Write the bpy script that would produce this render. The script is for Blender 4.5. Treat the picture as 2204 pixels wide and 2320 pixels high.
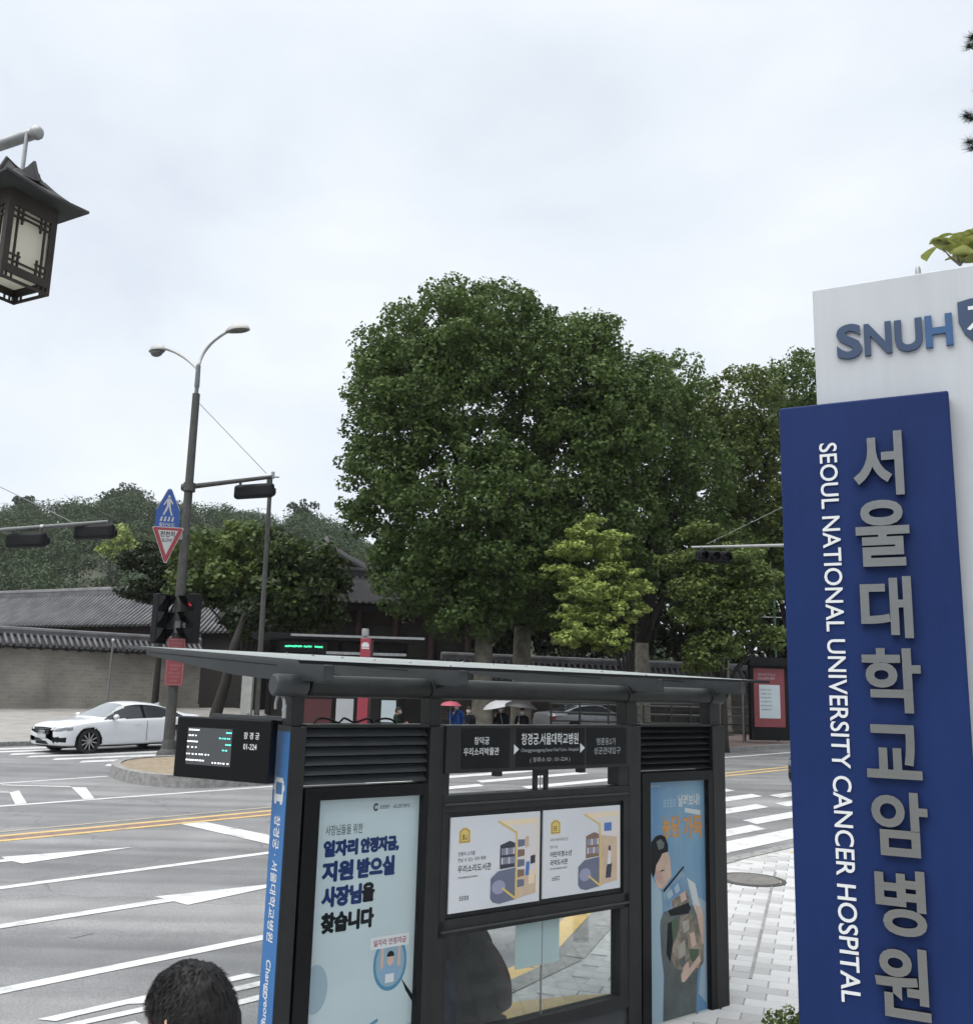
import bpy, bmesh, math, random
import numpy as np
from mathutils import Vector, Matrix

random.seed(7)
RNG = np.random.default_rng(11)
for _o in list(bpy.data.objects):
    bpy.data.objects.remove(_o, do_unlink=True)
SC = bpy.context.scene
COL = SC.collection

# ------------------------------------------------------------------ camera
FPX, CX, CY = 2150.0, 1102.0, 1160.0            # focal length and centre of the 2204 x 2320 photograph
PITCH, ROLL, EYE = math.radians(10.706), math.radians(1.508), 2.4
SLOPE = 0.0125                                   # the street climbs gently away from the viewer
_fw = Vector((0, math.cos(PITCH), math.sin(PITCH)))
_u0 = Vector((0, -math.sin(PITCH), math.cos(PITCH)))
_r0 = Vector((1, 0, 0))
_R = _r0 * math.cos(ROLL) + _u0 * math.sin(ROLL)
_U = -_r0 * math.sin(ROLL) + _u0 * math.cos(ROLL)
EYEP = Vector((0, 0, EYE))
cam = bpy.data.cameras.new('camera')
cam.sensor_fit = 'HORIZONTAL'
cam.sensor_width = 36.0
cam.lens = 36.0 * FPX / 2204.0
cam.clip_start = 0.05
cam.clip_end = 6000
cam_o = bpy.data.objects.new('camera', cam)
COL.objects.link(cam_o)
_m = Matrix((_R, _U, -_fw)).transposed().to_4x4()
_m.translation = EYEP
cam_o.matrix_world = _m
SC.camera = cam_o

# ------------------------------------------------------------------ sky, sun, exposure
SUN_EL, SUN_AZ = math.radians(68), math.radians(-125)   # azimuth from +Y, clockwise
world = bpy.data.worlds.new('World')
SC.world = world
world.use_nodes = True
wn, wl = world.node_tree.nodes, world.node_tree.links
wn.clear()
w_out = wn.new('ShaderNodeOutputWorld')
w_bg = wn.new('ShaderNodeBackground')
w_sky = wn.new('ShaderNodeTexSky')
w_sky.sky_type = 'NISHITA'
w_sky.sun_disc = False
w_sky.sun_elevation = SUN_EL
w_sky.sun_rotation = SUN_AZ
w_sky.air_density = 1.0
w_sky.dust_density = 3.0
w_tc = wn.new('ShaderNodeTexCoord')
w_map = wn.new('ShaderNodeMapping')
w_map.inputs['Scale'].default_value = (1.0, 1.0, 1.9)
w_n1 = wn.new('ShaderNodeTexNoise')
w_n1.inputs['Scale'].default_value = 2.3
w_n1.inputs['Detail'].default_value = 5
w_n1.inputs['Roughness'].default_value = 0.5
w_n1.inputs['Distortion'].default_value = 0.25
w_r = wn.new('ShaderNodeValToRGB')
w_r.color_ramp.elements[0].position = 0.36
w_r.color_ramp.elements[0].color = (2.20, 2.38, 2.60, 1)
w_r.color_ramp.elements[1].position = 0.66
w_r.color_ramp.elements[1].color = (2.86, 2.97, 3.07, 1)
w_mix = wn.new('ShaderNodeMix')
w_mix.data_type = 'RGBA'
w_mix.inputs[0].default_value = 0.93
wl.new(w_tc.outputs['Generated'], w_map.inputs['Vector'])
wl.new(w_map.outputs['Vector'], w_n1.inputs['Vector'])
wl.new(w_n1.outputs['Fac'], w_r.inputs['Fac'])
wl.new(w_sky.outputs['Color'], w_mix.inputs[6])
wl.new(w_r.outputs['Color'], w_mix.inputs[7])
wl.new(w_mix.outputs[2], w_bg.inputs['Color'])
w_bg.inputs['Strength'].default_value = 0.1
wl.new(w_bg.outputs['Background'], w_out.inputs['Surface'])

sun = bpy.data.lights.new('sun', 'SUN')
sun.energy = 1.5
sun.angle = math.radians(75)                     # veiled by the cloud layer
sun.color = (1.0, 0.975, 0.94)
sun_o = bpy.data.objects.new('sun', sun)
COL.objects.link(sun_o)
_sd = Vector((math.sin(SUN_AZ) * math.cos(SUN_EL), math.cos(SUN_AZ) * math.cos(SUN_EL), math.sin(SUN_EL)))
sun_o.rotation_euler = _sd.to_track_quat('Z', 'Y').to_euler()
sun_o.location = (0, 0, 60)

SC.view_settings.view_transform = 'Standard'
SC.view_settings.look = 'None'
SC.view_settings.gamma = 1.0
SC.view_settings.use_curve_mapping = False
SC.view_settings.exposure = 1.78
SC.render.engine = 'CYCLES'
SC.cycles.use_denoising = True
SC.cycles.use_adaptive_sampling = True
SC.cycles.adaptive_threshold = 0.02
SC.cycles.max_bounces = 5
SC.cycles.diffuse_bounces = 2
SC.cycles.glossy_bounces = 2
SC.cycles.transmission_bounces = 5
SC.cycles.transparent_max_bounces = 8
SC.cycles.caustics_reflective = False
SC.cycles.caustics_refractive = False


# ------------------------------------------------------------------ surveying helpers
def ray(px, py):
    return _fw + _R * ((px - CX) / FPX) - _U * ((py - CY) / FPX)


def at(px, py, y):
    """point seen at photo position (px, py) standing y metres ahead"""
    d = ray(px, py)
    return EYEP + d * (y / d.y)


def on_ground(px, py, lift=0.0):
    d = ray(px, py)
    t = -(EYE - lift) / (d.z - SLOPE * d.y)
    return EYEP + d * t


def gz(x, y):
    return SLOPE * min(y, 60.0)


# road frame: s along the street, n across it (away from the viewer)
RAZ = math.radians(44)
RE = Vector((math.sin(RAZ), math.cos(RAZ), 0))
RN = Vector((-RE.y, RE.x, 0))


def sn(s, n, dz=0.0):
    p = RE * s + RN * n
    return Vector((p.x, p.y, gz(p.x, p.y) + dz))


# ------------------------------------------------------------------ materials
def mat(name, col, rough=0.6, metal=0.0, var=0.0, vscale=6.0, bump=0.0, bscale=60.0, col2=None, coat=0.0,
        stretch=None, emit=0.0, spec=None, streak=0.0):
    m = bpy.data.materials.new(name)
    m.use_nodes = True
    nt = m.node_tree
    b = nt.nodes['Principled BSDF']
    b.inputs['Base Color'].default_value = (*col, 1)
    b.inputs['Roughness'].default_value = rough
    b.inputs['Metallic'].default_value = metal
    if coat:
        b.inputs['Coat Weight'].default_value = coat
        b.inputs['Coat Roughness'].default_value = 0.06
    if spec is not None:
        b.inputs['Specular IOR Level'].default_value = spec
    if emit:
        b.inputs['Emission Color'].default_value = (*col, 1)
        b.inputs['Emission Strength'].default_value = emit
    tc = None
    if var or bump or col2 or streak:
        tc = nt.nodes.new('ShaderNodeTexCoord')
        mp = nt.nodes.new('ShaderNodeMapping')
        nt.links.new(tc.outputs['Object'], mp.inputs['Vector'])
        if stretch:
            mp.inputs['Scale'].default_value = stretch
    if var or col2:
        nz = nt.nodes.new('ShaderNodeTexNoise')
        nz.inputs['Scale'].default_value = vscale
        nz.inputs['Detail'].default_value = 6
        nz.inputs['Roughness'].default_value = 0.62
        nt.links.new(mp.outputs['Vector'], nz.inputs['Vector'])
        rp = nt.nodes.new('ShaderNodeValToRGB')
        rp.color_ramp.elements[0].position = 0.32
        rp.color_ramp.elements[1].position = 0.70
        a = col
        c = col2 if col2 else tuple(min(1, k * (1 + var)) for k in col)
        if not col2:
            a = tuple(k * (1 - var) for k in col)
        rp.color_ramp.elements[0].color = (*a, 1)
        rp.color_ramp.elements[1].color = (*c, 1)
        nt.links.new(nz.outputs['Fac'], rp.inputs['Fac'])
        last = rp.outputs['Color']
        if streak:
            mp2 = nt.nodes.new('ShaderNodeMapping')
            mp2.inputs['Scale'].default_value = (9, 9, 0.7)
            nt.links.new(tc.outputs['Object'], mp2.inputs['Vector'])
            n2 = nt.nodes.new('ShaderNodeTexNoise')
            n2.inputs['Scale'].default_value = 2.2
            n2.inputs['Detail'].default_value = 4
            nt.links.new(mp2.outputs['Vector'], n2.inputs['Vector'])
            mx = nt.nodes.new('ShaderNodeMix')
            mx.data_type = 'RGBA'
            mx.blend_type = 'MULTIPLY'
            mx.inputs[0].default_value = streak
            nt.links.new(last, mx.inputs[6])
            nt.links.new(n2.outputs['Color'], mx.inputs[7])
            r2 = nt.nodes.new('ShaderNodeValToRGB')
            r2.color_ramp.elements[0].position = 0.3
            r2.color_ramp.elements[0].color = (0.45, 0.45, 0.45, 1)
            r2.color_ramp.elements[1].position = 0.6
            nt.links.new(n2.outputs['Fac'], r2.inputs['Fac'])
            nt.links.new(r2.outputs['Color'], mx.inputs[7])
            last = mx.outputs[2]
        nt.links.new(last, b.inputs['Base Color'])
    if bump:
        n3 = nt.nodes.new('ShaderNodeTexNoise')
        n3.inputs['Scale'].default_value = bscale
        n3.inputs['Detail'].default_value = 4
        nt.links.new(mp.outputs['Vector'], n3.inputs['Vector'])
        bp = nt.nodes.new('ShaderNodeBump')
        bp.inputs['Strength'].default_value = bump
        bp.inputs['Distance'].default_value = 0.01
        nt.links.new(n3.outputs['Fac'], bp.inputs['Height'])
        nt.links.new(bp.outputs['Normal'], b.inputs['Normal'])
    return m


def leaf_mat(name, dark, light, accent=None):
    m = bpy.data.materials.new(name)
    m.use_nodes = True
    nt = m.node_tree
    nt.nodes.clear()
    out = nt.nodes.new('ShaderNodeOutputMaterial')
    at_ = nt.nodes.new('ShaderNodeAttribute')
    at_.attribute_name = 'leaf_tone'
    rp = nt.nodes.new('ShaderNodeValToRGB')
    rp.color_ramp.elements[0].position = 0.05
    rp.color_ramp.elements[0].color = (*dark, 1)
    rp.color_ramp.elements[1].position = 0.85
    rp.color_ramp.elements[1].color = (*light, 1)
    if accent:
        e = rp.color_ramp.elements.new(0.97)
        e.color = (*accent, 1)
    nt.links.new(at_.outputs['Fac'], rp.inputs['Fac'])
    d = nt.nodes.new('ShaderNodeBsdfPrincipled')
    d.inputs['Roughness'].default_value = 0.5
    d.inputs['Specular IOR Level'].default_value = 0.16
    t = nt.nodes.new('ShaderNodeBsdfTranslucent')
    mx = nt.nodes.new('ShaderNodeMixShader')
    mx.inputs[0].default_value = 0.28
    nt.links.new(rp.outputs['Color'], d.inputs['Base Color'])
    nt.links.new(rp.outputs['Color'], t.inputs['Color'])
    nt.links.new(d.outputs[0], mx.inputs[1])
    nt.links.new(t.outputs[0], mx.inputs[2])
    nt.links.new(mx.outputs[0], out.inputs['Surface'])
    return m


def asphalt_mat():
    m = bpy.data.materials.new('asphalt')
    m.use_nodes = True
    nt = m.node_tree
    b = nt.nodes['Principled BSDF']
    tc = nt.nodes.new('ShaderNodeTexCoord')
    # broad worn areas, drawn out along the lanes
    mp = nt.nodes.new('ShaderNodeMapping')
    mp.inputs['Rotation'].default_value = (0, 0, -math.radians(46))
    mp.inputs['Scale'].default_value = (0.10, 0.75, 1)
    nt.links.new(tc.outputs['Object'], mp.inputs['Vector'])
    n1 = nt.nodes.new('ShaderNodeTexNoise')
    n1.inputs['Scale'].default_value = 1.0
    n1.inputs['Detail'].default_value = 5
    nt.links.new(mp.outputs['Vector'], n1.inputs['Vector'])
    r1 = nt.nodes.new('ShaderNodeValToRGB')
    r1.color_ramp.elements[0].position = 0.33
    r1.color_ramp.elements[0].color = (0.122, 0.126, 0.131, 1)
    r1.color_ramp.elements[1].position = 0.68
    r1.color_ramp.elements[1].color = (0.212, 0.215, 0.218, 1)
    nt.links.new(n1.outputs['Fac'], r1.inputs['Fac'])
    # aggregate speckle
    n2 = nt.nodes.new('ShaderNodeTexNoise')
    n2.inputs['Scale'].default_value = 55
    n2.inputs['Detail'].default_value = 3
    nt.links.new(tc.outputs['Object'], n2.inputs['Vector'])
    r2 = nt.nodes.new('ShaderNodeValToRGB')
    r2.color_ramp.elements[0].position = 0.30
    r2.color_ramp.elements[0].color = (0.72, 0.72, 0.72, 1)
    r2.color_ramp.elements[1].position = 0.72
    r2.color_ramp.elements[1].color = (1.22, 1.22, 1.22, 1)
    nt.links.new(n2.outputs['Fac'], r2.inputs['Fac'])
    # blotches
    n4 = nt.nodes.new('ShaderNodeTexNoise')
    n4.inputs['Scale'].default_value = 0.9
    n4.inputs['Detail'].default_value = 7
    n4.inputs['Roughness'].default_value = 0.65
    nt.links.new(tc.outputs['Object'], n4.inputs['Vector'])
    r4 = nt.nodes.new('ShaderNodeValToRGB')
    r4.color_ramp.elements[0].position = 0.35
    r4.color_ramp.elements[0].color = (0.86, 0.86, 0.86, 1)
    r4.color_ramp.elements[1].position = 0.62
    r4.color_ramp.elements[1].color = (1.08, 1.08, 1.08, 1)
    nt.links.new(n4.outputs['Fac'], r4.inputs['Fac'])
    mp5 = nt.nodes.new('ShaderNodeMapping')
    mp5.inputs['Rotation'].default_value = (0, 0, -math.radians(46))
    mp5.inputs['Scale'].default_value = (0.05, 2.1, 1)
    nt.links.new(tc.outputs['Object'], mp5.inputs['Vector'])
    n5 = nt.nodes.new('ShaderNodeTexNoise')
    n5.inputs['Scale'].default_value = 1.0
    n5.inputs['Detail'].default_value = 3
    nt.links.new(mp5.outputs['Vector'], n5.inputs['Vector'])
    r5 = nt.nodes.new('ShaderNodeValToRGB')
    r5.color_ramp.elements[0].position = 0.36
    r5.color_ramp.elements[0].color = (0.80, 0.80, 0.80, 1)
    r5.color_ramp.elements[1].position = 0.60
    r5.color_ramp.elements[1].color = (1.05, 1.05, 1.05, 1)
    nt.links.new(n5.outputs['Fac'], r5.inputs['Fac'])
    # hairline cracks
    v6 = nt.nodes.new('ShaderNodeTexVoronoi')
    v6.feature = 'DISTANCE_TO_EDGE'
    v6.inputs['Scale'].default_value = 0.33
    n6 = nt.nodes.new('ShaderNodeTexNoise')
    n6.inputs['Scale'].default_value = 1.6
    n6.inputs['Detail'].default_value = 5
    nt.links.new(tc.outputs['Object'], n6.inputs['Vector'])
    ad6 = nt.nodes.new('ShaderNodeMix')
    ad6.data_type = 'RGBA'
    ad6.blend_type = 'ADD'
    ad6.inputs[0].default_value = 0.9
    nt.links.new(tc.outputs['Object'], ad6.inputs[6])
    nt.links.new(n6.outputs['Color'], ad6.inputs[7])
    nt.links.new(ad6.outputs[2], v6.inputs['Vector'])
    r6 = nt.nodes.new('ShaderNodeValToRGB')
    r6.color_ramp.elements[0].position = 0.0
    r6.color_ramp.elements[0].color = (0.62, 0.62, 0.62, 1)
    r6.color_ramp.elements[1].position = 0.007
    r6.color_ramp.elements[1].color = (1, 1, 1, 1)
    nt.links.new(v6.outputs['Distance'], r6.inputs['Fac'])
    prev = r1.outputs['Color']
    for r in (r2, r4, r5, r6):
        mx = nt.nodes.new('ShaderNodeMix')
        mx.data_type = 'RGBA'
        mx.blend_type = 'MULTIPLY'
        mx.inputs[0].default_value = 1.0
        nt.links.new(prev, mx.inputs[6])
        nt.links.new(r.outputs['Color'], mx.inputs[7])
        prev = mx.outputs[2]
    nt.links.new(prev, b.inputs['Base Color'])
    b.inputs['Roughness'].default_value = 0.62
    b.inputs['Specular IOR Level'].default_value = 0.45
    bp = nt.nodes.new('ShaderNodeBump')
    bp.inputs['Strength'].default_value = 0.25
    bp.inputs['Distance'].default_value = 0.008
    nt.links.new(n2.outputs['Fac'], bp.inputs['Height'])
    nt.links.new(bp.outputs['Normal'], b.inputs['Normal'])
    return m


def paint_mat(name, col, worn):
    """road paint, rubbed through in places"""
    m = bpy.data.materials.new(name)
    m.use_nodes = True
    nt = m.node_tree
    b = nt.nodes['Principled BSDF']
    tc = nt.nodes.new('ShaderNodeTexCoord')
    n1 = nt.nodes.new('ShaderNodeTexNoise')
    n1.inputs['Scale'].default_value = 3.2
    n1.inputs['Detail'].default_value = 9
    n1.inputs['Roughness'].default_value = 0.75
    nt.links.new(tc.outputs['Object'], n1.inputs['Vector'])
    r = nt.nodes.new('ShaderNodeValToRGB')
    r.color_ramp.elements[0].position = 0.31
    r.color_ramp.elements[0].color = (*worn, 1)
    r.color_ramp.elements[1].position = 0.50
    r.color_ramp.elements[1].color = (*col, 1)
    nt.links.new(n1.outputs['Fac'], r.inputs['Fac'])
    nt.links.new(r.outputs['Color'], b.inputs['Base Color'])
    b.inputs['Roughness'].default_value = 0.55
    return m


def masonry_mat(name, c1, c2, mortar, bw, bh, msize=0.012, bump=0.35, scale=1.0):
    """coursed stone for walls too far off to pick the stones apart; uses object X and Z"""
    m = bpy.data.materials.new(name)
    m.use_nodes = True
    nt = m.node_tree
    b = nt.nodes['Principled BSDF']
    tc = nt.nodes.new('ShaderNodeTexCoord')
    sx = nt.nodes.new('ShaderNodeSeparateXYZ')
    cx = nt.nodes.new('ShaderNodeCombineXYZ')
    nt.links.new(tc.outputs['Object'], sx.inputs[0])
    nt.links.new(sx.outputs['X'], cx.inputs['X'])
    nt.links.new(sx.outputs['Z'], cx.inputs['Y'])
    br = nt.nodes.new('ShaderNodeTexBrick')
    br.inputs['Color1'].default_value = (*c1, 1)
    br.inputs['Color2'].default_value = (*c2, 1)
    br.inputs['Mortar'].default_value = (*mortar, 1)
    br.inputs['Scale'].default_value = scale
    br.inputs['Mortar Size'].default_value = msize
    br.inputs['Brick Width'].default_value = bw
    br.inputs['Row Height'].default_value = bh
    nt.links.new(cx.outputs[0], br.inputs['Vector'])
    nz = nt.nodes.new('ShaderNodeTexNoise')
    nz.inputs['Scale'].default_value = 0.55
    nz.inputs['Detail'].default_value = 7
    nt.links.new(tc.outputs['Object'], nz.inputs['Vector'])
    r = nt.nodes.new('ShaderNodeValToRGB')
    r.color_ramp.elements[0].position = 0.3
    r.color_ramp.elements[0].color = (0.66, 0.66, 0.65, 1)
    r.color_ramp.elements[1].position = 0.65
    r.color_ramp.elements[1].color = (1.12, 1.10, 1.06, 1)
    nt.links.new(nz.outputs['Fac'], r.inputs['Fac'])
    mx = nt.nodes.new('ShaderNodeMix')
    mx.data_type = 'RGBA'
    mx.blend_type = 'MULTIPLY'
    mx.inputs[0].default_value = 1.0
    nt.links.new(br.outputs['Color'], mx.inputs[6])
    nt.links.new(r.outputs['Color'], mx.inputs[7])
    nt.links.new(mx.outputs[2], b.inputs['Base Color'])
    b.inputs['Roughness'].default_value = 0.9
    bp = nt.nodes.new('ShaderNodeBump')
    bp.inputs['Strength'].default_value = bump
    bp.inputs['Distance'].default_value = 0.03
    bp.invert = True
    nt.links.new(br.outputs['Fac'], bp.inputs['Height'])
    nt.links.new(bp.outputs['Normal'], b.inputs['Normal'])
    return m


def glass_mat(name, tint=(0.96, 0.985, 0.98), alpha=0.12, rough=0.03):
    """thin window pane: mostly clear, mirrors a little"""
    m = bpy.data.materials.new(name)
    m.use_nodes = True
    nt = m.node_tree
    nt.nodes.clear()
    out = nt.nodes.new('ShaderNodeOutputMaterial')
    t = nt.nodes.new('ShaderNodeBsdfTransparent')
    t.inputs['Color'].default_value = (*tint, 1)
    g = nt.nodes.new('ShaderNodeBsdfGlossy')
    g.inputs['Roughness'].default_value = rough
    fr = nt.nodes.new('ShaderNodeFresnel')
    fr.inputs['IOR'].default_value = 1.45
    ad = nt.nodes.new('ShaderNodeMath')
    ad.operation = 'MULTIPLY'
    ad.inputs[1].default_value = 0.18 + alpha
    nt.links.new(fr.outputs[0], ad.inputs[0])
    mx = nt.nodes.new('ShaderNodeMixShader')
    nt.links.new(ad.outputs[0], mx.inputs[0])
    nt.links.new(t.outputs[0], mx.inputs[1])
    nt.links.new(g.outputs[0], mx.inputs[2])
    nt.links.new(mx.outputs[0], out.inputs['Surface'])
    return m


def frosted_mat(name, col, trans=0.75):
    m = bpy.data.materials.new(name)
    m.use_nodes = True
    nt = m.node_tree
    nt.nodes.clear()
    out = nt.nodes.new('ShaderNodeOutputMaterial')
    t = nt.nodes.new('ShaderNodeBsdfTranslucent')
    t.inputs['Color'].default_value = (*col, 1)
    d = nt.nodes.new('ShaderNodeBsdfPrincipled')
    d.inputs['Base Color'].default_value = (*col, 1)
    d.inputs['Roughness'].default_value = 0.25
    mx = nt.nodes.new('ShaderNodeMixShader')
    mx.inputs[0].default_value = trans
    nt.links.new(d.outputs[0], mx.inputs[1])
    nt.links.new(t.outputs[0], mx.inputs[2])
    nt.links.new(mx.outputs[0], out.inputs['Surface'])
    return m


M = {}
M['asphalt'] = asphalt_mat()
M['white_paint'] = paint_mat('white_road_paint', (0.50, 0.51, 0.51), (0.27, 0.275, 0.28))
M['yellow_paint'] = paint_mat('yellow_road_paint', (0.50, 0.345, 0.125), (0.26, 0.21, 0.13))
M['pale_paint'] = paint_mat('faded_paint', (0.30, 0.27, 0.22), (0.17, 0.165, 0.155))
M['granite_kerb'] = mat('granite_kerb', (0.20, 0.20, 0.195), 0.8, var=0.35, vscale=9, bump=0.3, bscale=120)
M['tile_light'] = mat('pale_paving', (0.405, 0.41, 0.413), 0.7, var=0.06, vscale=3, bump=0.15, bscale=150)
M['tile_light2'] = mat('pale_paving_two', (0.375, 0.38, 0.385), 0.7, var=0.07, vscale=3, bump=0.15, bscale=150)
M['tile_grey'] = mat('grey_paving', (0.315, 0.318, 0.32), 0.72, var=0.12, vscale=3, bump=0.15, bscale=150)
M['joint'] = mat('paving_joint', (0.345, 0.345, 0.34), 0.9, var=0.25, vscale=12)
M['tactile'] = mat('yellow_tactile_paving', (0.36, 0.255, 0.10), 0.7, var=0.18, vscale=5)
M['brick_paving'] = mat('brown_paving', (0.165, 0.122, 0.110), 0.8, var=0.25, vscale=7)
M['plaza'] = mat('plaza_paving', (0.235, 0.228, 0.215), 0.8, var=0.22, vscale=1.1)
M['soil'] = mat('sandy_soil', (0.155, 0.125, 0.085), 0.95, col2=(0.25, 0.205, 0.145), vscale=7, bump=0.8, bscale=30)
M['earth'] = mat('dark_earth', (0.045, 0.05, 0.032), 0.95, var=0.4, vscale=2)
M['shelter'] = mat('dark_shelter_paint', (0.0175, 0.019, 0.019), 0.45, var=0.18, vscale=5, spec=0.22, streak=0.35, bump=0.04, bscale=200)
M['shelter_mid'] = mat('grey_shelter_paint', (0.040, 0.0435, 0.047), 0.45, var=0.12, vscale=5, spec=0.25)
M['black'] = mat('black_gloss', (0.0045, 0.005, 0.006), 0.3, var=0.2, vscale=4, spec=0.18)
M['black_matte'] = mat('black_matte', (0.007, 0.0075, 0.0085), 0.55, var=0.2, vscale=6, spec=0.15)
M['steel'] = mat('brushed_steel', (0.215, 0.22, 0.218), 0.26, metal=1.0, var=0.06, vscale=9, stretch=(1, 1, 12))
M['galv'] = mat('galvanised_steel', (0.27, 0.28, 0.285), 0.5, metal=0.6, var=0.2, vscale=8)
M['pole_dark'] = mat('dark_grey_pole', (0.050, 0.051, 0.048), 0.7, var=0.3, vscale=6, bump=0.2, bscale=40, streak=0.6)
M['pole_grey'] = mat('grey_pole_paint', (0.115, 0.122, 0.122), 0.55, var=0.18, vscale=5)
M['pale_metal'] = mat('pale_lamp_metal', (0.30, 0.31, 0.30), 0.4, var=0.12, vscale=7)
M['signal'] = mat('black_signal_housing', (0.007, 0.0075, 0.0085), 0.55, var=0.3, vscale=9, spec=0.15)
M['lantern_metal'] = mat('dark_bronze_paint', (0.030, 0.0265, 0.0225), 0.6, var=0.25, vscale=8, spec=0.2)
M['white'] = mat('white_gloss', (0.40, 0.42, 0.44), 0.4, var=0.05, vscale=2)
M['paper'] = mat('poster_paper', (0.50, 0.52, 0.55), 0.5, var=0.04, vscale=2)
M['paper_blue'] = mat('poster_paper_bluish', (0.46, 0.54, 0.57), 0.45, var=0.05, vscale=1.6)
M['navy_ink'] = mat('navy_ink', (0.018, 0.036, 0.125), 0.5, spec=0.08)
M['black_ink'] = mat('black_ink', (0.010, 0.013, 0.016), 0.5, spec=0.08)
M['grey_ink'] = mat('grey_ink', (0.085, 0.09, 0.095), 0.5, spec=0.08)
M['red_ink'] = mat('red_ink', (0.26, 0.055, 0.075), 0.5, spec=0.08)
M['white_ink'] = mat('white_ink', (0.55, 0.57, 0.58), 0.5)
M['soft_white_ink'] = mat('soft_white_ink', (0.27, 0.29, 0.30), 0.5)
M['blue_strip'] = mat('bright_blue_panel', (0.022, 0.118, 0.31), 0.35, var=0.05, vscale=2)
M['sign_blue'] = mat('deep_blue_panel', (0.0088, 0.0225, 0.090), 0.5, var=0.12, vscale=1.2, spec=0.12, streak=0.16, bump=0.03, bscale=300)
M['sign_white'] = mat('white_sign_board', (0.385, 0.41, 0.435), 0.38, var=0.05, vscale=1.0, streak=0.10)
M['red_panel'] = mat('red_panel', (0.185, 0.035, 0.045), 0.5, var=0.12, vscale=4)
M['road_sign_blue'] = mat('road_sign_blue', (0.010, 0.052, 0.22), 0.4, var=0.08, vscale=3)
M['road_sign_red'] = mat('road_sign_red', (0.20, 0.022, 0.032), 0.45, var=0.08, vscale=3)
M['road_sign_white'] = mat('road_sign_white', (0.34, 0.345, 0.35), 0.45, var=0.05, vscale=3)
M['bark'] = mat('plane_bark', (0.085, 0.078, 0.062), 0.95, col2=(0.20, 0.19, 0.155), vscale=3.5, bump=0.6, bscale=14)
M['bark_dark'] = mat('dark_bark', (0.015, 0.0135, 0.0115), 0.95, var=0.35, vscale=5, bump=0.8, bscale=18)
M['roof_tile'] = mat('grey_roof_tile', (0.060, 0.062, 0.069), 0.75, col2=(0.135, 0.135, 0.145), vscale=1.3)
M['roof_tile_shaded'] = mat('shaded_roof_tile', (0.010, 0.0105, 0.012), 0.85, col2=(0.028, 0.028, 0.030), vscale=2.0, spec=0.15)  # near-black tile: the big trees' shade is put into the colour
M['roof_tile_dark'] = mat('dark_roof_tile', (0.018, 0.019, 0.021), 0.8, col2=(0.045, 0.045, 0.047), vscale=2.0)
M['timber_red'] = mat('dark_red_timber', (0.024, 0.008, 0.008), 0.7, var=0.3, vscale=4)
M['timber_dark'] = mat('dark_timber', (0.011, 0.009, 0.008), 0.75, var=0.3, vscale=4)
M['wall_stone'] = masonry_mat('palace_wall_stone', (0.245, 0.235, 0.213), (0.30, 0.288, 0.264), (0.335, 0.322, 0.298), 0.34, 0.17, 0.010)
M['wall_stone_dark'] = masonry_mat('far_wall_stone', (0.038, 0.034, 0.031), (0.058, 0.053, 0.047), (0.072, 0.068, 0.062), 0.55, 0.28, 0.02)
M['glass'] = glass_mat('clear_pane')
M['roof_glass'] = frosted_mat('frosted_roof_glass', (0.86, 0.90, 0.90), 0.80)
M['aqua'] = frosted_mat('aqua_sticker', (0.42, 0.55, 0.56), 0.45)
M['lantern_paper'] = frosted_mat('cream_lantern_glass', (0.85, 0.83, 0.74), 0.7)
M['skin'] = mat('skin', (0.36, 0.225, 0.165), 0.55, var=0.08, vscale=30)
M['skin'].node_tree.nodes['Principled BSDF'].inputs['Subsurface Weight'].default_value = 0.15
M['hair'] = mat('black_hair', (0.0075, 0.0070, 0.0072), 0.5, var=0.3, vscale=40, spec=0.2)
M['mask'] = mat('white_mask_cloth', (0.42, 0.43, 0.44), 0.8)
M['green_led'] = mat('green_led', (0.05, 0.9, 0.35), 0.5, emit=0.45)
M['white_led'] = mat('white_led', (0.95, 0.95, 1.0), 0.5, emit=0.40)
M['teal_led'] = mat('teal_led', (0.10, 0.75, 0.62), 0.5, emit=0.40)
M['red_led'] = mat('red_led', (0.75, 0.04, 0.06), 0.5, emit=0.10)
M['screen'] = mat('dim_screen', (0.040, 0.043, 0.047), 0.35, emit=0.12, var=0.0)
M['car_white'] = mat('white_car_paint', (0.57, 0.59, 0.615), 0.28, coat=0.8)
M['car_silver'] = mat('silver_car_paint', (0.22, 0.23, 0.24), 0.32, metal=0.3, coat=0.6)
M['car_navy'] = mat('navy_car_paint', (0.012, 0.012, 0.030), 0.3, coat=0.8)
M['car_glass'] = mat('tinted_car_glass', (0.030, 0.034, 0.040), 0.12, spec=0.6)
M['windscreen'] = mat('pale_windscreen', (0.20, 0.215, 0.23), 0.10, spec=0.8)
M['tyre'] = mat('tyre_rubber', (0.010, 0.010, 0.011), 0.8)
M['rim'] = mat('dark_alloy', (0.26, 0.265, 0.27), 0.35, metal=0.3)
M['lamp_lens'] = mat('headlamp_lens', (0.17, 0.18, 0.19), 0.1, spec=0.8)
M['tail_red'] = mat('tail_lamp_red', (0.20, 0.012, 0.014), 0.2)


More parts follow.
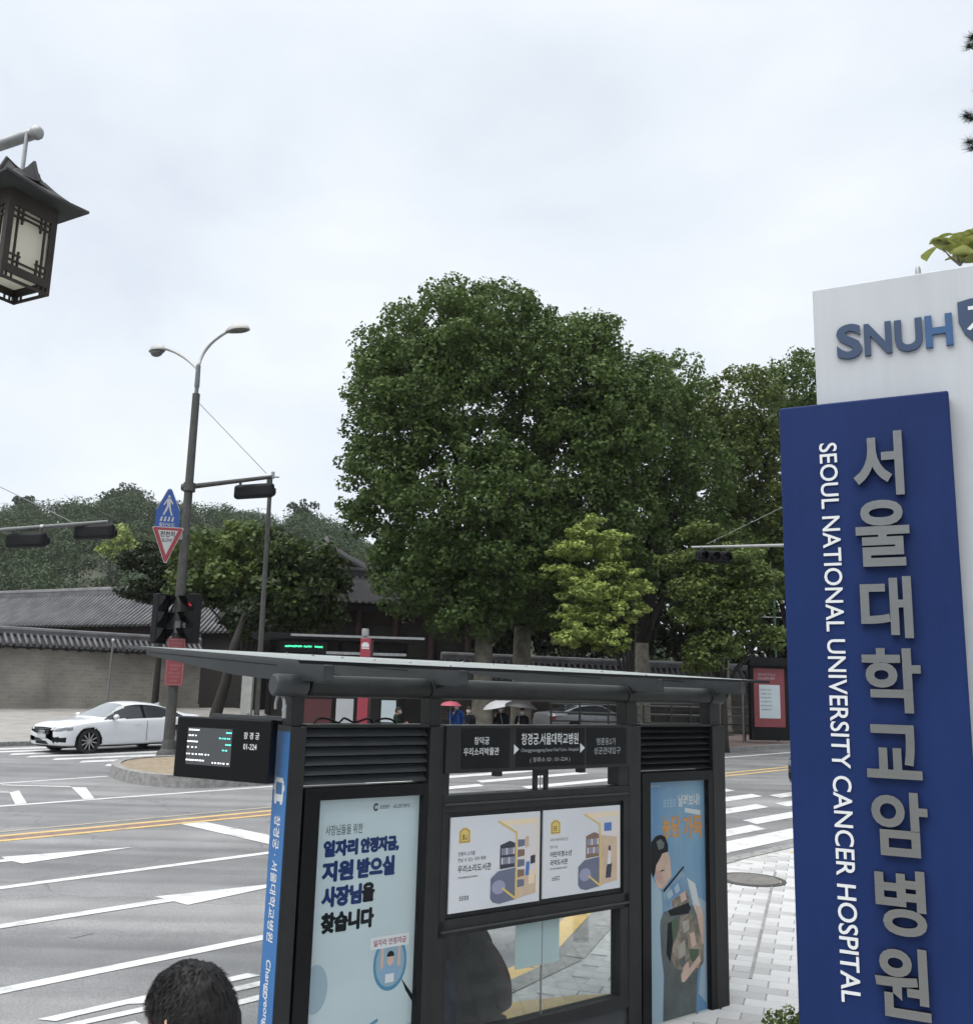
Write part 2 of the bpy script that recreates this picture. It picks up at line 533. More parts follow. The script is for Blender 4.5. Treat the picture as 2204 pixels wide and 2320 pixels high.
# ------------------------------------------------------------------ mesh helpers
class MB:
    """collects shapes that belong to ONE part and links them as one mesh object"""

    def __init__(self):
        self.v, self.f, self.mi = [], [], []

    def add(self, vs, fs, mi=0):
        o = len(self.v)
        self.v.extend([tuple(p) for p in vs])
        self.f.extend([tuple(i + o for i in f) for f in fs])
        self.mi.extend([mi] * len(fs))
        return self

    def box(self, x0, x1, y0, y1, z0, z1, mi=0):
        vs = [(x, y, z) for x in (x0, x1) for y in (y0, y1) for z in (z0, z1)]
        fs = [(0, 1, 3, 2), (4, 6, 7, 5), (0, 4, 5, 1), (2, 3, 7, 6), (0, 2, 6, 4), (1, 5, 7, 3)]
        return self.add(vs, fs, mi)

    def obox(self, c, ax, ay, az, mi=0):
        c, ax, ay, az = Vector(c), Vector(ax), Vector(ay), Vector(az)
        vs = [c + ax * i + ay * j + az * k for i in (-1, 1) for j in (-1, 1) for k in (-1, 1)]
        fs = [(0, 1, 3, 2), (4, 6, 7, 5), (0, 4, 5, 1), (2, 3, 7, 6), (0, 2, 6, 4), (1, 5, 7, 3)]
        return self.add(vs, fs, mi)

    def bar(self, p, q, w, h, up=(0, 0, 1), mi=0):
        p, q = Vector(p), Vector(q)
        d = q - p
        u = Vector(up)
        side = d.cross(u).normalized()
        u2 = side.cross(d).normalized()
        return self.obox((p + q) / 2, d / 2, side * w / 2, u2 * h / 2, mi)

    def cyl(self, p, q, r0, r1=None, n=12, mi=0):
        return self.tube([p, q], [r0, r0 if r1 is None else r1], n, mi)

    def tube(self, pts, rad, n=10, mi=0, caps=True):
        pts = [Vector(p) for p in pts]
        if not hasattr(rad, '__len__'):
            rad = [rad] * len(pts)
        vs, fs = [], []
        t0 = (pts[1] - pts[0]).normalized()
        ref = Vector((0, 0, 1)) if abs(t0.z) < 0.9 else Vector((1, 0, 0))
        a = t0.cross(ref).normalized()
        for i, p in enumerate(pts):
            if i == 0:
                t = t0
            elif i == len(pts) - 1:
                t = (pts[i] - pts[i - 1]).normalized()
            else:
                t = (pts[i + 1] - pts[i - 1]).normalized()
            a = (a - t * a.dot(t)).normalized()
            b = t.cross(a)
            for k in range(n):
                th = 2 * math.pi * k / n
                vs.append(p + (a * math.cos(th) + b * math.sin(th)) * rad[i])
        for i in range(len(pts) - 1):
            for k in range(n):
                k2 = (k + 1) % n
                fs.append((i * n + k, i * n + k2, (i + 1) * n + k2, (i + 1) * n + k))
        if caps:
            fs.append(tuple(range(n - 1, -1, -1)))
            fs.append(tuple((len(pts) - 1) * n + k for k in range(n)))
        return self.add(vs, fs, mi)

    def lathe(self, prof, c=(0, 0, 0), n=20, axis='Z', mi=0, caps=True):
        c = Vector(c)
        vs, fs = [], []
        for r, h in prof:
            for k in range(n):
                th = 2 * math.pi * k / n
                x, y = r * math.cos(th), r * math.sin(th)
                p = {'Z': (x, y, h), 'Y': (x, h, y), 'X': (h, x, y)}[axis]
                vs.append(c + Vector(p))
        m = len(prof)
        for i in range(m - 1):
            for k in range(n):
                k2 = (k + 1) % n
                fs.append((i * n + k, i * n + k2, (i + 1) * n + k2, (i + 1) * n + k))
        if caps and prof[0][0] > 1e-5:
            fs.append(tuple(range(n)))
        if caps and prof[-1][0] > 1e-5:
            fs.append(tuple((m - 1) * n + k for k in range(n)))
        return self.add(vs, fs, mi)

    def prism(self, poly, o, ax, ay, az, mi=0):
        """poly of (a, b) in the frame o + a*ax + b*ay, pushed along az"""
        o, ax, ay, az = Vector(o), Vector(ax), Vector(ay), Vector(az)
        n = len(poly)
        v0 = [o + ax * a + ay * b for a, b in poly]
        vs = v0 + [p + az for p in v0]
        fs = [tuple(range(n)), tuple(range(2 * n - 1, n - 1, -1))]
        fs += [(i, (i + 1) % n, n + (i + 1) % n, n + i) for i in range(n)]
        return self.add(vs, fs, mi)

    def poly(self, pts, mi=0):
        return self.add(pts, [tuple(range(len(pts)))], mi)

    def text(self, body, o, ax, ay, w=None, h=None, size=None, bold=0.0, depth=0.0, mi=0, align='L'):
        """lettering laid in the frame o, ax, ay, fitted to w x h"""
        vs, fs = text_data(body, bold)
        xs = [p[0] for p in vs]
        ys = [p[1] for p in vs]
        x0, x1, y0, y1 = min(xs), max(xs), min(ys), max(ys)
        kx = ky = size or 1.0
        if w:
            kx = w / (x1 - x0)
            if not h:
                ky = kx
        if h:
            ky = h / (y1 - y0)
            if not w:
                kx = ky
        sh = 0.0
        if align == 'C':
            sh = -(x1 - x0) * kx / 2
        o, ax, ay = Vector(o), Vector(ax).normalized(), Vector(ay).normalized()
        az = ax.cross(ay)
        front = [o + ax * ((p[0] - x0) * kx + sh) + ay * ((p[1] - y0) * ky) for p in vs]
        if not depth:
            return self.add(front, fs, mi)
        nv = len(front)
        fv = [p + az * depth for p in front]
        allf = [f for f in fs] + [tuple(reversed([i + nv for i in f])) for f in fs]
        cnt = {}
        for f in fs:
            for i in range(len(f)):
                e = (f[i], f[(i + 1) % len(f)])
                cnt[frozenset(e)] = cnt.get(frozenset(e), 0) + 1
        for f in fs:
            for i in range(len(f)):
                a, b = f[i], f[(i + 1) % len(f)]
                if cnt[frozenset((a, b))] == 1:
                    allf.append((a, b, b + nv, a + nv))
        return self.add(front + fv, allf, mi)

    def build(self, name, mats, parent=None, smooth=False, bevel=0.0):
        me = bpy.data.meshes.new(name)
        me.from_pydata(self.v, [], self.f)
        if not isinstance(mats, (list, tuple)):
            mats = [mats]
        for m in mats:
            me.materials.append(m)
        if any(self.mi):
            me.polygons.foreach_set('material_index', self.mi)
        if smooth:
            me.polygons.foreach_set('use_smooth', [True] * len(me.polygons))
        me.update()
        o = bpy.data.objects.new(name, me)
        COL.objects.link(o)
        if parent:
            o.parent = parent
        if smooth is True or smooth == 1:
            try:
                me.set_sharp_from_angle(angle=math.radians(38))
            except Exception:
                pass
        if bevel:
            bv = o.modifiers.new('edge', 'BEVEL')
            bv.width = bevel
            bv.segments = 2
            bv.limit_method = 'ANGLE'
            bv.angle_limit = math.radians(40)
        return o


_tcache = {}


def text_data(body, bold=0.0):
    key = (body, bold)
    if key in _tcache:
        return _tcache[key]
    cu = bpy.data.curves.new('lettering', 'FONT')
    cu.body = body
    cu.size = 1.0
    cu.resolution_u = 4
    cu.offset = bold
    o = bpy.data.objects.new('lettering', cu)
    me = bpy.data.meshes.new_from_object(o)
    vs = [tuple(v.co) for v in me.vertices]
    fs = [tuple(p.vertices) for p in me.polygons]
    bpy.data.objects.remove(o, do_unlink=True)
    bpy.data.curves.remove(cu)
    bpy.data.meshes.remove(me)
    # weld so that outlines close
    idx, out, mp = {}, [], []
    for v in vs:
        k = (round(v[0], 5), round(v[1], 5))
        if k not in idx:
            idx[k] = len(out)
            out.append(v)
        mp.append(idx[k])
    fs2 = []
    for f in fs:
        g = []
        for i in f:
            if mp[i] not in g:
                g.append(mp[i])
        if len(g) > 2:
            fs2.append(tuple(g))
    _tcache[key] = (out, fs2)
    return _tcache[key]


def letter_groups(body, bold=0.0):
    """one string -> list of letters, each (verts, faces) in string coordinates"""
    vs, fs = text_data(body, bold)
    par = list(range(len(vs)))

    def find(i):
        while par[i] != i:
            par[i] = par[par[i]]
            i = par[i]
        return i
    for f in fs:
        for i in f[1:]:
            par[find(i)] = find(f[0])
    isl = {}
    for f in fs:
        isl.setdefault(find(f[0]), []).append(f)
    items = []
    for fl in isl.values():
        ids = sorted({i for f in fl for i in f})
        xs = [vs[i][0] for i in ids]
        items.append([min(xs), max(xs), fl])
    items.sort(key=lambda t: t[0])
    merged = []
    for a, b, fl in items:
        if merged and a < merged[-1][1] - 0.01:
            merged[-1][1] = max(b, merged[-1][1])
            merged[-1][2] = merged[-1][2] + fl
        else:
            merged.append([a, b, fl])
    out = []
    for a, b, fl in merged:
        ids = sorted({i for f in fl for i in f})
        rm = {k: j for j, k in enumerate(ids)}
        out.append(([vs[i] for i in ids], [tuple(rm[i] for i in f) for f in fl]))
    return out


def tag(o, label=None, cat=None, group=None, kind=None):
    if label:
        o['label'] = label
    if cat:
        o['category'] = cat
    if group:
        o['group'] = group
    if kind:
        o['kind'] = kind
    return o


def thing(name, label, cat, loc=(0, 0, 0), rz=0.0, group=None):
    o = bpy.data.objects.new(name, None)
    o.empty_display_size = 0.2
    COL.objects.link(o)
    o.location = loc
    o.rotation_euler = (0, 0, rz)
    return tag(o, label, cat, group)


def struct(name, mb, m, parent=None, smooth=False):
    o = mb.build(name, m, parent, smooth)
    if not parent:
        o['kind'] = 'structure'
    return o


X3, Y3, Z3 = Vector((1, 0, 0)), Vector((0, 1, 0)), Vector((0, 0, 1))

# ================================================================== THE SETTING
# ---- one sheet of ground out to the horizon
mb = MB()
gx = [-1500, -400, -120, -40, 0, 40, 120, 400, 1500]
gy = [-600, -100, -12, 0, 20, 40, 60, 120, 400, 2500]
vs = [(x, y, gz(x, y) - 0.02) for y in gy for x in gx]
fs = [(j * 9 + i, j * 9 + i + 1, (j + 1) * 9 + i + 1, (j + 1) * 9 + i) for j in range(len(gy) - 1) for i in range(8)]
mb.add(vs, fs)
struct('ground', mb, M['earth'])


def sheet(poly, dz, seg=None):
    """flat polygon in road coordinates draped on the sloping street"""
    return [sn(s, n, dz) for s, n in poly]


mb = MB()
road_poly = [(-40, 4.2), (75, 4.2), (75, 18.6), (29, 18.6), (24.5, 20.5), (22.5, 24), (23, 31.4), (-40, 31.4)]
mb.poly(sheet(road_poly, 0.0))
road = struct('road', mb, M['asphalt'])


def mark(name, poly, m, dz=0.005):
    o = MB().poly(sheet(poly, dz)).build(name, M[m], road)
    return o


def line(name, s0, s1, n, w, m='white_paint', dz=0.005, n2=None):
    n2 = n if n2 is None else n2
    return mark(name, [(s0, n - w / 2), (s1, n2 - w / 2), (s1, n2 + w / 2), (s0, n + w / 2)], m, dz)


# lane lines on the near carriageway
line('lane_line', -20, 16, 7.88, 0.15)
line('lane_line', -20, 13.0, 11.42, 0.15)
line('centre_line', -20, 12.5, 14.42, 0.13, 'yellow_paint')
line('centre_line', -20, 12.5, 14.82, 0.13, 'yellow_paint')
line('centre_line', -20, 12.5, 15.20, 0.10, 'pale_paint')
mark('median_wear', [(-20, 14.49), (12.5, 14.49), (12.5, 14.75), (-20, 14.75)], 'brick_paving', 0.0045)
line('lane_line', -20, 13.2, 17.93, 0.15)
line('centre_line', 22.5, 70, 13.52, 0.14, 'yellow_paint')
line('centre_line', 22.5, 70, 13.95, 0.14, 'yellow_paint')
line('edge_line', 27.5, 70, 16.95, 0.20)
line('edge_line', 6.0, 10.2, 21.20, 0.14, n2=21.58)
# outlined island nose left of the kerbed island
mark('nose_marking', [(7.68, 21.02), (8.70, 19.98), (8.74, 20.12), (7.76, 21.12)], 'white_paint', 0.007)
mark('nose_marking', [(8.70, 19.98), (8.92, 19.80), (8.30, 18.02), (8.10, 18.02)], 'white_paint', 0.008)
mark('nose_marking', [(7.40, 19.72), (7.66, 19.95), (7.08, 18.02), (6.88, 18.02)], 'white_paint', 0.008)
mark('nose_marking', [(6.4, 20.55), (7.40, 19.72), (7.44, 19.84), (6.5, 20.65)], 'white_paint', 0.007)
# stop bar and arrows
mark('stop_bar', [(8.05, 14.33), (8.46, 14.33), (8.62, 11.52), (8.14, 11.52)], 'white_paint', 0.007)
mark('arrow_marking', [(-1.0, 12.92), (4.95, 12.86), (4.99, 12.62), (6.57, 12.88), (4.95, 13.21), (4.93, 13.03), (-1.0, 13.07)], 'white_paint', 0.006)
mark('arrow_marking', [(-1.0, 9.72), (5.42, 9.67), (5.45, 9.43), (7.0, 9.68), (5.37, 9.99), (5.40, 9.84), (-1.0, 9.86)], 'white_paint', 0.006)
# lettering of the bus lane, lying along the kerb
mark('lane_lettering', [(3.02, 7.10), (3.80, 7.08), (3.80, 6.98), (3.28, 6.99), (3.10, 6.98)], 'white_paint', 0.006)
mark('lane_lettering', [(3.62, 6.98), (3.82, 6.98), (3.90, 6.82), (3.64, 6.82), (3.72, 6.92)], 'white_paint', 0.006)
mark('lane_lettering', [(3.12, 6.885), (4.0, 6.84), (4.0, 6.74), (3.12, 6.80)], 'white_paint', 0.0065)
mark('lane_lettering', [(4.40, 7.055), (4.66, 7.05), (4.70, 6.93), (4.38, 6.95)], 'white_paint', 0.006)
mark('lane_lettering', [(4.28, 6.82), (5.2, 6.80), (5.2, 6.69), (4.28, 6.72)], 'white_paint', 0.006)
mark('lane_lettering', [(4.10, 6.54), (5.2, 6.52), (5.2, 6.42), (4.10, 6.44)], 'white_paint', 0.006)
mark('lane_lettering', [(2.9, 6.66), (3.5, 6.63), (3.5, 6.53), (2.9, 6.56)], 'white_paint', 0.006)
# zebra crossings
zebra = [(10.80, 15.4, 20.12), (9.80, 13.9, 18.48), (8.40, 11.6, 15.68), (7.62, 11.6, 19.6), (8.78, 16.05, 20.4), (10.42, 20.2, 24.0),
         (9.62, 18.9, 23.0), (17.30, 14.2, 20.3), (16.15, 16.7, 20.8), (15.62, 12.4, 16.25), (14.70, 16.7, 22.3), (13.62, 14.4, 19.2),
         (12.66, 13.5, 19.4), (11.75, 15.6, 20.6)]
for nc, s0, s1 in zebra:
    mark('crossing_bar', [(s0 - 0.10, nc - 0.20), (s1 - 0.12, nc - 0.20), (s1 + 0.10, nc + 0.20), (s0 + 0.12, nc + 0.20)], 'white_paint', 0.006)
for i, (nc, s0) in enumerate([(24.05, 11.3), (25.2, 11.15), (26.2, 10.85), (27.25, 10.6), (28.2, 10.5), (29.15, 10.2), (30.1, 10.0)]):
    mark('crossing_bar', [(s0 - 0.15, nc - 0.24), (17.6, nc - 0.24), (17.8, nc + 0.24), (s0 + 0.15, nc + 0.24)], 'white_paint', 0.006)
for i, (nc, s0, s1) in enumerate([(28.9, 6.5, 9.6), (27.7, 6.2, 9.3), (29.8, 6.8, 9.9)]):
    mark('crossing_bar', [(s0 - 0.15, nc - 0.22), (s1, nc - 0.22), (s1 + 0.2, nc + 0.22), (s0 + 0.15, nc + 0.22)], 'white_paint', 0.006)
# a dark repair patch
mark('tar_patch', [(4.05, 8.95), (4.26, 8.99), (4.28, 9.06), (4.05, 9.03)], 'asphalt', 0.004)

# ---- near pavement with its bus bay
kerb_line = [(-40, 5.0), (4.6, 5.0), (6.6, 5.34), (8.6, 6.25), (10.2, 6.68), (12, 6.80), (75, 6.80)]
PAVE = 0.14
mb = MB()
top = [sn(s, n - 0.16, PAVE - 0.004) for s, n in kerb_line] + [sn(75, -30, PAVE - 0.004), sn(-40, -30, PAVE - 0.004)]
mb.poly(top)
struct('pavement', mb, M['joint'])
pavement = bpy.data.objects['pavement']
for i in range(len(kerb_line) - 1):
    (s0, n0), (s1, n1) = kerb_line[i], kerb_line[i + 1]
    L = math.hypot(s1 - s0, n1 - n0)
    k = max(1, int(round(L / 1.0))) if 3 < s0 + s1 < 46 and L < 20 else max(1, int(L / 6))
    ds, dn = (s1 - s0) / L, (n1 - n0) / L
    if L > 20 and s0 > 5:
        k = 63
    for j in range(k):
        if len([c for c in pavement.children]) > 120:
            break
        a, b = L * j / k + 0.006, L * (j + 1) / k - 0.006
        P = [(s0 + ds * t - dn * w, n0 + dn * t + ds * w) for t, w in ((a, 0), (b, 0), (b, -0.17), (a, -0.17))]
        m_ = MB()
        m_.add([sn(p[0], p[1], -0.03) for p in P] + [sn(p[0], p[1], PAVE + 0.006) for p in P],
               [(0, 1, 2, 3), (7, 6, 5, 4), (0, 4, 5, 1), (1, 5, 6, 2), (2, 6, 7, 3), (3, 7, 4, 0)])
        m_.build('kerb_stone', M['granite_kerb'], pavement)
# yellow no-waiting line along the bay kerb
for a, b in (((-10, 5.22), (4.6, 5.22)), ((4.6, 5.22), (6.55, 5.56)), ((6.55, 5.56), (8.5, 6.50)), ((8.5, 6.50), (10.1, 6.95))):
    mark('kerb_line', [a, b, (b[0] - 0.1, b[1] + 0.20), (a[0] - 0.02, a[1] + 0.20)], 'yellow_paint', 0.0055)


def kerb_n(s):
    for (s0, n0), (s1, n1) in zip(kerb_line, kerb_line[1:]):
        if s0 <= s <= s1:
            return n0 + (n1 - n0) * (s - s0) / (s1 - s0)
    return 6.8


# paving slabs: rows run along the drain joint seen right of the shelter
PA = math.atan2(5.81 - 3.98, 11.17 - 7.21)       # direction of the joint in road coordinates
pe = (math.cos(PA), math.sin(PA))
pn = (-pe[1], pe[0])
TL, TW = 0.165, 0.29
tile_me = {}


def tile_mesh(key):
    if key not in tile_me:
        m_ = MB()
        l, w, h = TL - 0.008, TW - 0.008, 0.02
        c = 0.004
        m_.add([(0, 0, 0), (l, 0, 0), (l, w, 0), (0, w, 0), (0, 0, h - c), (l, 0, h - c), (l, w, h - c), (0, w, h - c),
                (c, c, h), (l - c, c, h), (l - c, w - c, h), (c, w - c, h)],
               [(0, 1, 5, 4), (1, 2, 6, 5), (2, 3, 7, 6), (3, 0, 4, 7), (4, 5, 9, 8), (5, 6, 10, 9), (6, 7, 11, 10), (7, 4, 8, 11), (8, 9, 10, 11)])
        o = m_.build('paving_slab', M[key], pavement)
        tile_me[key] = (o.data, o)
        o.hide_render = False
    return tile_me[key][0]


used_proto = set()
cand = []
origin = (7.21, 3.98)
slope_ang = math.atan(SLOPE)
for i in range(-60, 100):
    for j in range(-40, 30):
        a = i * TL
        b = j * TW + (TW / 2 if i % 2 else 0)
        s = origin[0] + pe[0] * a + pn[0] * b
        n = origin[1] + pe[1] * a + pn[1] * b
        ss = s + pe[0] * TL / 2 + pn[0] * TW / 2
        nn = n + pe[1] * TL / 2 + pn[1] * TW / 2
        if nn > kerb_n(ss) - 0.36 or nn < -4 or ss > 26:
            continue
        p = sn(ss, nn, PAVE)
        q = p - EYEP
        wz = q.dot(_fw)
        if wz < 1:
            continue
        px, py = CX + FPX * q.dot(_R) / wz, CY - FPX * q.dot(_U) / wz
        vis = (1600 < px < 1850 and 1930 < py < 2360) or (990 < px < 1440 and 2040 < py < 2360)
        if 1600 < px < 1850 and py > 2045 or (1120 < px < 1430 and 2080 < py < 2340):
            rank = 0
        elif vis:
            rank = 1
        else:
            rank = 2
        if rank == 2 and not (-3 < ss < 22 and nn > 0):
            continue
        cand.append((rank, wz, s, n, i, j, ss, nn))
cand.sort()
rz_tile = math.radians(46) + PA
_t1 = RE * pe[0] + RN * pe[1]
_t1 = Vector((_t1.x, _t1.y, _t1.y * SLOPE)).normalized()
_t3 = Vector((0, -SLOPE, 1)).normalized()
tile_rot = Matrix((_t1, _t3.cross(_t1), _t3)).transposed().to_euler()
rest = {'tile_light': MB(), 'tile_grey': MB(), 'tactile': MB()}
nb = 0


def tile_colour(i, j, ss, nn):
    if abs(nn - (kerb_n(ss) - 0.52)) < 0.17 and 12.9 < ss < 16.5:
        return 'tactile'
    if (i % 4 == 0 and j == 0) or (i % 4 == 1 and j == -1) or (i % 4 == 2 and j == -1) or (i % 8 == 3 and j == 0):
        return 'tile_grey'
    if (j % 7) in (4,) and (i * 3 + j) % 8 in (0, 3):
        return 'tile_grey'
    return 'tile_light' if (i * 5 + j * 3) % 4 else 'tile_light2'


for rank, wz, s, n, i, j, ss, nn in cand:
    key = tile_colour(i, j, ss, nn)
    if key == 'tactile':
        pass
    p = sn(s, n, PAVE - 0.012 + 0.002 * ((i * 31 + j * 17) % 5) / 5)
    if nb < 300:
        me = tile_mesh(key)
        if key not in used_proto:
            o = tile_me[key][1]
            used_proto.add(key)
        else:
            o = bpy.data.objects.new('paving_slab', me)
            COL.objects.link(o)
            o.parent = pavement
        o.location = p
        o.rotation_euler = tile_rot
        nb += 1
    else:
        kk = 'tile_light' if key == 'tile_light2' else key
        l, w = TL - 0.008, TW - 0.008
        e1 = RE * pe[0] + RN * pe[1]
        e2 = RE * pn[0] + RN * pn[1]
        e1 = Vector((e1.x, e1.y, e1.y * SLOPE))
        e2 = Vector((e2.x, e2.y, e2.y * SLOPE))
        q = p + Vector((0, 0, 0.02))
        d = Vector((0, 0, -0.02))
        c = [q, q + e1 * l, q + e1 * l + e2 * w, q + e2 * w]
        rest[kk].add(c + [k + d for k in c], [(0, 1, 2, 3), (0, 4, 5, 1), (1, 5, 6, 2), (2, 6, 7, 3), (3, 7, 4, 0)])
for kk, m_ in rest.items():
    if m_.f:
        tag(m_.build('far_slabs', M[kk], pavement), kind='stuff')
# yellow tactile band laid in front of the shelter
_tb = [on_ground(px, py, 0.16) for px, py in ((1060, 2290), (1172, 2267), (1300, 2253), (1374, 2250), (1425, 2268), (1380, 2290), (1209, 2330), (1060, 2372))]
m_ = MB()
m_.add([Vector((p.x, p.y, gz(p.x, p.y) + PAVE + 0.0125)) for p in _tb], [tuple(range(8))])
m_.build('tactile_band', M['tactile'], pavement)
# straight drain joint between the slabs
a, b = sn(11.4, 5.90, PAVE + 0.0115), sn(7.21, 3.97, PAVE + 0.0115)
MB().bar(a, b, 0.025, 0.006).build('drain_slot', M['granite_kerb'], pavement)

mh = thing('manhole_cover', 'round dark grey manhole cover set in the pale pavement', 'manhole cover', sn(10.72, 5.86, PAVE + 0.008))
mb = MB()
mb.lathe([(0.0, 0.0), (0.33, 0.0), (0.33, 0.012), (0.0, 0.012)], n=28)
mb.build('lid', mat('cast_iron_lid', (0.115, 0.112, 0.105), 0.8, var=0.3, vscale=9, bump=0.5, bscale=40), mh)
mb = MB()
mb.lathe([(0.345, -0.005), (0.40, -0.005), (0.40, 0.010), (0.345, 0.010), (0.345, -0.005)], n=28, caps=False)
mb.build('ring', M['pole_dark'], mh)
mh.rotation_euler = (slope_ang, 0, 0.6)

# ---- far pavement on the right, brown pavers and a stone kerb
mb = MB()
fk = [(75, 18.45), (29.2, 18.45), (25.0, 20.2), (23.2, 23.6), (23.6, 31.0)]
mb.poly([sn(s, n, 0.13) for s, n in fk] + [sn(30, 44, 0.13), sn(75, 44, 0.13)])
struct('far_pavement', mb, M['brick_paving'])
far_pave = bpy.data.objects['far_pavement']
for (s0, n0), (s1, n1) in zip(fk, fk[1:]):
    L = math.hypot(s1 - s0, n1 - n0)
    k = max(1, int(L / 1.5))
    ds, dn = (s1 - s0) / L, (n1 - n0) / L
    for j in range(k):
        a, b = L * j / k + 0.006, L * (j + 1) / k - 0.006
        P = [(s0 + ds * t - dn * w, n0 + dn * t + ds * w) for t, w in ((a, 0), (b, 0), (b, 0.18), (a, 0.18))]
        m_ = MB()
        m_.add([sn(p[0], p[1], -0.03) for p in P] + [sn(p[0], p[1], 0.145) for p in P],
               [(0, 1, 2, 3), (7, 6, 5, 4), (0, 4, 5, 1), (1, 5, 6, 2), (2, 6, 7, 3), (3, 7, 4, 0)])
        m_.build('kerb_stone', M['granite_kerb'], far_pave)

# ---- plaza in front of the palace wall, climbing towards it
mb = MB()
WZ0 = 1.13                                           # foot of the wall
pl = [(-40, 31.2), (23.0, 31.2), (23.6, 36.0)]
front = [sn(s, n, 0.12) for s, n in pl]
back = [Vector((-60, 30.0, 1.13)), Vector((-21.0, 42.0, 1.13)), Vector((-15.6, 47.6, 1.2)), Vector((-9.0, 54.0, 1.25))]
mb.add(front[:2] + [back[1], back[0]], [(0, 1, 2, 3)])
mb.add([front[1], front[2], back[3], back[2], back[1]], [(0, 1, 2, 3, 4)])
struct('plaza', mb, M['plaza'])
plaza = bpy.data.objects['plaza']
for j in range(24):
    a, b = -12 + j * 1.5, -12 + (j + 1) * 1.5 - 0.01
    P = [(a, 31.05), (b, 31.05), (b, 31.25), (a, 31.25)]
    m_ = MB()
    m_.add([sn(p[0], p[1], -0.03) for p in P] + [sn(p[0], p[1], 0.135) for p in P],
           [(0, 1, 2, 3), (7, 6, 5, 4), (0, 4, 5, 1), (1, 5, 6, 2), (2, 6, 7, 3), (3, 7, 4, 0)])
    m_.build('kerb_stone', M['granite_kerb'], plaza)
mb = MB()
mb.poly([sn(6, 31.8, 0.135), sn(16, 31.8, 0.135), sn(16, 32.4, 0.14), sn(6, 32.4, 0.14)])
mb.build('tactile_strip', M['tactile'], plaza)

# ---- kerbed traffic island with sandy soil
isl = thing('traffic_island', 'kerbed traffic island of bare sandy soil at the foot of the street lamp', 'traffic island')
outline = []
nose = (10.25, 20.6)
pts = [(10.02, 19.35), (9.98, 20.2), (10.12, 21.2), (10.55, 22.3), (11.3, 23.2), (12.4, 23.5), (16.5, 23.2), (18.0, 21.6), (17.0, 19.0), (14.5, 18.25), (12.0, 18.2), (10.6, 18.45)]


def smooth_closed(p, it=2):
    for _ in range(it):
        q = []
        for i in range(len(p)):
            a, b = p[i], p[(i + 1) % len(p)]
            q += [(a[0] * .75 + b[0] * .25, a[1] * .75 + b[1] * .25), (a[0] * .25 + b[0] * .75, a[1] * .25 + b[1] * .75)]
        p = q
    return p


ring = smooth_closed(pts, 2)
cx_ = sum(p[0] for p in ring) / len(ring)
cy_ = sum(p[1] for p in ring) / len(ring)


def inset(p, d):
    dx, dy = cx_ - p[0], cy_ - p[1]
    L = math.hypot(dx, dy)
    return (p[0] + dx / L * d, p[1] + dy / L * d)


kk = len(ring) // 2
for i in range(0, len(ring), 2):
    m_ = MB()
    seg = [ring[i], ring[(i + 1) % len(ring)], ring[(i + 2) % len(ring)]]
    o_ = [sn(*p, -0.03) for p in seg] + [sn(*p, 0.25) for p in [inset(p, 0.02) for p in seg]]
    i_ = [sn(*inset(p, 0.22), 0.25) for p in seg] + [sn(*inset(p, 0.22), 0.0) for p in seg]
    m_.add(o_ + i_, [(0, 1, 4, 3), (1, 2, 5, 4), (3, 4, 7, 6), (4, 5, 8, 7), (6, 7, 10, 9), (7, 8, 11, 10), (0, 3, 6, 9), (2, 11, 8, 5)])
    m_.build('kerb_stone', M['granite_kerb'], isl)
mb = MB()
ins = [inset(p, 0.20) for p in ring]
NR = 9
vs = []
for r in range(NR):
    t = r / (NR - 1)
    for p in ins:
        q = (p[0] + (cx_ - p[0]) * t, p[1] + (cy_ - p[1]) * t)
        vs.append(sn(q[0], q[1], 0.22 + 0.10 * math.sin(t * 1.5) + (random.random() - .5) * 0.05 * (t > 0)))
m = len(ins)
fs = [(r * m + i, r * m + (i + 1) % m, (r + 1) * m + (i + 1) % m, (r + 1) * m + i) for r in range(NR - 1) for i in range(m)]
mb.add(vs, fs)
mb.build('soil', M['soil'], isl, smooth=2)

# ================================================================== BUS SHELTER (u along, v towards the road)
SH_RZ = math.radians(90 - 52.03)
sh = thing('bus_shelter', 'dark metal bus shelter with frosted glass roof, louvres and advertising panels', 'bus shelter', (-0.933, 5.15, 0), SH_RZ)
GR = 0.20


def part(name, m, fn, parent=sh, smooth=False, bevel=0.0):
    b_ = MB()
    fn(b_)
    return b_.build(name, m, parent, smooth, bevel)


S_ = M['shelter']
# posts
for (u0, u1) in ((-0.075, 0.016), (0.815, 0.918), (2.470, 2.592), (3.365, 3.508)):
    part('post', S_, lambda b: b.box(u0, u1, 0.0, 0.172, GR, 2.19), bevel=0.006)
    part('post_neck', S_, lambda b: b.box(u0 + 0.012, u1 - 0.012, 0.03, 0.13, 2.19, 2.37), bevel=0.004)
# blue strip with the stop's name on the end post
strip = part('name_strip', M['blue_strip'], lambda b: b.box(-0.079, -0.0755, 0.006, 0.164, GR + 0.05, 2.165))
part('strip_cap', M['shelter_mid'], lambda b: b.box(-0.082, -0.0752, 0.002, 0.168, 2.165, 2.195), strip)


def strip_text(b, body, ztop, zlen, v_mid, hgt):
    # reads downwards, tops of the letters towards the shelter
    b.text(body, (-0.0802, v_mid + hgt / 2, ztop), (0, 0, -1), (0, -1, 0), w=zlen, h=hgt, bold=0.012)


part('strip_lettering', M['white_ink'], lambda b: strip_text(b, '창경궁 · 서울대학교병원', 1.735, 0.62, 0.085, 0.070), strip)
part('strip_lettering', M['white_ink'], lambda b: strip_text(b, 'Changgyeonggung', 1.03, 0.42, 0.088, 0.066), strip)


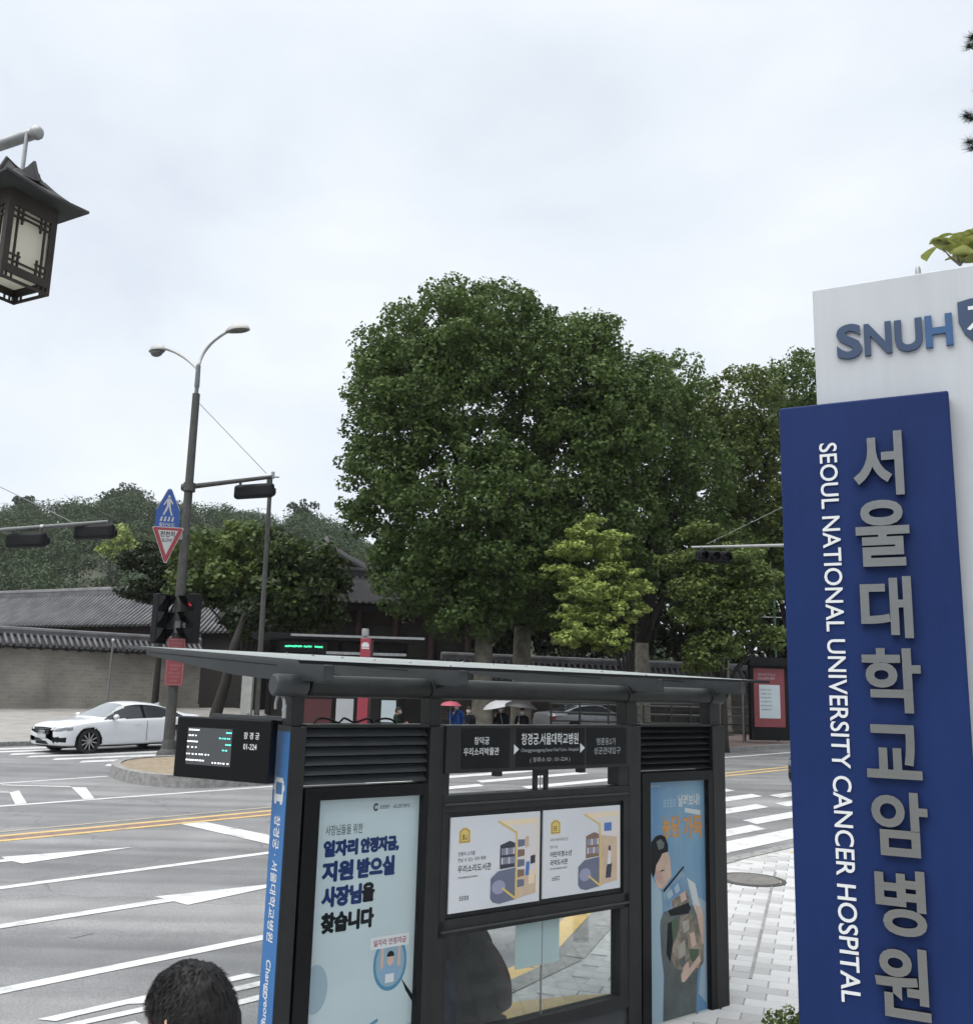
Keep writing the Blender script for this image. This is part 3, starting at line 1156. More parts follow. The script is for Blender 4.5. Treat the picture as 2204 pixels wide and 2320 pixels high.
def bus_icon(b):
    # small bus front, upright
    def r(v0, v1, z0, z1):
        b.box(-0.0806, -0.0796, 0.088 - v1, 0.088 - v0, z0, z1)
    r(-0.040, 0.040, 1.912, 1.926)
    r(-0.050, 0.050, 1.902, 1.912)
    r(-0.050, -0.036, 1.842, 1.902)
    r(0.036, 0.050, 1.842, 1.902)
    r(-0.050, 0.050, 1.806, 1.842)
    r(-0.044, -0.022, 1.792, 1.806)
    r(0.022, 0.044, 1.792, 1.806)
    r(-0.062, -0.052, 1.862, 1.890)
    r(0.052, 0.062, 1.862, 1.890)


part('bus_pictogram', M['white_ink'], bus_icon, strip)

# louvres above the advertising panels
for (u0, u1, cnt) in ((0.018, 0.813, 6), (2.594, 3.363, 7)):
    zs0, zs1 = 1.885, 2.185
    part('louvre_back', M['black_matte'], lambda b: b.box(u0, u1, 0.09, 0.11, zs0, zs1))
    part('louvre_rail', S_, lambda b: b.box(u0, u1, 0.01, 0.12, zs1, zs1 + 0.018), bevel=0.003)
    for k in range(cnt):
        z = zs0 + (zs1 - zs0) * (k + 0.45) / cnt
        hh = (zs1 - zs0) / cnt * 0.40
        part('slat', M['shelter_mid'] if u0 < 1 else S_, lambda b: b.prism([(0.02, z - hh), (0.035, z - hh), (0.075, z + hh * 0.9), (0.06, z + hh)], (u0, 0, 0), Y3, Z3, X3 * (u1 - u0)))


# advertising panels
def ad_panel(u0, u1, p0, p1, zb, pz0, pz1, pm):
    fr = part('ad_frame', M['black'], lambda b: (b.box(u0, p0, 0.0, 0.14, zb, 1.872), b.box(p1, u1, 0.0, 0.14, zb, 1.872),
                                                 b.box(p0, p1, 0.0, 0.14, pz1, 1.872), b.box(p0, p1, 0.0, 0.14, zb, pz0),
                                                 b.box(p0, p1, 0.08, 0.14, pz0, pz1)), bevel=0.003)
    po = part('ad_poster', pm, lambda b: b.box(p0, p1, 0.0405, 0.046, pz0, pz1))
    return fr, po


fr1, ad1 = ad_panel(0.030, 0.813, 0.122, 0.782, 0.24, 0.36, 1.808, M['paper_blue'])
AY = 0.0395                                          # the print lies just proud of the paper


def flat(b, pts, y=AY, mi=0):
    b.poly([(u, y, z) for u, z in pts], mi)


def disc(b, cu, cz, ru, rz_, y=AY, n=26, a0=0, a1=360, inner=0.0, mi=0):
    th = [math.radians(a0 + (a1 - a0) * k / n) for k in range(n + 1)]
    if inner:
        for k in range(n):
            b.poly([(cu + ru * math.cos(th[k]), y, cz + rz_ * math.sin(th[k])), (cu + ru * math.cos(th[k + 1]), y, cz + rz_ * math.sin(th[k + 1])),
                    (cu + ru * inner * math.cos(th[k + 1]), y, cz + rz_ * inner * math.sin(th[k + 1])), (cu + ru * inner * math.cos(th[k]), y, cz + rz_ * inner * math.sin(th[k]))], mi)
    else:
        b.poly([(cu + ru * math.cos(t), y, cz + rz_ * math.sin(t)) for t in th], mi)


def ptext(b, body, u, z, w, h, bold=0.0, y=AY, mi=0):
    b.text(body, (u, y, z), X3, Z3, w=w, h=h, bold=bold, mi=mi)


def scribble(b, u, z, w, h, y=AY, mi=0):
    """print too small to read: a row of tiny strokes"""
    x = u
    r_ = random.Random(int(u * 997 + z * 131))
    while x < u + w - h * 0.3:
        g = h * (0.35 + 0.3 * r_.random())
        for t in (0.0, 0.42, 0.80):
            if r_.random() < 0.8:
                b.poly([(x, y, z + h * t), (x + g, y, z + h * t), (x + g, y, z + h * (t + 0.18)), (x, y, z + h * (t + 0.18))], mi)
        b.poly([(x + g * 0.6, y - 0.0001, z), (x + g * 0.8, y - 0.0001, z), (x + g * 0.8, y - 0.0001, z + h), (x + g * 0.6, y - 0.0001, z + h)], mi)
        x += g + h * 0.18


def heavy(b, body, u, z, w, h, d=0.0045):
    """display lettering thickened by a few overlaid strokes"""
    for k, (dx, dz) in enumerate(((-d, 0), (d, 0), (0, -d * 0.8), (0, d * 0.8), (0, 0))):
        ptext(b, body, u + dx, z + dz, w, h, 0.028, y=AY - 0.00012 * k)


for body, u, z, w, h, mk in (('일자리', 0.180, 1.512, 0.205, 0.080, 'navy_ink'), ('안정자금,', 0.408, 1.512, 0.242, 0.080, 'navy_ink'), ('지원', 0.178, 1.385, 0.186, 0.100, 'navy_ink'), ('받으실', 0.392, 1.388, 0.236, 0.098, 'navy_ink'),
                             ('사장님', 0.184, 1.258, 0.238, 0.098, 'navy_ink'), ('을', 0.430, 1.262, 0.074, 0.094, 'black_ink'), ('찾습니다', 0.188, 1.128, 0.318, 0.098, 'black_ink')):
    part('headline', M[mk], lambda b: heavy(b, body, u, z, w, h), ad1)
part('handwriting', M['black_ink'], lambda b: ptext(b, '사장님들을 위한', 0.184, 1.620, 0.230, 0.052, 0.0), ad1)
part('publisher_line', M['grey_ink'], lambda b: (scribble(b, 0.518, 1.742, 0.066, 0.018), scribble(b, 0.606, 1.742, 0.118, 0.018),
                                               disc(b, 0.492, 1.752, 0.017, 0.022, inner=0.45, a0=30, a1=330)), ad1)
PB = [mat('placard_white', (0.62, 0.63, 0.65), 0.5), M['red_ink'], mat('glass_blue_print', (0.056, 0.213, 0.352), 0.4), mat('pale_blue_print', (0.231, 0.342, 0.435), 0.4), mat('print_skin', (0.555, 0.37, 0.315), 0.5),
      M['black_ink'], mat('shirt_blue_print', (0.213, 0.333, 0.481), 0.5), mat('faint_blue_print', (0.278, 0.37, 0.435), 0.4)]


def ad_art(b):
    disc(b, 0.17, 0.86, 0.075, 0.12, y=AY + 0.0004, mi=7)
    flat(b, [(0.13, 0.44), (0.775, 0.60), (0.775, 0.37), (0.13, 0.37)], y=AY + 0.0004, mi=7)
    disc(b, 0.628, 0.925, 0.108, 0.142, mi=2, inner=0.86)
    disc(b, 0.628, 0.925, 0.094, 0.123, y=AY + 0.0002, mi=3)
    # worker holding up a placard
    flat(b, [(0.575, 0.83), (0.68, 0.83), (0.69, 0.895), (0.655, 0.915), (0.60, 0.915), (0.565, 0.895)], y=AY - 0.0002, mi=6)
    flat(b, [(0.60, 0.825), (0.655, 0.825), (0.655, 0.87), (0.60, 0.87)], y=AY - 0.0004, mi=0)
    flat(b, [(0.565, 0.90), (0.582, 0.905), (0.585, 1.02), (0.568, 1.02)], y=AY - 0.0003, mi=4)
    flat(b, [(0.675, 0.905), (0.692, 0.90), (0.694, 1.02), (0.678, 1.02)], y=AY - 0.0003, mi=4)
    disc(b, 0.629, 0.945, 0.021, 0.034, y=AY - 0.0003, mi=4)
    disc(b, 0.629, 0.962, 0.023, 0.024, y=AY - 0.0004, mi=5, a0=-10, a1=190)
    # handle of the magnifying glass
    flat(b, [(0.702, 0.842), (0.716, 0.822), (0.782, 0.742), (0.782, 0.705), (0.735, 0.770)], y=AY - 0.0002, mi=5)
    flat(b, [(0.497, 1.006), (0.746, 1.006), (0.746, 1.068), (0.497, 1.068)], y=AY - 0.0005, mi=0)
    ptext(b, '일자리 안정자금', 0.515, 1.020, 0.212, 0.034, 0.02, y=AY - 0.0008, mi=1)
    # marks and lettering near the foot
    flat(b, [(0.47, 0.62), (0.56, 0.655), (0.565, 0.64), (0.475, 0.605)], y=AY - 0.0002, mi=2)
    ptext(b, '일자리 안정자금', 0.45, 0.53, 0.26, 0.04, 0.02, y=AY - 0.0002, mi=5)


part('illustration', PB, ad_art, ad1)
part('ad_pane', M['glass'], lambda b: b.poly([(0.122, 0.012, 0.36), (0.782, 0.012, 0.36), (0.782, 0.012, 1.808), (0.122, 0.012, 1.808)]))

POSTER_BLUE = mat('blue_gradient_poster', (0.20, 0.335, 0.44), 0.35, col2=(0.050, 0.185, 0.41), vscale=1.1, stretch=(1.6, 1, 0.55))
fr2, ad2 = ad_panel(2.604, 3.360, 2.690, 3.308, 0.10, 0.225, 1.806, POSTER_BLUE)
P2 = [M['black_ink'], mat('poster_skin', (0.555, 0.379, 0.305), 0.5, var=0.15, vscale=9), mat('poster_orange', (0.555, 0.25, 0.059), 0.5, var=0.15, vscale=12), M['white_ink'],
      mat('poster_suit', (0.055, 0.065, 0.068), 0.5, col2=(0.12, 0.135, 0.135), vscale=6), mat('poster_box_blue', (0.065, 0.176, 0.352), 0.4, col2=(0.26, 0.36, 0.43), vscale=7),
      mat('poster_fish', (0.37, 0.287, 0.222), 0.5, col2=(0.050, 0.052, 0.042), vscale=14), mat('poster_cloud', (0.315, 0.416, 0.5), 0.4), mat('poster_green', (0.05, 0.085, 0.045), 0.5), mat('poster_flush', (0.47, 0.29, 0.25), 0.5), mat('poster_pale_fish', (0.33, 0.30, 0.26), 0.5, var=0.2, vscale=12)]


def ad_art2(b):
    def P(pts, mi, k=0):
        out = []
        for x, y in pts:
            xl, xr = 127 + y / 1975 * 20, 598 + y / 1900 * 40
            out.append((2.690 + 0.618 * (x - xl) / (xr - xl), AY - 0.00016 * k, 1.806 - 1.581 * y / 1965))
        b.poly([(min(3.307, max(2.691, u)), y_, max(0.226, z)) for u, y_, z in out], mi)
    P([(148, 700), (180, 800), (250, 920), (260, 1080), (235, 1200), (250, 1420), (270, 1590), (262, 1960), (148, 1960)], 7, 0)
    P([(560, 1010), (622, 1060), (630, 1900), (560, 1800), (600, 1400)], 7, 0)
    P([(275, 1580), (420, 1570), (560, 1590), (548, 1700), (540, 1950), (268, 1960)], 4, 1)
    P([(240, 1150), (270, 1080), (330, 1080), (500, 1060), (560, 1150), (600, 1400), (600, 1560), (560, 1610), (275, 1600), (250, 1400)], 4, 2)
    P([(300, 1180), (330, 1170), (345, 1330), (320, 1500), (290, 1420)], 0, 3)
    P([(330, 1160), (380, 1150), (385, 1250), (365, 1340), (340, 1300)], 8, 4)
    # bowed head
    P([(235, 640), (255, 600), (300, 595), (318, 660), (322, 720), (330, 800), (300, 840), (285, 870), (250, 895), (215, 870), (195, 790), (205, 690)], 1, 3)
    P([(200, 745), (238, 740), (262, 800), (240, 835), (207, 812)], 9, 4)
    P([(240, 742), (268, 735), (270, 744), (242, 752)], 0, 5)
    P([(232, 842), (262, 830), (264, 840), (236, 852)], 9, 5)
    P([(150, 560), (165, 500), (200, 455), (240, 445), (275, 465), (300, 540), (300, 592), (255, 602), (235, 642), (205, 692), (195, 760), (180, 792), (160, 720), (148, 640)], 0, 6)
    P([(205, 500), (240, 480), (270, 520), (262, 560), (225, 570)], 4, 7)
    # the box in his arms
    P([(262, 925), (432, 740), (470, 900), (500, 1060), (440, 1090), (300, 1080), (268, 1050)], 5, 5)
    P([(262, 905), (425, 728), (432, 742), (268, 925)], 0, 6)
    P([(290, 940), (330, 905), (345, 960), (305, 985)], 7, 6)
    P([(350, 900), (385, 860), (400, 930), (365, 950)], 7, 6)
    P([(330, 1000), (460, 930), (490, 1050), (340, 1075)], 6, 6)
    P([(395, 960), (440, 940), (455, 1010), (410, 1030)], 1, 7)
    P([(455, 830), (525, 890), (590, 1180), (560, 1210), (510, 1065)], 3, 7)
    P([(300, 1075), (470, 1040), (490, 1090), (470, 1130), (320, 1125)], 0, 8)
    P([(400, 1140), (500, 1130), (560, 1250), (590, 1400), (600, 1520), (560, 1600), (480, 1560), (420, 1580), (370, 1560), (335, 1480), (340, 1380), (390, 1250)], 6, 9)
    P([(380, 1380), (440, 1340), (450, 1460), (400, 1480)], 10, 10)
    P([(480, 1300), (520, 1290), (540, 1400), (500, 1420)], 1, 10)
    P([(420, 1190), (470, 1180), (480, 1260), (430, 1290)], 10, 10)
    P([(390, 1490), (440, 1470), (450, 1550), (410, 1560)], 4, 10)
    P([(470, 1420), (560, 1440), (550, 1560), (490, 1520)], 8, 11)
    P([(520, 1060), (580, 1100), (600, 1200), (604, 1400), (575, 1420), (560, 1250)], 1, 8)
    P([(410, 1620), (440, 1540), (470, 1520), (480, 1580), (560, 1490), (580, 1540), (500, 1620), (440, 1680), (415, 1675)], 1, 12)
    # lettering
    scribble(b, 2.86, 1.63, 0.15, 0.05, mi=7)
    ptext(b, '날려보내!', 3.02, 1.625, 0.235, 0.085, 0.03, y=AY - 0.0004, mi=3)
    flat(b, [(3.09, 1.585), (3.26, 1.555), (3.26, 1.59), (3.09, 1.615)], y=AY - 0.0004, mi=3)
    ptext(b, '농담', 2.845, 1.42, 0.19, 0.15, 0.035, y=AY - 0.0003, mi=2)
    ptext(b, '가득', 3.065, 1.40, 0.215, 0.16, 0.035, y=AY - 0.0003, mi=2)
    disc(b, 2.715, 1.775, 0.012, 0.015, mi=4)
    scribble(b, 2.735, 1.769, 0.10, 0.013, mi=3)


part('illustration', P2, ad_art2, ad2)
part('ad_pane', M['glass'], lambda b: b.poly([(2.690, 0.012, 0.225), (3.308, 0.012, 0.225), (3.308, 0.012, 1.806), (2.690, 0.012, 1.806)]))

# middle bay: name board, open slot, poster board, window
nbd = part('name_board', S_, lambda b: b.box(0.919, 2.469, -0.015, 0.10, 1.922, 2.198), bevel=0.004)
for (u0, u1) in ((1.03, 1.40), (1.455, 2.035), (2.06, 2.43)):
    part('board_field', M['black_matte'], lambda b: b.box(u0, u1, -0.0175, -0.0152, 1.945, 2.180), nbd)
BY = -0.0185


def btext(b, body, uc, z, w, h, bold=0.01):
    b.text(body, (uc, BY, z), X3, Z3, w=w, h=h, bold=bold, align='C')


for body, uc, z, w_, h_, bd, mk in (('창경궁.서울대학교병원', 1.735, 2.078, 0.485, 0.072, 0.012, 'white_ink'), ('창덕궁', 1.18, 2.085, 0.115, 0.045, 0.01, 'white_ink'), ('우리소리박물관', 1.18, 2.022, 0.27, 0.045, 0.01, 'white_ink'),
                                    ('Changgyeonggung.Seoul Nat’l Univ. Hospital', 1.735, 2.030, 0.49, 0.026, 0.004, 'soft_white_ink'), ('( 정류소 ID : 01-224 )', 1.735, 1.968, 0.34, 0.034, 0.006, 'soft_white_ink'),
                                    ('명륜동2가', 2.235, 2.070, 0.18, 0.045, 0.006, 'soft_white_ink'), ('성균관대입구', 2.245, 2.010, 0.25, 0.045, 0.006, 'soft_white_ink')):
    part('board_lettering', M[mk], lambda b: btext(b, body, uc, z, w_, h_, bd), nbd)
for a0 in (1.432, 1.995):
    part('board_arrow', M['white_ink'], lambda b: b.poly([(a0, BY, 2.022), (a0 + 0.042, BY, 2.053), (a0, BY, 2.084)]), nbd)
for uc in (1.345, 2.05):
    part('hanger', S_, lambda b: b.box(uc - 0.022, uc + 0.022, 0.01, 0.06, 1.892, 1.923))
for uc in (1.655, 1.745):
    part('hanger', S_, lambda b: b.box(uc - 0.010, uc + 0.010, 0.02, 0.05, 1.796, 1.925))
part('hanger', M['galv'], lambda b: b.cyl((1.70, 0.035, 1.796), (1.70, 0.035, 1.922), 0.004, n=6))
part('hanger', S_, lambda b: b.box(1.655, 1.745, 0.02, 0.05, 1.885, 1.923))
for u0, u1 in ((0.9185, 0.964), (2.378, 2.4695)):
    part('slot_frame', S_, lambda b: b.box(u0, u1, 0.005, 0.11, 1.80, 1.921))
pbd = part('poster_board', S_, lambda b: (b.box(0.9185, 2.4695, 0.0, 0.10, 1.70, 1.797), b.box(0.9185, 0.964, 0.0, 0.10, 1.02, 1.70), b.box(2.42, 2.4695, 0.0, 0.10, 1.02, 1.70),
                                          b.box(0.9185, 2.4695, 0.0, 0.10, 1.02, 1.11), b.box(0.964, 2.42, 0.02, 0.10, 1.11, 1.70)), bevel=0.003)
for z in (1.742, 1.045):
    part('board_lip', M['shelter_mid'], lambda b: b.box(0.93, 2.46, -0.012, -0.0005, z, z + 0.010), pbd)

YEL = mat('library_yellow', (0.536, 0.398, 0.111), 0.5, var=0.06)
PC = [M['black_ink'], M['grey_ink'], YEL, mat('print_slate', (0.102, 0.117, 0.176), 0.5), mat('print_lavender', (0.231, 0.241, 0.342), 0.5), mat('print_wood', (0.453, 0.342, 0.25), 0.5, var=0.1),
      mat('print_pale_wall', (0.527, 0.509, 0.509), 0.5), mat('print_navy', (0.020, 0.024, 0.045), 0.5), mat('print_brown', (0.157, 0.102, 0.078), 0.5), mat('print_blue', (0.052, 0.13, 0.37), 0.5),
      mat('print_cream', (0.611, 0.509, 0.37), 0.5)]


def lib_poster(u0, u1, z0, z1, second):
    po = part('library_poster', M['paper'], lambda b: b.box(u0, u1, 0.0085, 0.0195, z0, z1))
    W_, H_ = u1 - u0, z1 - z0

    def X(t):
        return u0 + W_ * t

    def Zz(t):
        return z0 + H_ * t
    y = 0.0076

    def q(b, pts, mi, k=0):
        b.poly([(X(a), y - 0.0003 * k, Zz(c)) for a, c in pts], mi)

    def art(b):
        q(b, [(0.09, 0.72), (0.21, 0.72), (0.21, 0.85), (0.17, 0.885), (0.13, 0.885), (0.09, 0.85)], 2)
        q(b, [(0.10, 0.73), (0.20, 0.73), (0.20, 0.845), (0.165, 0.873), (0.135, 0.873), (0.10, 0.845)], 8, 1)
        q(b, [(0.107, 0.738), (0.193, 0.738), (0.193, 0.84), (0.163, 0.866), (0.137, 0.866), (0.107, 0.84)], 2, 2)
        scribble(b, X(0.125), Zz(0.76), W_ * 0.05, H_ * 0.05, y - 0.001, 0)
        tt = [('국악 어린이청소년', 0.635, 0.22, 0.036, 1), ('만나는', 0.555, 0.10, 0.036, 1), ('어린이청소년', 0.455, 0.27, 0.066, 0), ('국악도서관', 0.36, 0.22, 0.066, 0)] if second else \
             [('전통의 소리를', 0.585, 0.18, 0.045, 0), ('만날 수 있는 국악 특화', 0.522, 0.30, 0.042, 0), ('우리소리도서관', 0.41, 0.36, 0.078, 0)]
        for body, zz, ww, hh, mi in tt:
            b.text(body, (X(0.085), y, Zz(zz)), X3, Z3, w=W_ * ww, h=H_ * hh, bold=0.012 if hh > 0.06 else 0.0, mi=mi)
        scribble(b, X(0.085), Zz(0.315 if second else 0.35), W_ * 0.22, H_ * 0.018, y, 1)
        scribble(b, X(0.11), Zz(0.19 if second else 0.12), W_ * 0.10, H_ * 0.045, y, 1)
        # open door onto a reading room
        q(b, [(0.70, 0.07), (0.955, 0.10), (0.955, 0.93), (0.52, 0.955), (0.70, 0.80)], 6)
        q(b, [(0.50, 0.925), (0.955, 0.93), (0.955, 0.875), (0.62, 0.865)], 10, 1)
        q(b, [(0.50, 0.925), (0.72, 0.775), (0.735, 0.79), (0.53, 0.925)], 2, 2)
        q(b, [(0.71, 0.06), (0.955, 0.10), (0.955, 0.30), (0.72, 0.30)], 5, 2)
        q(b, [(0.955, 0.09), (0.975, 0.09), (0.975, 0.94), (0.955, 0.94)], 10, 1)
        if second:
            q(b, [(0.72, 0.30), (0.955, 0.30), (0.955, 0.62), (0.72, 0.66)], 5, 3)
            q(b, [(0.78, 0.70), (0.88, 0.70), (0.88, 0.80), (0.78, 0.80)], 9, 3)
            q(b, [(0.80, 0.14), (0.87, 0.14), (0.885, 0.30), (0.84, 0.36), (0.81, 0.26)], 7, 4)
            q(b, [(0.82, 0.30), (0.87, 0.30), (0.875, 0.46), (0.835, 0.47)], 6, 5)
            q(b, [(0.835, 0.46), (0.87, 0.46), (0.865, 0.52), (0.84, 0.52)], 7, 5)
        else:
            for k in range(5):
                q(b, [(0.74, 0.18 + 0.11 * k), (0.82, 0.19 + 0.11 * k), (0.82, 0.26 + 0.11 * k), (0.74, 0.265 + 0.11 * k)], 8 if k % 2 else 3, 3)
            q(b, [(0.83, 0.30), (0.875, 0.30), (0.88, 0.45), (0.84, 0.45)], 9, 4)
            q(b, [(0.89, 0.42), (0.945, 0.43), (0.945, 0.52), (0.89, 0.51)], 7, 4)
            q(b, [(0.87, 0.20), (0.94, 0.21), (0.94, 0.36), (0.87, 0.35)], 10, 4)
            q(b, [(0.83, 0.60), (0.87, 0.62), (0.87, 0.73), (0.84, 0.74), (0.82, 0.70)], 5, 4)
        # the dark door leaf and the bookshelf behind
        q(b, [(0.44, 0.10), (0.47, 0.055), (0.54, 0.03), (0.715, 0.055), (0.715, 0.33), (0.44, 0.31)], 3, 3)
        q(b, [(0.44, 0.31), (0.715, 0.33), (0.715, 0.40), (0.52, 0.38)], 3, 3)
        q(b, [(0.54, 0.40), (0.71, 0.41), (0.71, 0.67), (0.65, 0.70), (0.54, 0.66)], 8 if second else 7, 3)
        for r in range(2):
            for c in range(6):
                q(b, [(0.555 + 0.026 * c, 0.45 + 0.10 * r), (0.573 + 0.026 * c, 0.45 + 0.10 * r), (0.573 + 0.026 * c, 0.52 + 0.10 * r), (0.555 + 0.026 * c, 0.525 + 0.10 * r)], 4 if (c + r) % 3 else 6, 4)
        disc(b, X(0.53), Zz(0.21), W_ * 0.075, H_ * 0.075, y=y - 0.0012, mi=4)
        q(b, [(0.715, 0.055), (0.733, 0.05), (0.733, 0.80), (0.715, 0.79)], 2, 5)
        q(b, [(0.56, 0.19), (0.58, 0.20), (0.725, 0.075), (0.715, 0.055)], 2, 5)
    part('poster_print', PC, art, po)
    return po


lib_poster(0.988, 1.680, 1.140, 1.670, False)
lib_poster(1.708, 2.394, 1.146, 1.672, True)
# lower window
part('window_frame', S_, lambda b: (b.box(0.9185, 0.982, 0.005, 0.09, 0.43, 1.0195), b.box(2.392, 2.4695, 0.005, 0.09, 0.43, 1.0195), b.box(0.9185, 2.4695, 0.004, 0.09, 0.40, 0.475)), bevel=0.003)
part('window_pane', M['glass'], lambda b: b.box(0.982, 1.738, 0.045, 0.051, 0.475, 1.0195))
part('window_pane', M['glass'], lambda b: b.box(1.746, 2.392, 0.045, 0.051, 0.475, 1.0195))
part('pane_clip', M['galv'], lambda b: b.box(1.739, 1.745, 0.042, 0.054, 0.475, 1.0195))
part('window_sticker', M['aqua'], lambda b: b.poly([(1.525, 0.0435, 0.755), (1.885, 0.0435, 0.755), (1.885, 0.0435, 1.018), (1.525, 0.0435, 1.018)]))
part('foot_panel', M['shelter_mid'], lambda b: b.box(1.92, 2.4695, 0.02, 0.07, 0.26, 0.40))
part('foot_panel', M['white'], lambda b: b.box(1.45, 1.91, 0.02, 0.07, 0.26, 0.40))
part('foot_panel', M['shelter_mid'], lambda b: b.box(0.9185, 1.44, 0.02, 0.07, 0.26, 0.40))
# bench inside the shelter
part('bench_seat', M['timber_dark'], lambda b: b.box(0.96, 1.62, 0.22, 0.58, 0.40, 0.44), bevel=0.008)
for uc in (1.05, 1.52):
    part('bench_leg', S_, lambda b: b.box(uc - 0.03, uc + 0.03, 0.28, 0.52, GR, 0.40))

# round beam, brackets, roof
for (u0, u1) in ((-0.175, 0.022), (0.028, 0.812), (0.818, 2.468), (2.474, 3.36), (3.366, 3.53)):
    part('round_beam', M['shelter_mid'] if u0 < 0 else S_, lambda b: b.lathe([(0.0, u0), (0.050, u0), (0.0585, u0 + 0.008), (0.0585, u1 - 0.012), (0.046, u1 - 0.002), (0.0, u1)], (0, 0.045, 2.405), n=28, axis='X'), smooth=True)


def roof_z(v):
    return 2.518 + (v + 0.24) * 0.0480


for i, uc in enumerate((-0.005, 0.866, 2.53, 3.43)):
    def br(b):
        b.prism([(-0.235, 2.432), (0.20, 2.432), (0.85, 2.462), (2.45, roof_z(2.45) - 0.045), (2.45, roof_z(2.45) - 0.008), (-0.235, roof_z(-0.235) - 0.008)], (uc - 0.03, 0, 0), Y3, Z3, X3 * 0.06)
    part('roof_bracket', M['shelter_mid'], br, bevel=0.004)
    part('bracket_groove', M['black_matte'], lambda b: b.prism([(0.30, roof_z(0.3) - 0.034), (2.40, roof_z(2.4) - 0.030), (2.40, roof_z(2.4) - 0.024), (0.30, roof_z(0.3) - 0.028)], (uc - 0.0325, 0, 0), Y3, Z3, X3 * 0.0025))


def slab(b, u0, u1, v0, v1, t0, t1):
    b.add([(u, v, roof_z(v) + t) for t in (t0, t1) for u, v in ((u0, v0), (u1, v0), (u1, v1), (u0, v1))],
          [(0, 3, 2, 1), (4, 5, 6, 7), (0, 1, 5, 4), (1, 2, 6, 5), (2, 3, 7, 6), (3, 0, 4, 7)])


us = [-0.17, 0.863, 1.70, 2.527, 3.72]
for a, b_ in zip(us, us[1:]):
    part('roof_pane', M['roof_glass'], lambda b: slab(b, a + 0.006, b_ - 0.006, -0.24, 2.50, 0.0, 0.012))
part('roof_edge', M['black'], lambda b: slab(b, -0.18, 3.73, -0.252, -0.2405, -0.004, 0.014))
part('roof_edge', M['black'], lambda b: slab(b, -0.18, 3.73, 2.501, 2.53, -0.004, 0.014))
for u0 in (-0.182, 3.7205):
    part('roof_edge', M['shelter_mid'], lambda b: slab(b, u0, u0 + 0.0115, -0.24, 2.50, -0.002, 0.015))
for u0 in (0.863, 2.527):
    for k in range(6):
        part('roof_bolt', M['galv'], lambda b: b.lathe([(0.0, 0.0), (0.014, 0.0), (0.010, 0.010), (0.0, 0.011)], (u0, -0.1 + 0.42 * k, roof_z(-0.1 + 0.42 * k) + 0.012), n=8))
# hook and coiled cable over the monitor
part('hook', M['galv'], lambda b: b.tube([(-0.12, 0.06 + 0.05 * math.cos(t), 2.30 + 0.055 * math.sin(t)) for t in [math.pi * k / 8 * 1.3 - 0.4 for k in range(9)]], 0.009, 8), smooth=True)
part('hook', M['galv'], lambda b: b.cyl((-0.12, 0.005, 2.235), (-0.12, 0.005, 2.305), 0.011, n=10), smooth=True)
part('cable', M['black_matte'], lambda b: b.tube([(0.10 + 0.045 * k / 2 * 1.0, 0.08 + 0.03 * math.sin(k * 0.8), 2.205 + 0.028 * abs(math.sin(k * 0.55))) for k in range(24)], 0.006, 6), smooth=True)

# ---- arrival monitor hung at the end of the shelter (a thing of its own)
MT = math.radians(65)
m_dir = Vector((-math.cos(MT), math.sin(MT), 0))        # from its right to its left edge, in the shelter frame
shm = Matrix.Translation((-0.933, 5.15, 0)) @ Matrix.Rotation(SH_RZ, 4, 'Z')
m_org = shm @ Vector((-0.15, 0.03, 0))
m_w = (shm.to_3x3() @ m_dir)
mon = thing('arrival_monitor', 'black bus arrival monitor with white and teal text at the shelter end', 'monitor', (m_org.x, m_org.y, 1.897), math.atan2(-m_w.y, -m_w.x))
# local x runs to the right as seen by waiting passengers, from -0.68 to 0; local -y faces the viewer
mp = lambda name, m_, fn, par=mon, bevel=0.0: part(name, m_, fn, par, bevel=bevel)
mp('housing', M['black'], lambda b: b.box(-0.685, -0.030, -0.004, 0.060, 0.0, 0.325), bevel=0.008)
scr = mp('screen', M['screen'], lambda b: b.box(-0.598, -0.284, -0.0056, -0.0042, 0.072, 0.268))


def led_rows(b, spec, mi):
    for x0, x1, z, gap in spec:
        x = x0
        while x < x1:
            w = 0.006 + 0.008 * random.random()
            b.box(x, min(x + w, x1 + 0.004), -0.0068, -0.0058, z, z + 0.007, mi)
            x += w + gap * (0.5 + random.random())


mp('screen_text', M['white_led'], lambda b: led_rows(b, [(-0.590, -0.520, 0.252, 0.004), (-0.588, -0.525, 0.222, 0.012), (-0.596, -0.520, 0.190, 0.004), (-0.594, -0.530, 0.160, 0.014), (-0.596, -0.44, 0.124, 0.012), (-0.596, -0.47, 0.092, 0.006), (-0.41, -0.29, 0.084, 0.014)], 0), scr)
mp('screen_text', M['teal_led'], lambda b: led_rows(b, [(-0.325, -0.292, 0.244, 0.004), (-0.372, -0.300, 0.214, 0.006), (-0.325, -0.292, 0.182, 0.004), (-0.345, -0.304, 0.152, 0.008)], 0), scr)
mp('stop_lettering', M['white_ink'], lambda b: (b.text('창 경 궁', (-0.205, -0.0052, 0.222), X3, Z3, w=0.105, h=0.036, bold=0.01), b.text('01-224', (-0.203, -0.0052, 0.168), X3, Z3, w=0.09, h=0.030, bold=0.015)))
mp('mount', M['shelter_mid'], lambda b: b.box(-0.46, 0.03, 0.012, 0.050, 0.3255, 0.345))
for x in (-0.10, -0.22):
    mp('mount_bolt', M['galv'], lambda b: b.cyl((x, 0.03, 0.345), (x, 0.03, 0.355), 0.01, n=8))

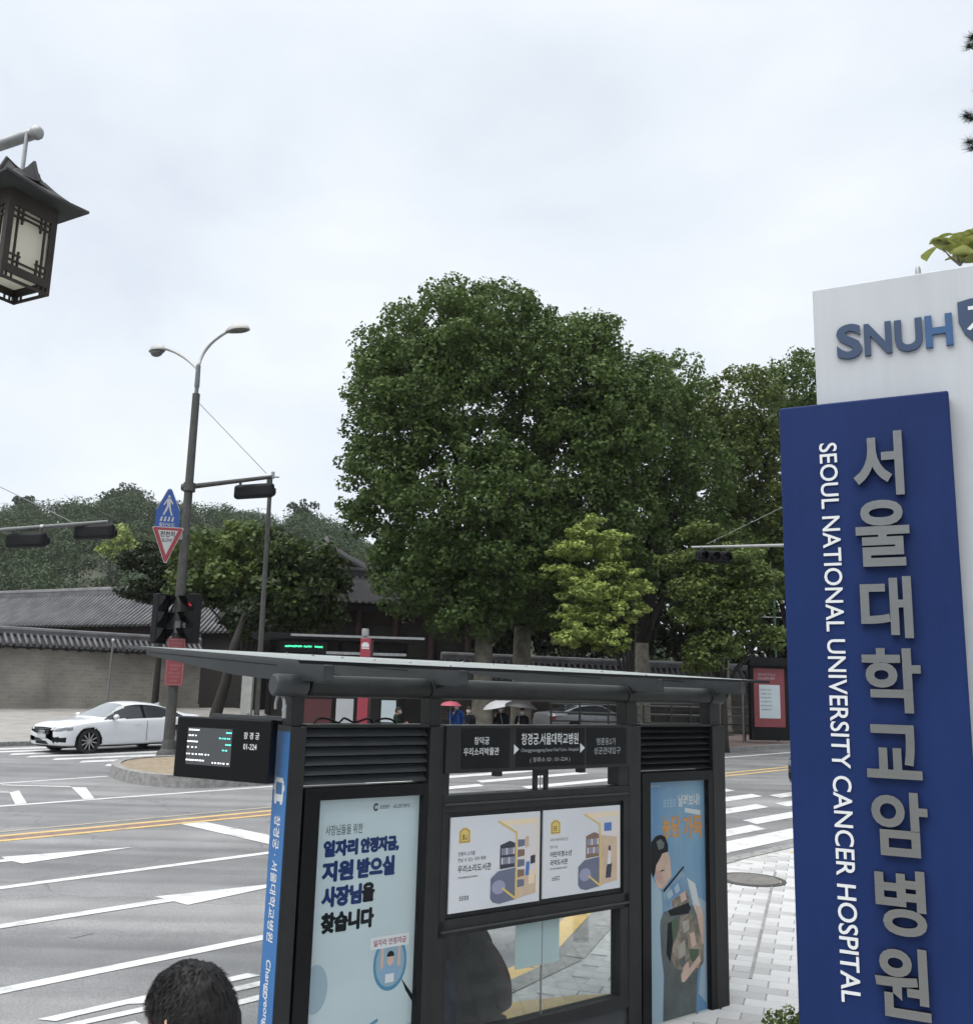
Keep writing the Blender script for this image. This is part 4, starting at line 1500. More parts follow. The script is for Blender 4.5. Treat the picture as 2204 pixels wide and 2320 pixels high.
# ================================================================== HOSPITAL SIGN
SG_RZ = -math.radians(27.213)
sg = thing('hospital_sign', 'tall blue hospital pylon sign with steel Hangul letters, mounted on a white board', 'sign', (1.365, 4.30, 0), SG_RZ)
blue = part('blue_panel', M['sign_blue'], lambda b: b.box(0.0, 0.720, 0.0, 0.09, 0.15, 3.748), sg, bevel=0.008)
wht = part('white_board', M['sign_white'], lambda b: b.box(0.159, 1.62, 0.092, 0.26, 0.15, 4.351), sg, bevel=0.006)
part('base_plinth', M['granite_kerb'], lambda b: b.box(-0.08, 1.70, -0.08, 0.36, 0.02, 0.26), sg, bevel=0.01)
hang = '서울대학교암병원'
rows = [(0.318, 0.524, 3.290, 3.580), (0.316, 0.534, 2.978, 3.272), (0.322, 0.528, 2.668, 2.932), (0.316, 0.546, 2.355, 2.626), (0.317, 0.530, 2.086, 2.306), (0.326, 0.540, 1.778, 2.034), (0.326, 0.516, 1.470, 1.726), (0.310, 0.512, 1.160, 1.428)]
for ch, (x0, x1, z0, z1) in zip(hang, rows):
    part('letter', M['steel'], lambda b: b.text(ch, (x0, -0.001, z0), X3, Z3, w=x1 - x0, h=z1 - z0, bold=0.027, depth=0.030), blue)
eng = 'SEOUL NATIONAL UNIVERSITY CANCER HOSPITAL'
groups = letter_groups(eng, 0.008)
gx0 = min(v[0] for g in groups for v in g[0])
gx1 = max(v[0] for g in groups for v in g[0])
gy0 = min(v[1] for g in groups for v in g[0])
gy1 = max(v[1] for g in groups for v in g[0])
kx, ky = (3.556 - 1.180) / (gx1 - gx0), 0.076 / (gy1 - gy0)
for vs_, fs_ in groups:
    b_ = MB()
    pts_f = [(0.174 + (p[1] - gy0) * ky, -0.007, 3.556 - (p[0] - gx0) * kx) for p in vs_]
    pts_b = [(p[0], -0.0005, p[2]) for p in pts_f]
    nv = len(pts_f)
    ff = list(fs_)
    cnt = {}
    for f in fs_:
        for i in range(len(f)):
            k_ = frozenset((f[i], f[(i + 1) % len(f)]))
            cnt[k_] = cnt.get(k_, 0) + 1
    for f in fs_:
        for i in range(len(f)):
            a, c = f[i], f[(i + 1) % len(f)]
            if cnt[frozenset((a, c))] == 1:
                ff.append((a, c, c + nv, a + nv))
    b_.add(pts_f + pts_b, ff)
    b_.build('letter', M['white_ink'], blue)
SN = [mat('logo_navy', (0.018, 0.04, 0.092), 0.35), mat('logo_blue', (0.016, 0.068, 0.172), 0.35)]
for ch, x0, x1, z0, z1, k in (('S', 0.260, 0.372, 3.976, 4.146, 0), ('N', 0.382, 0.500, 3.980, 4.134, 0), ('U', 0.513, 0.630, 3.976, 4.131, 0), ('H', 0.641, 0.754, 3.981, 4.132, 1)):
    part('letter', SN[k], lambda b: b.text(ch, (x0, 0.0915, z0), X3, Z3, w=x1 - x0, h=z1 - z0, bold=0.035, depth=0.016), wht)


def shield(b):
    cx0, w = 0.888, 0.107
    p = [(cx0 - w, 4.176), (cx0 - w * 0.5, 4.186), (cx0, 4.178), (cx0 + w * 0.5, 4.186), (cx0 + w, 4.176), (cx0 + w, 4.086), (cx0 + w * 0.8, 4.026), (cx0 + w * 0.45, 3.981), (cx0, 3.951), (cx0 - w * 0.45, 3.981), (cx0 - w * 0.8, 4.026), (cx0 - w, 4.086)]
    b.prism(p, (0, 0.0915, 0), X3, Z3, Vector((0, -0.010, 0)))


def shield_mark(b):
    cx0 = 0.885
    y = 0.0805
    b.poly([(cx0 - 0.065, y, 4.151), (cx0 + 0.065, y, 4.151), (cx0 + 0.065, y, 4.134), (cx0 - 0.065, y, 4.134)])
    b.poly([(cx0 - 0.022, y, 4.134), (cx0 + 0.022, y, 4.134), (cx0 + 0.012, y, 4.056), (cx0 - 0.012, y, 4.056)])
    b.poly([(cx0 - 0.075, y, 4.046), (cx0 - 0.045, y, 4.076), (cx0, y, 4.031), (cx0 + 0.045, y, 4.076), (cx0 + 0.075, y, 4.046), (cx0 + 0.06, y, 4.038), (cx0 + 0.045, y, 4.056), (cx0, y, 4.011), (cx0 - 0.045, y, 4.056), (cx0 - 0.06, y, 4.038)])


crest = part('crest', SN[0], shield, wht, bevel=0.002)
part('crest_mark', M['white_ink'], shield_mark, crest)
# a metal post tip showing above the white board
tp = thing('bollard_light', 'slim grey post whose rounded tip shows above the white sign board', 'post', (at(2079, 605, 4.75).x, 4.75, 0.19))
TPZ = at(2079, 593, 4.75).z - 0.215
part('shaft', M['galv'], lambda b: b.cyl((0, 0, 0), (0, 0, TPZ - 0.06), 0.014, n=12), tp, smooth=True)
part('tip', M['galv'], lambda b: b.lathe([(0.0, TPZ), (0.009, TPZ - 0.004), (0.0135, TPZ - 0.018), (0.0150, TPZ - 0.05), (0.0150, TPZ - 0.12), (0.0, TPZ - 0.12)], n=14), tp, smooth=True)


def on_level(px, py, z):
    d = ray(px, py)
    return EYEP + d * ((z - EYE) / d.z)


# ================================================================== HANGING LANTERN (upper left)
LC = Vector((-2.985, 5.50, 0))
lan = thing('hanging_lantern', 'traditional dark lattice lantern with tiled roof hanging from a steel arm', 'lantern', (LC.x, LC.y, 4.792), math.radians(62))
a_ = 0.168
HT = 0.530
for sx in (-1, 1):
    for sy in (-1, 1):
        part('corner_post', M['lantern_metal'], lambda b: b.box(sx * a_ - 0.022 * (sx > 0) * 1 - 0.0 + (0.0 if sx > 0 else 0), sx * a_ + (0.022 if sx < 0 else 0), sy * a_ - (0.022 if sy > 0 else 0), sy * a_ + (0.022 if sy < 0 else 0), -0.045, HT), lan)
for k in range(4):
    rt = Matrix.Rotation(math.pi / 2 * k, 4, 'Z')

    def side(b):
        y = -a_ + 0.008
        w = a_ - 0.022

        def r(x0, x1, z0, z1, dy=0.0):
            vs_ = [rt @ Vector((x, yy, z)) for x in (x0, x1) for yy in (y - 0.007 + dy, y + 0.007 + dy) for z in (z0, z1)]
            b.add(vs_, [(0, 1, 3, 2), (4, 6, 7, 5), (0, 4, 5, 1), (2, 3, 7, 6), (0, 2, 6, 4), (1, 5, 7, 3)])
        r(-w, w, 0.0, 0.052)
        r(-w, w, HT - 0.10, HT)
        r(-w, -w + 0.018, 0.052, HT - 0.10)
        r(w - 0.018, w, 0.052, HT - 0.10)
        for sx in (-1, 1):
            x = sx * (w - 0.052)
            r(x - 0.005, x + 0.005, 0.052, HT - 0.10, 0.001)
            x2 = sx * (w - 0.082)
            r(x2 - 0.005, x2 + 0.005, 0.052, 0.150, 0.001)
            r(x2 - 0.005, x2 + 0.005, HT - 0.20, HT - 0.10, 0.001)
            for z in (0.082, 0.120):
                r(min(sx * (w - 0.018), sx * (w - 0.095)), max(sx * (w - 0.018), sx * (w - 0.095)), z - 0.005, z + 0.005, -0.001)
            for z in (HT - 0.128, HT - 0.168):
                r(min(sx * (w - 0.018), sx * (w - 0.095)), max(sx * (w - 0.018), sx * (w - 0.095)), z - 0.005, z + 0.005, -0.001)
        r(-w + 0.05, w - 0.05, 0.077, 0.087, 0.002)
        r(-w + 0.05, w - 0.05, HT - 0.133, HT - 0.123, 0.002)
        r(-w + 0.05, w - 0.05, HT - 0.163, HT - 0.153, 0.002)
        r(-w, w, -0.045, -0.028)
        for xx in (-w + 0.02, -w + 0.055, w - 0.055, w - 0.02):
            r(xx - 0.004, xx + 0.004, -0.028, 0.0, 0.002)
    part('lattice', M['lantern_metal'], side, lan)
part('glass_shade', M['lantern_paper'], lambda b: (b.box(-a_ + 0.030, a_ - 0.030, -a_ + 0.030, a_ - 0.030, 0.035, HT - 0.03)), lan, bevel=0.01)


def lroof(b):
    e0 = 0.293
    rings = [(e0, HT + 0.000, 0.014), (e0, HT + 0.016, 0.014), (0.215, HT + 0.062, 0.004), (0.150, HT + 0.120, 0.0), (0.100, HT + 0.175, 0.0)]
    vs_, fs_ = [], []
    for r_, z, lift in rings:
        for cx1, cy1 in ((-1, -1), (1, -1), (1, 1), (-1, 1)):
            nx, ny = ((0, -1), (1, 0), (0, 1), (-1, 0))[[(-1, -1), (1, -1), (1, 1), (-1, 1)].index((cx1, cy1))]
            vs_.append((cx1 * r_, cy1 * r_, z + lift))
            mx_, my_ = {(-1, -1): (0, -1), (1, -1): (1, 0), (1, 1): (0, 1), (-1, 1): (-1, 0)}[(cx1, cy1)]
            vs_.append((mx_ * r_ * 0.97, my_ * r_ * 0.97, z))
    m_ = 8
    for i in range(len(rings) - 1):
        for k in range(m_):
            fs_.append((i * m_ + k, i * m_ + (k + 1) % m_, (i + 1) * m_ + (k + 1) % m_, (i + 1) * m_ + k))
    fs_.append(tuple(range(m_ - 1, -1, -1)))
    fs_.append(tuple((len(rings) - 1) * m_ + k for k in range(m_)))
    b.add(vs_, fs_)


part('roof', M['roof_tile_dark'], lroof, lan)


def lcrown(b):
    # crossed gables, horns turned up
    for rot in (0, math.pi / 2):
        rt = Matrix.Rotation(rot, 3, 'Z')
        prof = [(-0.170, 0.115), (-0.110, 0.262), (-0.055, 0.235), (0, 0.222), (0.055, 0.235), (0.110, 0.262), (0.170, 0.115)]
        for sg_ in (-1, 1):
            vs_ = [rt @ Vector((x, 0, HT + z)) for x, z in prof] + [rt @ Vector((x * 0.9, sg_ * 0.12, HT + 0.115)) for x, z in prof]
            b.add(vs_, [(i, i + 1, i + 8, i + 7) for i in range(6)])
        b.tube([rt @ Vector((x, 0, HT + z)) for x, z in prof], 0.012, 6)


part('roof_crown', M['roof_tile_dark'], lcrown, lan)
part('hanger_rod', M['galv'], lambda b: b.cyl((0.0, 0, HT + 0.215), (0.0, 0, 1.02), 0.013, n=10), lan, smooth=True)
arm_end = at(83, 300, 5.50)
arm_mid = on_level(0, 328, arm_end.z)
arm_dir = (arm_mid - arm_end).normalized()
la = thing('lantern_post', 'steel lantern post reaching in from the left with a ball-ended arm', 'lamp post', (arm_end + arm_dir * 2.6).xyz * 1.0)
lp = la.location
la.location = (lp.x, lp.y, gz(lp.x, lp.y) + PAVE)
axy = Vector((la.location.x, la.location.y, 0))
part('arm', M['galv'], lambda b: b.tube([Vector((0, 0, arm_end.z - la.location.z)), Vector((arm_end.x, arm_end.y, arm_end.z)) - Vector(la.location)], 0.036, 16), la, smooth=True)
part('arm_end', M['galv'], lambda b: b.lathe([(0.0, -0.045), (0.022, -0.040), (0.039, -0.022), (0.044, 0.0), (0.039, 0.022), (0.022, 0.040), (0.0, 0.045)], Vector(arm_end) - Vector(la.location), n=16), la, smooth=True)
part('shaft', M['pole_dark'], lambda b: b.tube([(0, 0, 0), (0, 0, arm_end.z - la.location.z + 0.1)], [0.10, 0.07], 16), la, smooth=True)

# ================================================================== STREET LAMP WITH SIGNAL ARM
PB0 = on_ground(378, 1727)
pole_x, pole_y = PB0.x, PB0.y
pz0 = gz(pole_x, pole_y) + 0.24
sl = thing('street_lamp', 'tall dark street lamp with two curved arms standing on the traffic island', 'street lamp', (pole_x, pole_y, pz0))


def rel(o, p):
    return Vector(p) - Vector(o.location)


z_dark = at(436, 892, pole_y).z - pz0
z_sl0 = at(437, 876, pole_y).z - pz0
z_sl1 = at(437, 828, pole_y).z - pz0
part('shaft', M['pole_dark'], lambda b: b.tube([(0, 0, -0.1), (0, 0, 0.9), (-0.02, 0, 3.0), (-0.06, 0, z_dark)], [0.150, 0.140, 0.132, 0.105], 16), sl, smooth=True)
part('shaft_collar', M['pole_dark'], lambda b: b.lathe([(0.30, -0.08), (0.28, 0.02), (0.19, 0.10), (0.165, 0.30), (0.150, 0.34)], n=14), sl, smooth=True)
part('sleeve', M['pole_grey'], lambda b: b.tube([(-0.06, 0, z_dark), (-0.062, 0, z_sl0)], [0.058, 0.058], 12).tube([(-0.062, 0, z_sl0), (-0.07, 0, z_sl1)], [0.075, 0.066], 12).lathe([(0.066, z_sl1), (0.04, z_sl1 + 0.05), (0.0, z_sl1 + 0.09)], (-0.07, 0, 0), n=12), sl, smooth=True)
ZL = at(437, 828, pole_y).z
for (ex, ey, mx_, my_, lx, ly, zz) in ((514, 752, 468, 790, 556, 738, ZL + 0.95), (370, 789, 412, 806, 336, 797, ZL + 0.72)):
    P_e = on_level(ex, ey, zz)
    P_l = on_level(lx, ly, zz + 0.12)
    P_m = on_level(mx_, my_, ZL + (zz - ZL) * 0.68)
    j = Vector((pole_x - 0.07, pole_y, ZL - 0.12))
    cur = []
    for k in range(13):
        t = k / 12
        # smooth curve through the three points
        c1 = P_m * 2 - (j + P_e) * 0.5
        cur.append(j * (1 - t) ** 2 + c1 * 2 * t * (1 - t) + P_e * t * t)
    part('lamp_arm', M['pale_metal'], lambda b: b.tube([rel(sl, p) for p in cur], [0.045] * 8 + [0.04] * 5, 10), sl, smooth=True)
    d = (P_l - P_e)
    dn_ = Vector((d.x, d.y, 0)).normalized()
    Lh = 0.80
    c0 = P_e + dn_ * (Lh / 2 - 0.04)
    tilt = (cur[-1] - cur[-2]).normalized()
    fx = (dn_ + Vector((0, 0, max(-0.12, min(0.28, tilt.z * 0.5))))).normalized()
    fy = Z3.cross(fx).normalized()
    fz = fx.cross(fy)

    def head(b):
        vs_, fs_ = [], []
        nu, nv_ = 16, 8
        for i in range(nv_ + 1):
            ph = math.pi / 2 * i / nv_
            for k in range(nu):
                th = 2 * math.pi * k / nu
                x = math.cos(th) * math.cos(ph)
                w = 1.0 if x > -0.3 else 0.85
                p = c0 + fx * (x * Lh / 2) + fy * (math.sin(th) * math.cos(ph) * 0.20 * w) + fz * (math.sin(ph) * 0.20)
                vs_.append(rel(sl, p))
        for i in range(nv_):
            for k in range(nu):
                fs_.append((i * nu + k, i * nu + (k + 1) % nu, (i + 1) * nu + (k + 1) % nu, (i + 1) * nu + k))
        fs_.append(tuple(range(nu - 1, -1, -1)))
        b.add(vs_, fs_)
    hd = part('luminaire', M['pale_metal'], head, sl, smooth=True)

    def lens(b):
        vs_, fs_ = [], []
        nu, nv_ = 14, 5
        for i in range(nv_ + 1):
            ph = math.pi / 2 * i / nv_
            for k in range(nu):
                th = 2 * math.pi * k / nu
                p = c0 + fx * (math.cos(th) * math.cos(ph) * Lh * 0.36 + 0.04) + fy * (math.sin(th) * math.cos(ph) * 0.16) - fz * (0.004 + math.sin(ph) * (0.16 if ex < 400 else 0.03))
                vs_.append(rel(sl, p))
        for i in range(nv_):
            for k in range(nu):
                fs_.append((i * nu + k, i * nu + (k + 1) % nu, (i + 1) * nu + (k + 1) % nu, (i + 1) * nu + k))
        b.add(vs_, fs_)
    part('lamp_lens', M['pole_grey'], lens, hd, smooth=True)
# signal arm with its stay wire
A0 = at(420, 1104, pole_y)
A1 = at(618, 1080, pole_y + 0.3)
part('signal_arm', M['pole_dark'], lambda b: b.tube([rel(sl, A0), rel(sl, A1)], [0.075, 0.055], 10).cyl(rel(sl, A0 - X3 * 0.1), rel(sl, A0 + X3 * 0.22), 0.10, n=10), sl, smooth=True)
part('arm_clamp', M['pole_dark'], lambda b: b.lathe([(0.17, -0.12), (0.17, 0.12)], rel(sl, Vector((pole_x - 0.03, pole_y, A0.z))), n=14), sl, smooth=True)
part('stay_wire', M['galv'], lambda b: b.tube([rel(sl, at(444, 906, pole_y)), rel(sl, at(604, 1073, pole_y + 0.3))], 0.011, 5), sl)
part('arm_tip', M['galv'], lambda b: b.cyl(rel(sl, A1 - Z3 * 0.05), rel(sl, A1 + Z3 * 0.14), 0.05, n=8).cyl(rel(sl, A1 + X3 * 0.0), rel(sl, A1 + X3 * 0.18), 0.03, n=8), sl)


def traffic_signal(label, c, yaw, front=False, lit=None, L=1.30, group='horizontal traffic signals'):
    """three-lamp horizontal signal; local -y is its front"""
    t = thing('traffic_signal', label, 'traffic signal', c, yaw, group)
    H_ = 0.42
    part('housing', M['signal'], lambda b: b.box(-L / 2, L / 2, -0.10, 0.12, -H_ / 2, H_ / 2), t, bevel=0.09)
    for k in range(3):
        x = (k - 1) * L / 3.15
        part('lens', M['black'] if lit != k else M['red_led'], lambda b: b.lathe([(0.0, -0.118), (0.10, -0.112), (0.125, -0.101)], (x, 0, 0), n=18, axis='Y'), t, smooth=True)

        def hood(b):
            vs_, fs_ = [], []
            nn_ = 14
            for i in range(nn_ + 1):
                th = math.radians(-50 + 280 * i / nn_)
                for r_, y in ((0.145, -0.10), (0.145, -0.36 if 30 < math.degrees(th) < 150 else -0.26), (0.139, -0.36 if 30 < math.degrees(th) < 150 else -0.26), (0.139, -0.10)):
                    vs_.append((x + r_ * math.cos(th), y, r_ * math.sin(th)))
            for i in range(nn_):
                for q in range(4):
                    fs_.append((i * 4 + q, i * 4 + (q + 1) % 4, (i + 1) * 4 + (q + 1) % 4, (i + 1) * 4 + q))
            b.add(vs_, fs_)
        part('visor', M['signal'], hood, t)
    part('bracket', M['pole_dark'], lambda b: (b.box(-L * 0.36, -L * 0.36 + 0.05, -0.03, 0.03, H_ / 2, H_ / 2 + 0.12), b.box(L * 0.36, L * 0.36 + 0.05, -0.03, 0.03, H_ / 2, H_ / 2 + 0.12)), t)
    return t


traffic_signal('black traffic signal hanging from the street lamp arm against the sky', at(576, 1113, pole_y + 0.3), math.radians(180 - 22))
traffic_signal('black traffic signal seen from behind at the very left edge', at(60, 1224, 25.5), math.radians(180 - 18))
traffic_signal('black traffic signal seen from behind nearest the yellowish tree on the hill', at(214, 1205, 25.7), math.radians(180 - 18))
traffic_signal('black three lamp traffic signal facing us beside the blue sign', at(1617, 1262, 32.4), math.radians(8))
# mast arms
m0 = at(250, 1182, 25.8)
m1 = at(-160, 1214, 25.2)
ms = thing('signal_mast', 'grey signal mast arm entering from the left edge over the road', 'signal mast', (m1.x - 0.5, m1.y, gz(0, 25)))
part('arm', M['pole_grey'], lambda b: b.tube([rel(ms, m0), rel(ms, m1), rel(ms, m1) - X3 * 0.5 - Z3 * 0.05], [0.055, 0.07, 0.09], 12), ms, smooth=True)
part('arm_sleeve', M['galv'], lambda b: b.cyl(rel(ms, at(92, 1195, 25.55)), rel(ms, at(100, 1194.5, 25.56)), 0.08, n=12), ms)
part('shaft', M['pole_dark'], lambda b: b.tube([(0, 0, 0), (0, 0, m1.z - ms.location.z + 0.5)], [0.16, 0.11], 14), ms, smooth=True)
part('stay_wire', M['galv'], lambda b: b.tube([rel(ms, at(170, 1186, 25.7)), rel(ms, at(0, 1103, 25.3)), rel(ms, at(-120, 1050, 25.2))], 0.010, 5), ms)
r0 = at(1566, 1240, 32.6)
r1 = at(1800, 1235, 33.0)
mr = thing('signal_mast', 'thin pale signal mast arm reaching left from behind the blue sign', 'signal mast', (r1.x + 2.0, r1.y + 0.6, gz(0, 36) + 0.13))
part('arm', M['pale_metal'], lambda b: b.tube([rel(mr, r0), rel(mr, r1), (0, 0, r1.z - mr.location.z + 0.1)], [0.04, 0.06, 0.09], 10), mr, smooth=True)
part('shaft', M['pole_grey'], lambda b: b.tube([(0, 0, 0), (0, 0, r1.z - mr.location.z + 0.6)], [0.16, 0.11], 12), mr, smooth=True)
part('stay_wire', M['galv'], lambda b: b.tube([rel(mr, at(1600, 1233, 32.7)), (0, 0, r1.z - mr.location.z + 2.6)], 0.005, 5), mr)

# slim second pole
q0 = at(613, 1085, 27.4)
q1 = at(580, 1650, 27.4)
sp = thing('utility_pole', 'slim plain grey pole just right of the street lamp', 'pole', (q1.x, q1.y, gz(0, 27.4)))
part('shaft', M['pole_dark'], lambda b: b.tube([(0, 0, 0), (q0.x - q1.x, 0, q0.z - sp.location.z)], [0.085, 0.062], 12), sp, smooth=True)
part('control_box', M['pale_metal'], lambda b: b.box(-0.45, -0.15, -0.18, 0.10, 1.0, 2.9), sp, bevel=0.02)

# pedestrian signals on the lamp pole
for (px, yaw, lab, lit) in ((362, math.radians(55), 'black vertical pedestrian signal on the left of the lamp pole', None), (438, math.radians(-40), 'black vertical pedestrian signal with a red light on the lamp pole', 0)):
    c = at(px, 1402, pole_y - 0.1)
    ps = thing('pedestrian_signal', lab, 'pedestrian signal', c, yaw, 'pedestrian signals on the lamp pole')
    part('housing', M['signal'], lambda b: b.box(-0.19, 0.19, -0.12, 0.12, -0.68, 0.68), ps, bevel=0.03)
    for k in range(3):
        z = 0.44 - 0.44 * k
        part('visor', M['signal'], lambda b: b.add([(-0.17, -0.12, z + 0.19), (0.17, -0.12, z + 0.19), (0.17, -0.42, z + 0.16), (-0.17, -0.42, z + 0.16), (-0.17, -0.12, z - 0.14), (0.17, -0.12, z - 0.14), (0.17, -0.30, z - 0.02), (-0.17, -0.30, z - 0.02)],
                                              [(0, 1, 2, 3), (0, 3, 7, 4), (1, 5, 6, 2)]), ps)
        part('lens', M['red_led'] if lit == k else M['black'], lambda b: b.lathe([(0.0, -0.135), (0.09, -0.130), (0.11, -0.1205)], (0, 0, z), n=16, axis='Y'), ps)
    part("bracket", M["pole_dark"], lambda b: (b.box(-0.05, 0.05, 0.12, 0.26, 0.4, 0.5), b.box(-0.05, 0.05, 0.12, 0.26, -0.5, -0.4)), ps)

# road signs strapped to the lamp pole
cs = at(381, 1157, pole_y - 0.22)
sgn = thing('crossing_sign', 'blue pentagonal pedestrian crossing sign above the red triangle on the lamp pole', 'road sign', cs, math.radians(14))
px_m = 25.7 / FPX
pent = [(-0.335, -0.50), (0.335, -0.50), (0.335, -0.10), (0.0, 0.62), (-0.335, -0.10)]
pent = [(-0.32, -0.48), (0.32, -0.48), (0.32, 0.02), (0.06, 0.60), (0.0, 0.63), (-0.06, 0.60), (-0.32, 0.02)]
part('plate', M['road_sign_blue'], lambda b: b.prism(pent, (0, 0, 0), X3, Z3, Vector((0, 0.02, 0))), sgn)


def walker(b):
    y = -0.003

    def p(pts):
        b.poly([(x, y, z) for x, z in pts])
    p([(0.035 * math.cos(k * math.pi / 5) + 0.0, 0.40 + 0.04 * math.sin(k * math.pi / 5)) for k in range(10)])
    p([(-0.045, 0.345), (0.045, 0.345), (0.055, 0.12), (-0.045, 0.12)])
    p([(-0.045, 0.13), (0.01, 0.13), (-0.035, 0.0), (-0.10, -0.13), (-0.135, -0.12)])
    p([(0.0, 0.13), (0.055, 0.13), (0.085, 0.0), (0.13, -0.13), (0.09, -0.14)])
    p([(-0.045, 0.34), (-0.035, 0.28), (-0.11, 0.15), (-0.14, 0.165)])
    p([(0.045, 0.34), (0.035, 0.28), (0.10, 0.18), (0.125, 0.20)])
    for k in range(4):
        x = -0.17 + k * 0.10
        p([(x - 0.03, -0.30), (x + 0.025, -0.30), (x + 0.045, -0.17), (x + 0.005, -0.17)])
    b.text('횡단보도', (-0.21, y, -0.45), X3, Z3, w=0.42, h=0.11, bold=0.015)


part('pictogram', M['road_sign_white'], walker, sgn)
part('plate_rim', M['road_sign_white'], lambda b: [b.bar((pent[i][0] * 0.975, -0.002, pent[i][1] * 0.975), (pent[(i + 1) % 7][0] * 0.975, -0.002, pent[(i + 1) % 7][1] * 0.975), 0.002, 0.012) for i in range(7)], sgn)
cs2 = at(378, 1228, pole_y - 0.25)
sgn2 = thing('slow_sign', 'red bordered white triangle sign pointing down on the lamp pole', 'road sign', cs2, math.radians(14))
tri = [(-0.37, 0.40), (0.37, 0.40), (0.39, 0.36), (0.03, -0.55), (-0.03, -0.55), (-0.39, 0.36)]
part('plate', M['road_sign_white'], lambda b: b.prism([(x * 1.06, z * 1.05) for x, z in tri], (0, 0.003, 0), X3, Z3, Vector((0, 0.02, 0))), sgn2)
part('border', M['road_sign_red'], lambda b: b.prism([(x, z) for x, z in tri], (0, -0.001, 0), X3, Z3, Vector((0, 0.004, 0))), sgn2)
part('field', M['road_sign_white'], lambda b: b.prism([(-0.265, 0.325), (0.265, 0.325), (0.0, -0.36)], (0, -0.004, 0), X3, Z3, Vector((0, 0.002, 0))), sgn2)
part('lettering', M['black_ink'], lambda b: (b.text('천천히', (-0.19, -0.006, 0.14), X3, Z3, w=0.38, h=0.16, bold=0.02), b.text('SLOW', (-0.135, -0.006, 0.0), X3, Z3, w=0.27, h=0.10, bold=0.012)), sgn2)
part('strap', M['galv'], lambda b: b.box(-0.05, 0.45, 0.04, 0.10, 0.10, 0.28), sgn2)
cs3 = at(397, 1500, pole_y - 0.16)
nb_ = thing('notice_board', 'faded red notice board wrapped on the lamp pole behind the shelter roof', 'notice board', cs3, math.radians(14))
part('board', M['red_panel'], lambda b: b.box(-0.235, 0.235, -0.01, 0.01, -0.63, 0.63), nb_)
FADED = mat('faded_pink_print', (0.29, 0.13, 0.135), 0.6)
part('frame_line', FADED, lambda b: (b.box(-0.215, 0.215, -0.013, -0.0102, 0.59, 0.605), b.box(-0.215, 0.215, -0.013, -0.0102, -0.605, -0.59), b.box(-0.215, -0.20, -0.013, -0.0102, -0.59, 0.59), b.box(0.20, 0.215, -0.013, -0.0102, -0.59, 0.59)), nb_)
part('print', FADED, lambda b: [scribble(b, -ww / 2, z, ww, 0.05, -0.0125) for z, ww in ((0.48, 0.30), (0.38, 0.22), (0.28, 0.30), (-0.12, 0.30), (-0.22, 0.24), (-0.32, 0.30), (-0.42, 0.26), (-0.52, 0.2))], nb_)
part('junction_plate', M['pole_grey'], lambda b: b.box(-0.09, 0.05, -0.02, 0.0, 0.78, 1.10), nb_)


# ================================================================== CARS
def chaikin(p, it):
    for _ in range(it):
        q = [p[0]]
        for a, b in zip(p, p[1:]):
            q += [(a[0] * .75 + b[0] * .25, a[1] * .75 + b[1] * .25), (a[0] * .25 + b[0] * .75, a[1] * .25 + b[1] * .75)]
        q.append(p[-1])
        p = q
    return p


def interp(x, tab):
    for (x0, y0), (x1, y1) in zip(tab, tab[1:]):
        if x0 <= x <= x1:
            t = (x - x0) / (x1 - x0)
            return y0 + (y1 - y0) * t
    return tab[0][1] if x < tab[0][0] else tab[-1][1]


def smooth_tab(tab):
    return chaikin(tab, 3)


T_W = smooth_tab([(-2.47, 0.70), (-2.42, 0.83), (-2.2, 0.90), (-1.5, 0.935), (0, 0.943), (1.5, 0.93), (2.0, 0.89), (2.28, 0.82), (2.42, 0.70), (2.47, 0.58)])
T_B = smooth_tab([(-2.47, 0.42), (-2.40, 0.30), (-2.0, 0.22), (0, 0.19), (1.9, 0.20), (2.3, 0.22), (2.44, 0.25), (2.47, 0.34)])
T_S = smooth_tab([(-2.47, 0.86), (-2.3, 0.93), (-1.6, 0.955), (0, 0.935), (1.2, 0.90), (1.9, 0.82), (2.3, 0.745), (2.47, 0.66)])
T_T = smooth_tab([(-2.47, 0.93), (-2.42, 1.04), (-2.25, 1.075), (-1.85, 1.09), (-1.45, 1.23), (-0.95, 1.39), (-0.35, 1.455), (0.05, 1.452), (0.40, 1.39), (1.02, 1.05), (1.18, 0.985), (1.5, 0.955), (1.95, 0.905), (2.28, 0.83), (2.43, 0.765), (2.47, 0.68)])
AX_F, AX_R, WR = 1.55, -1.374, 0.345


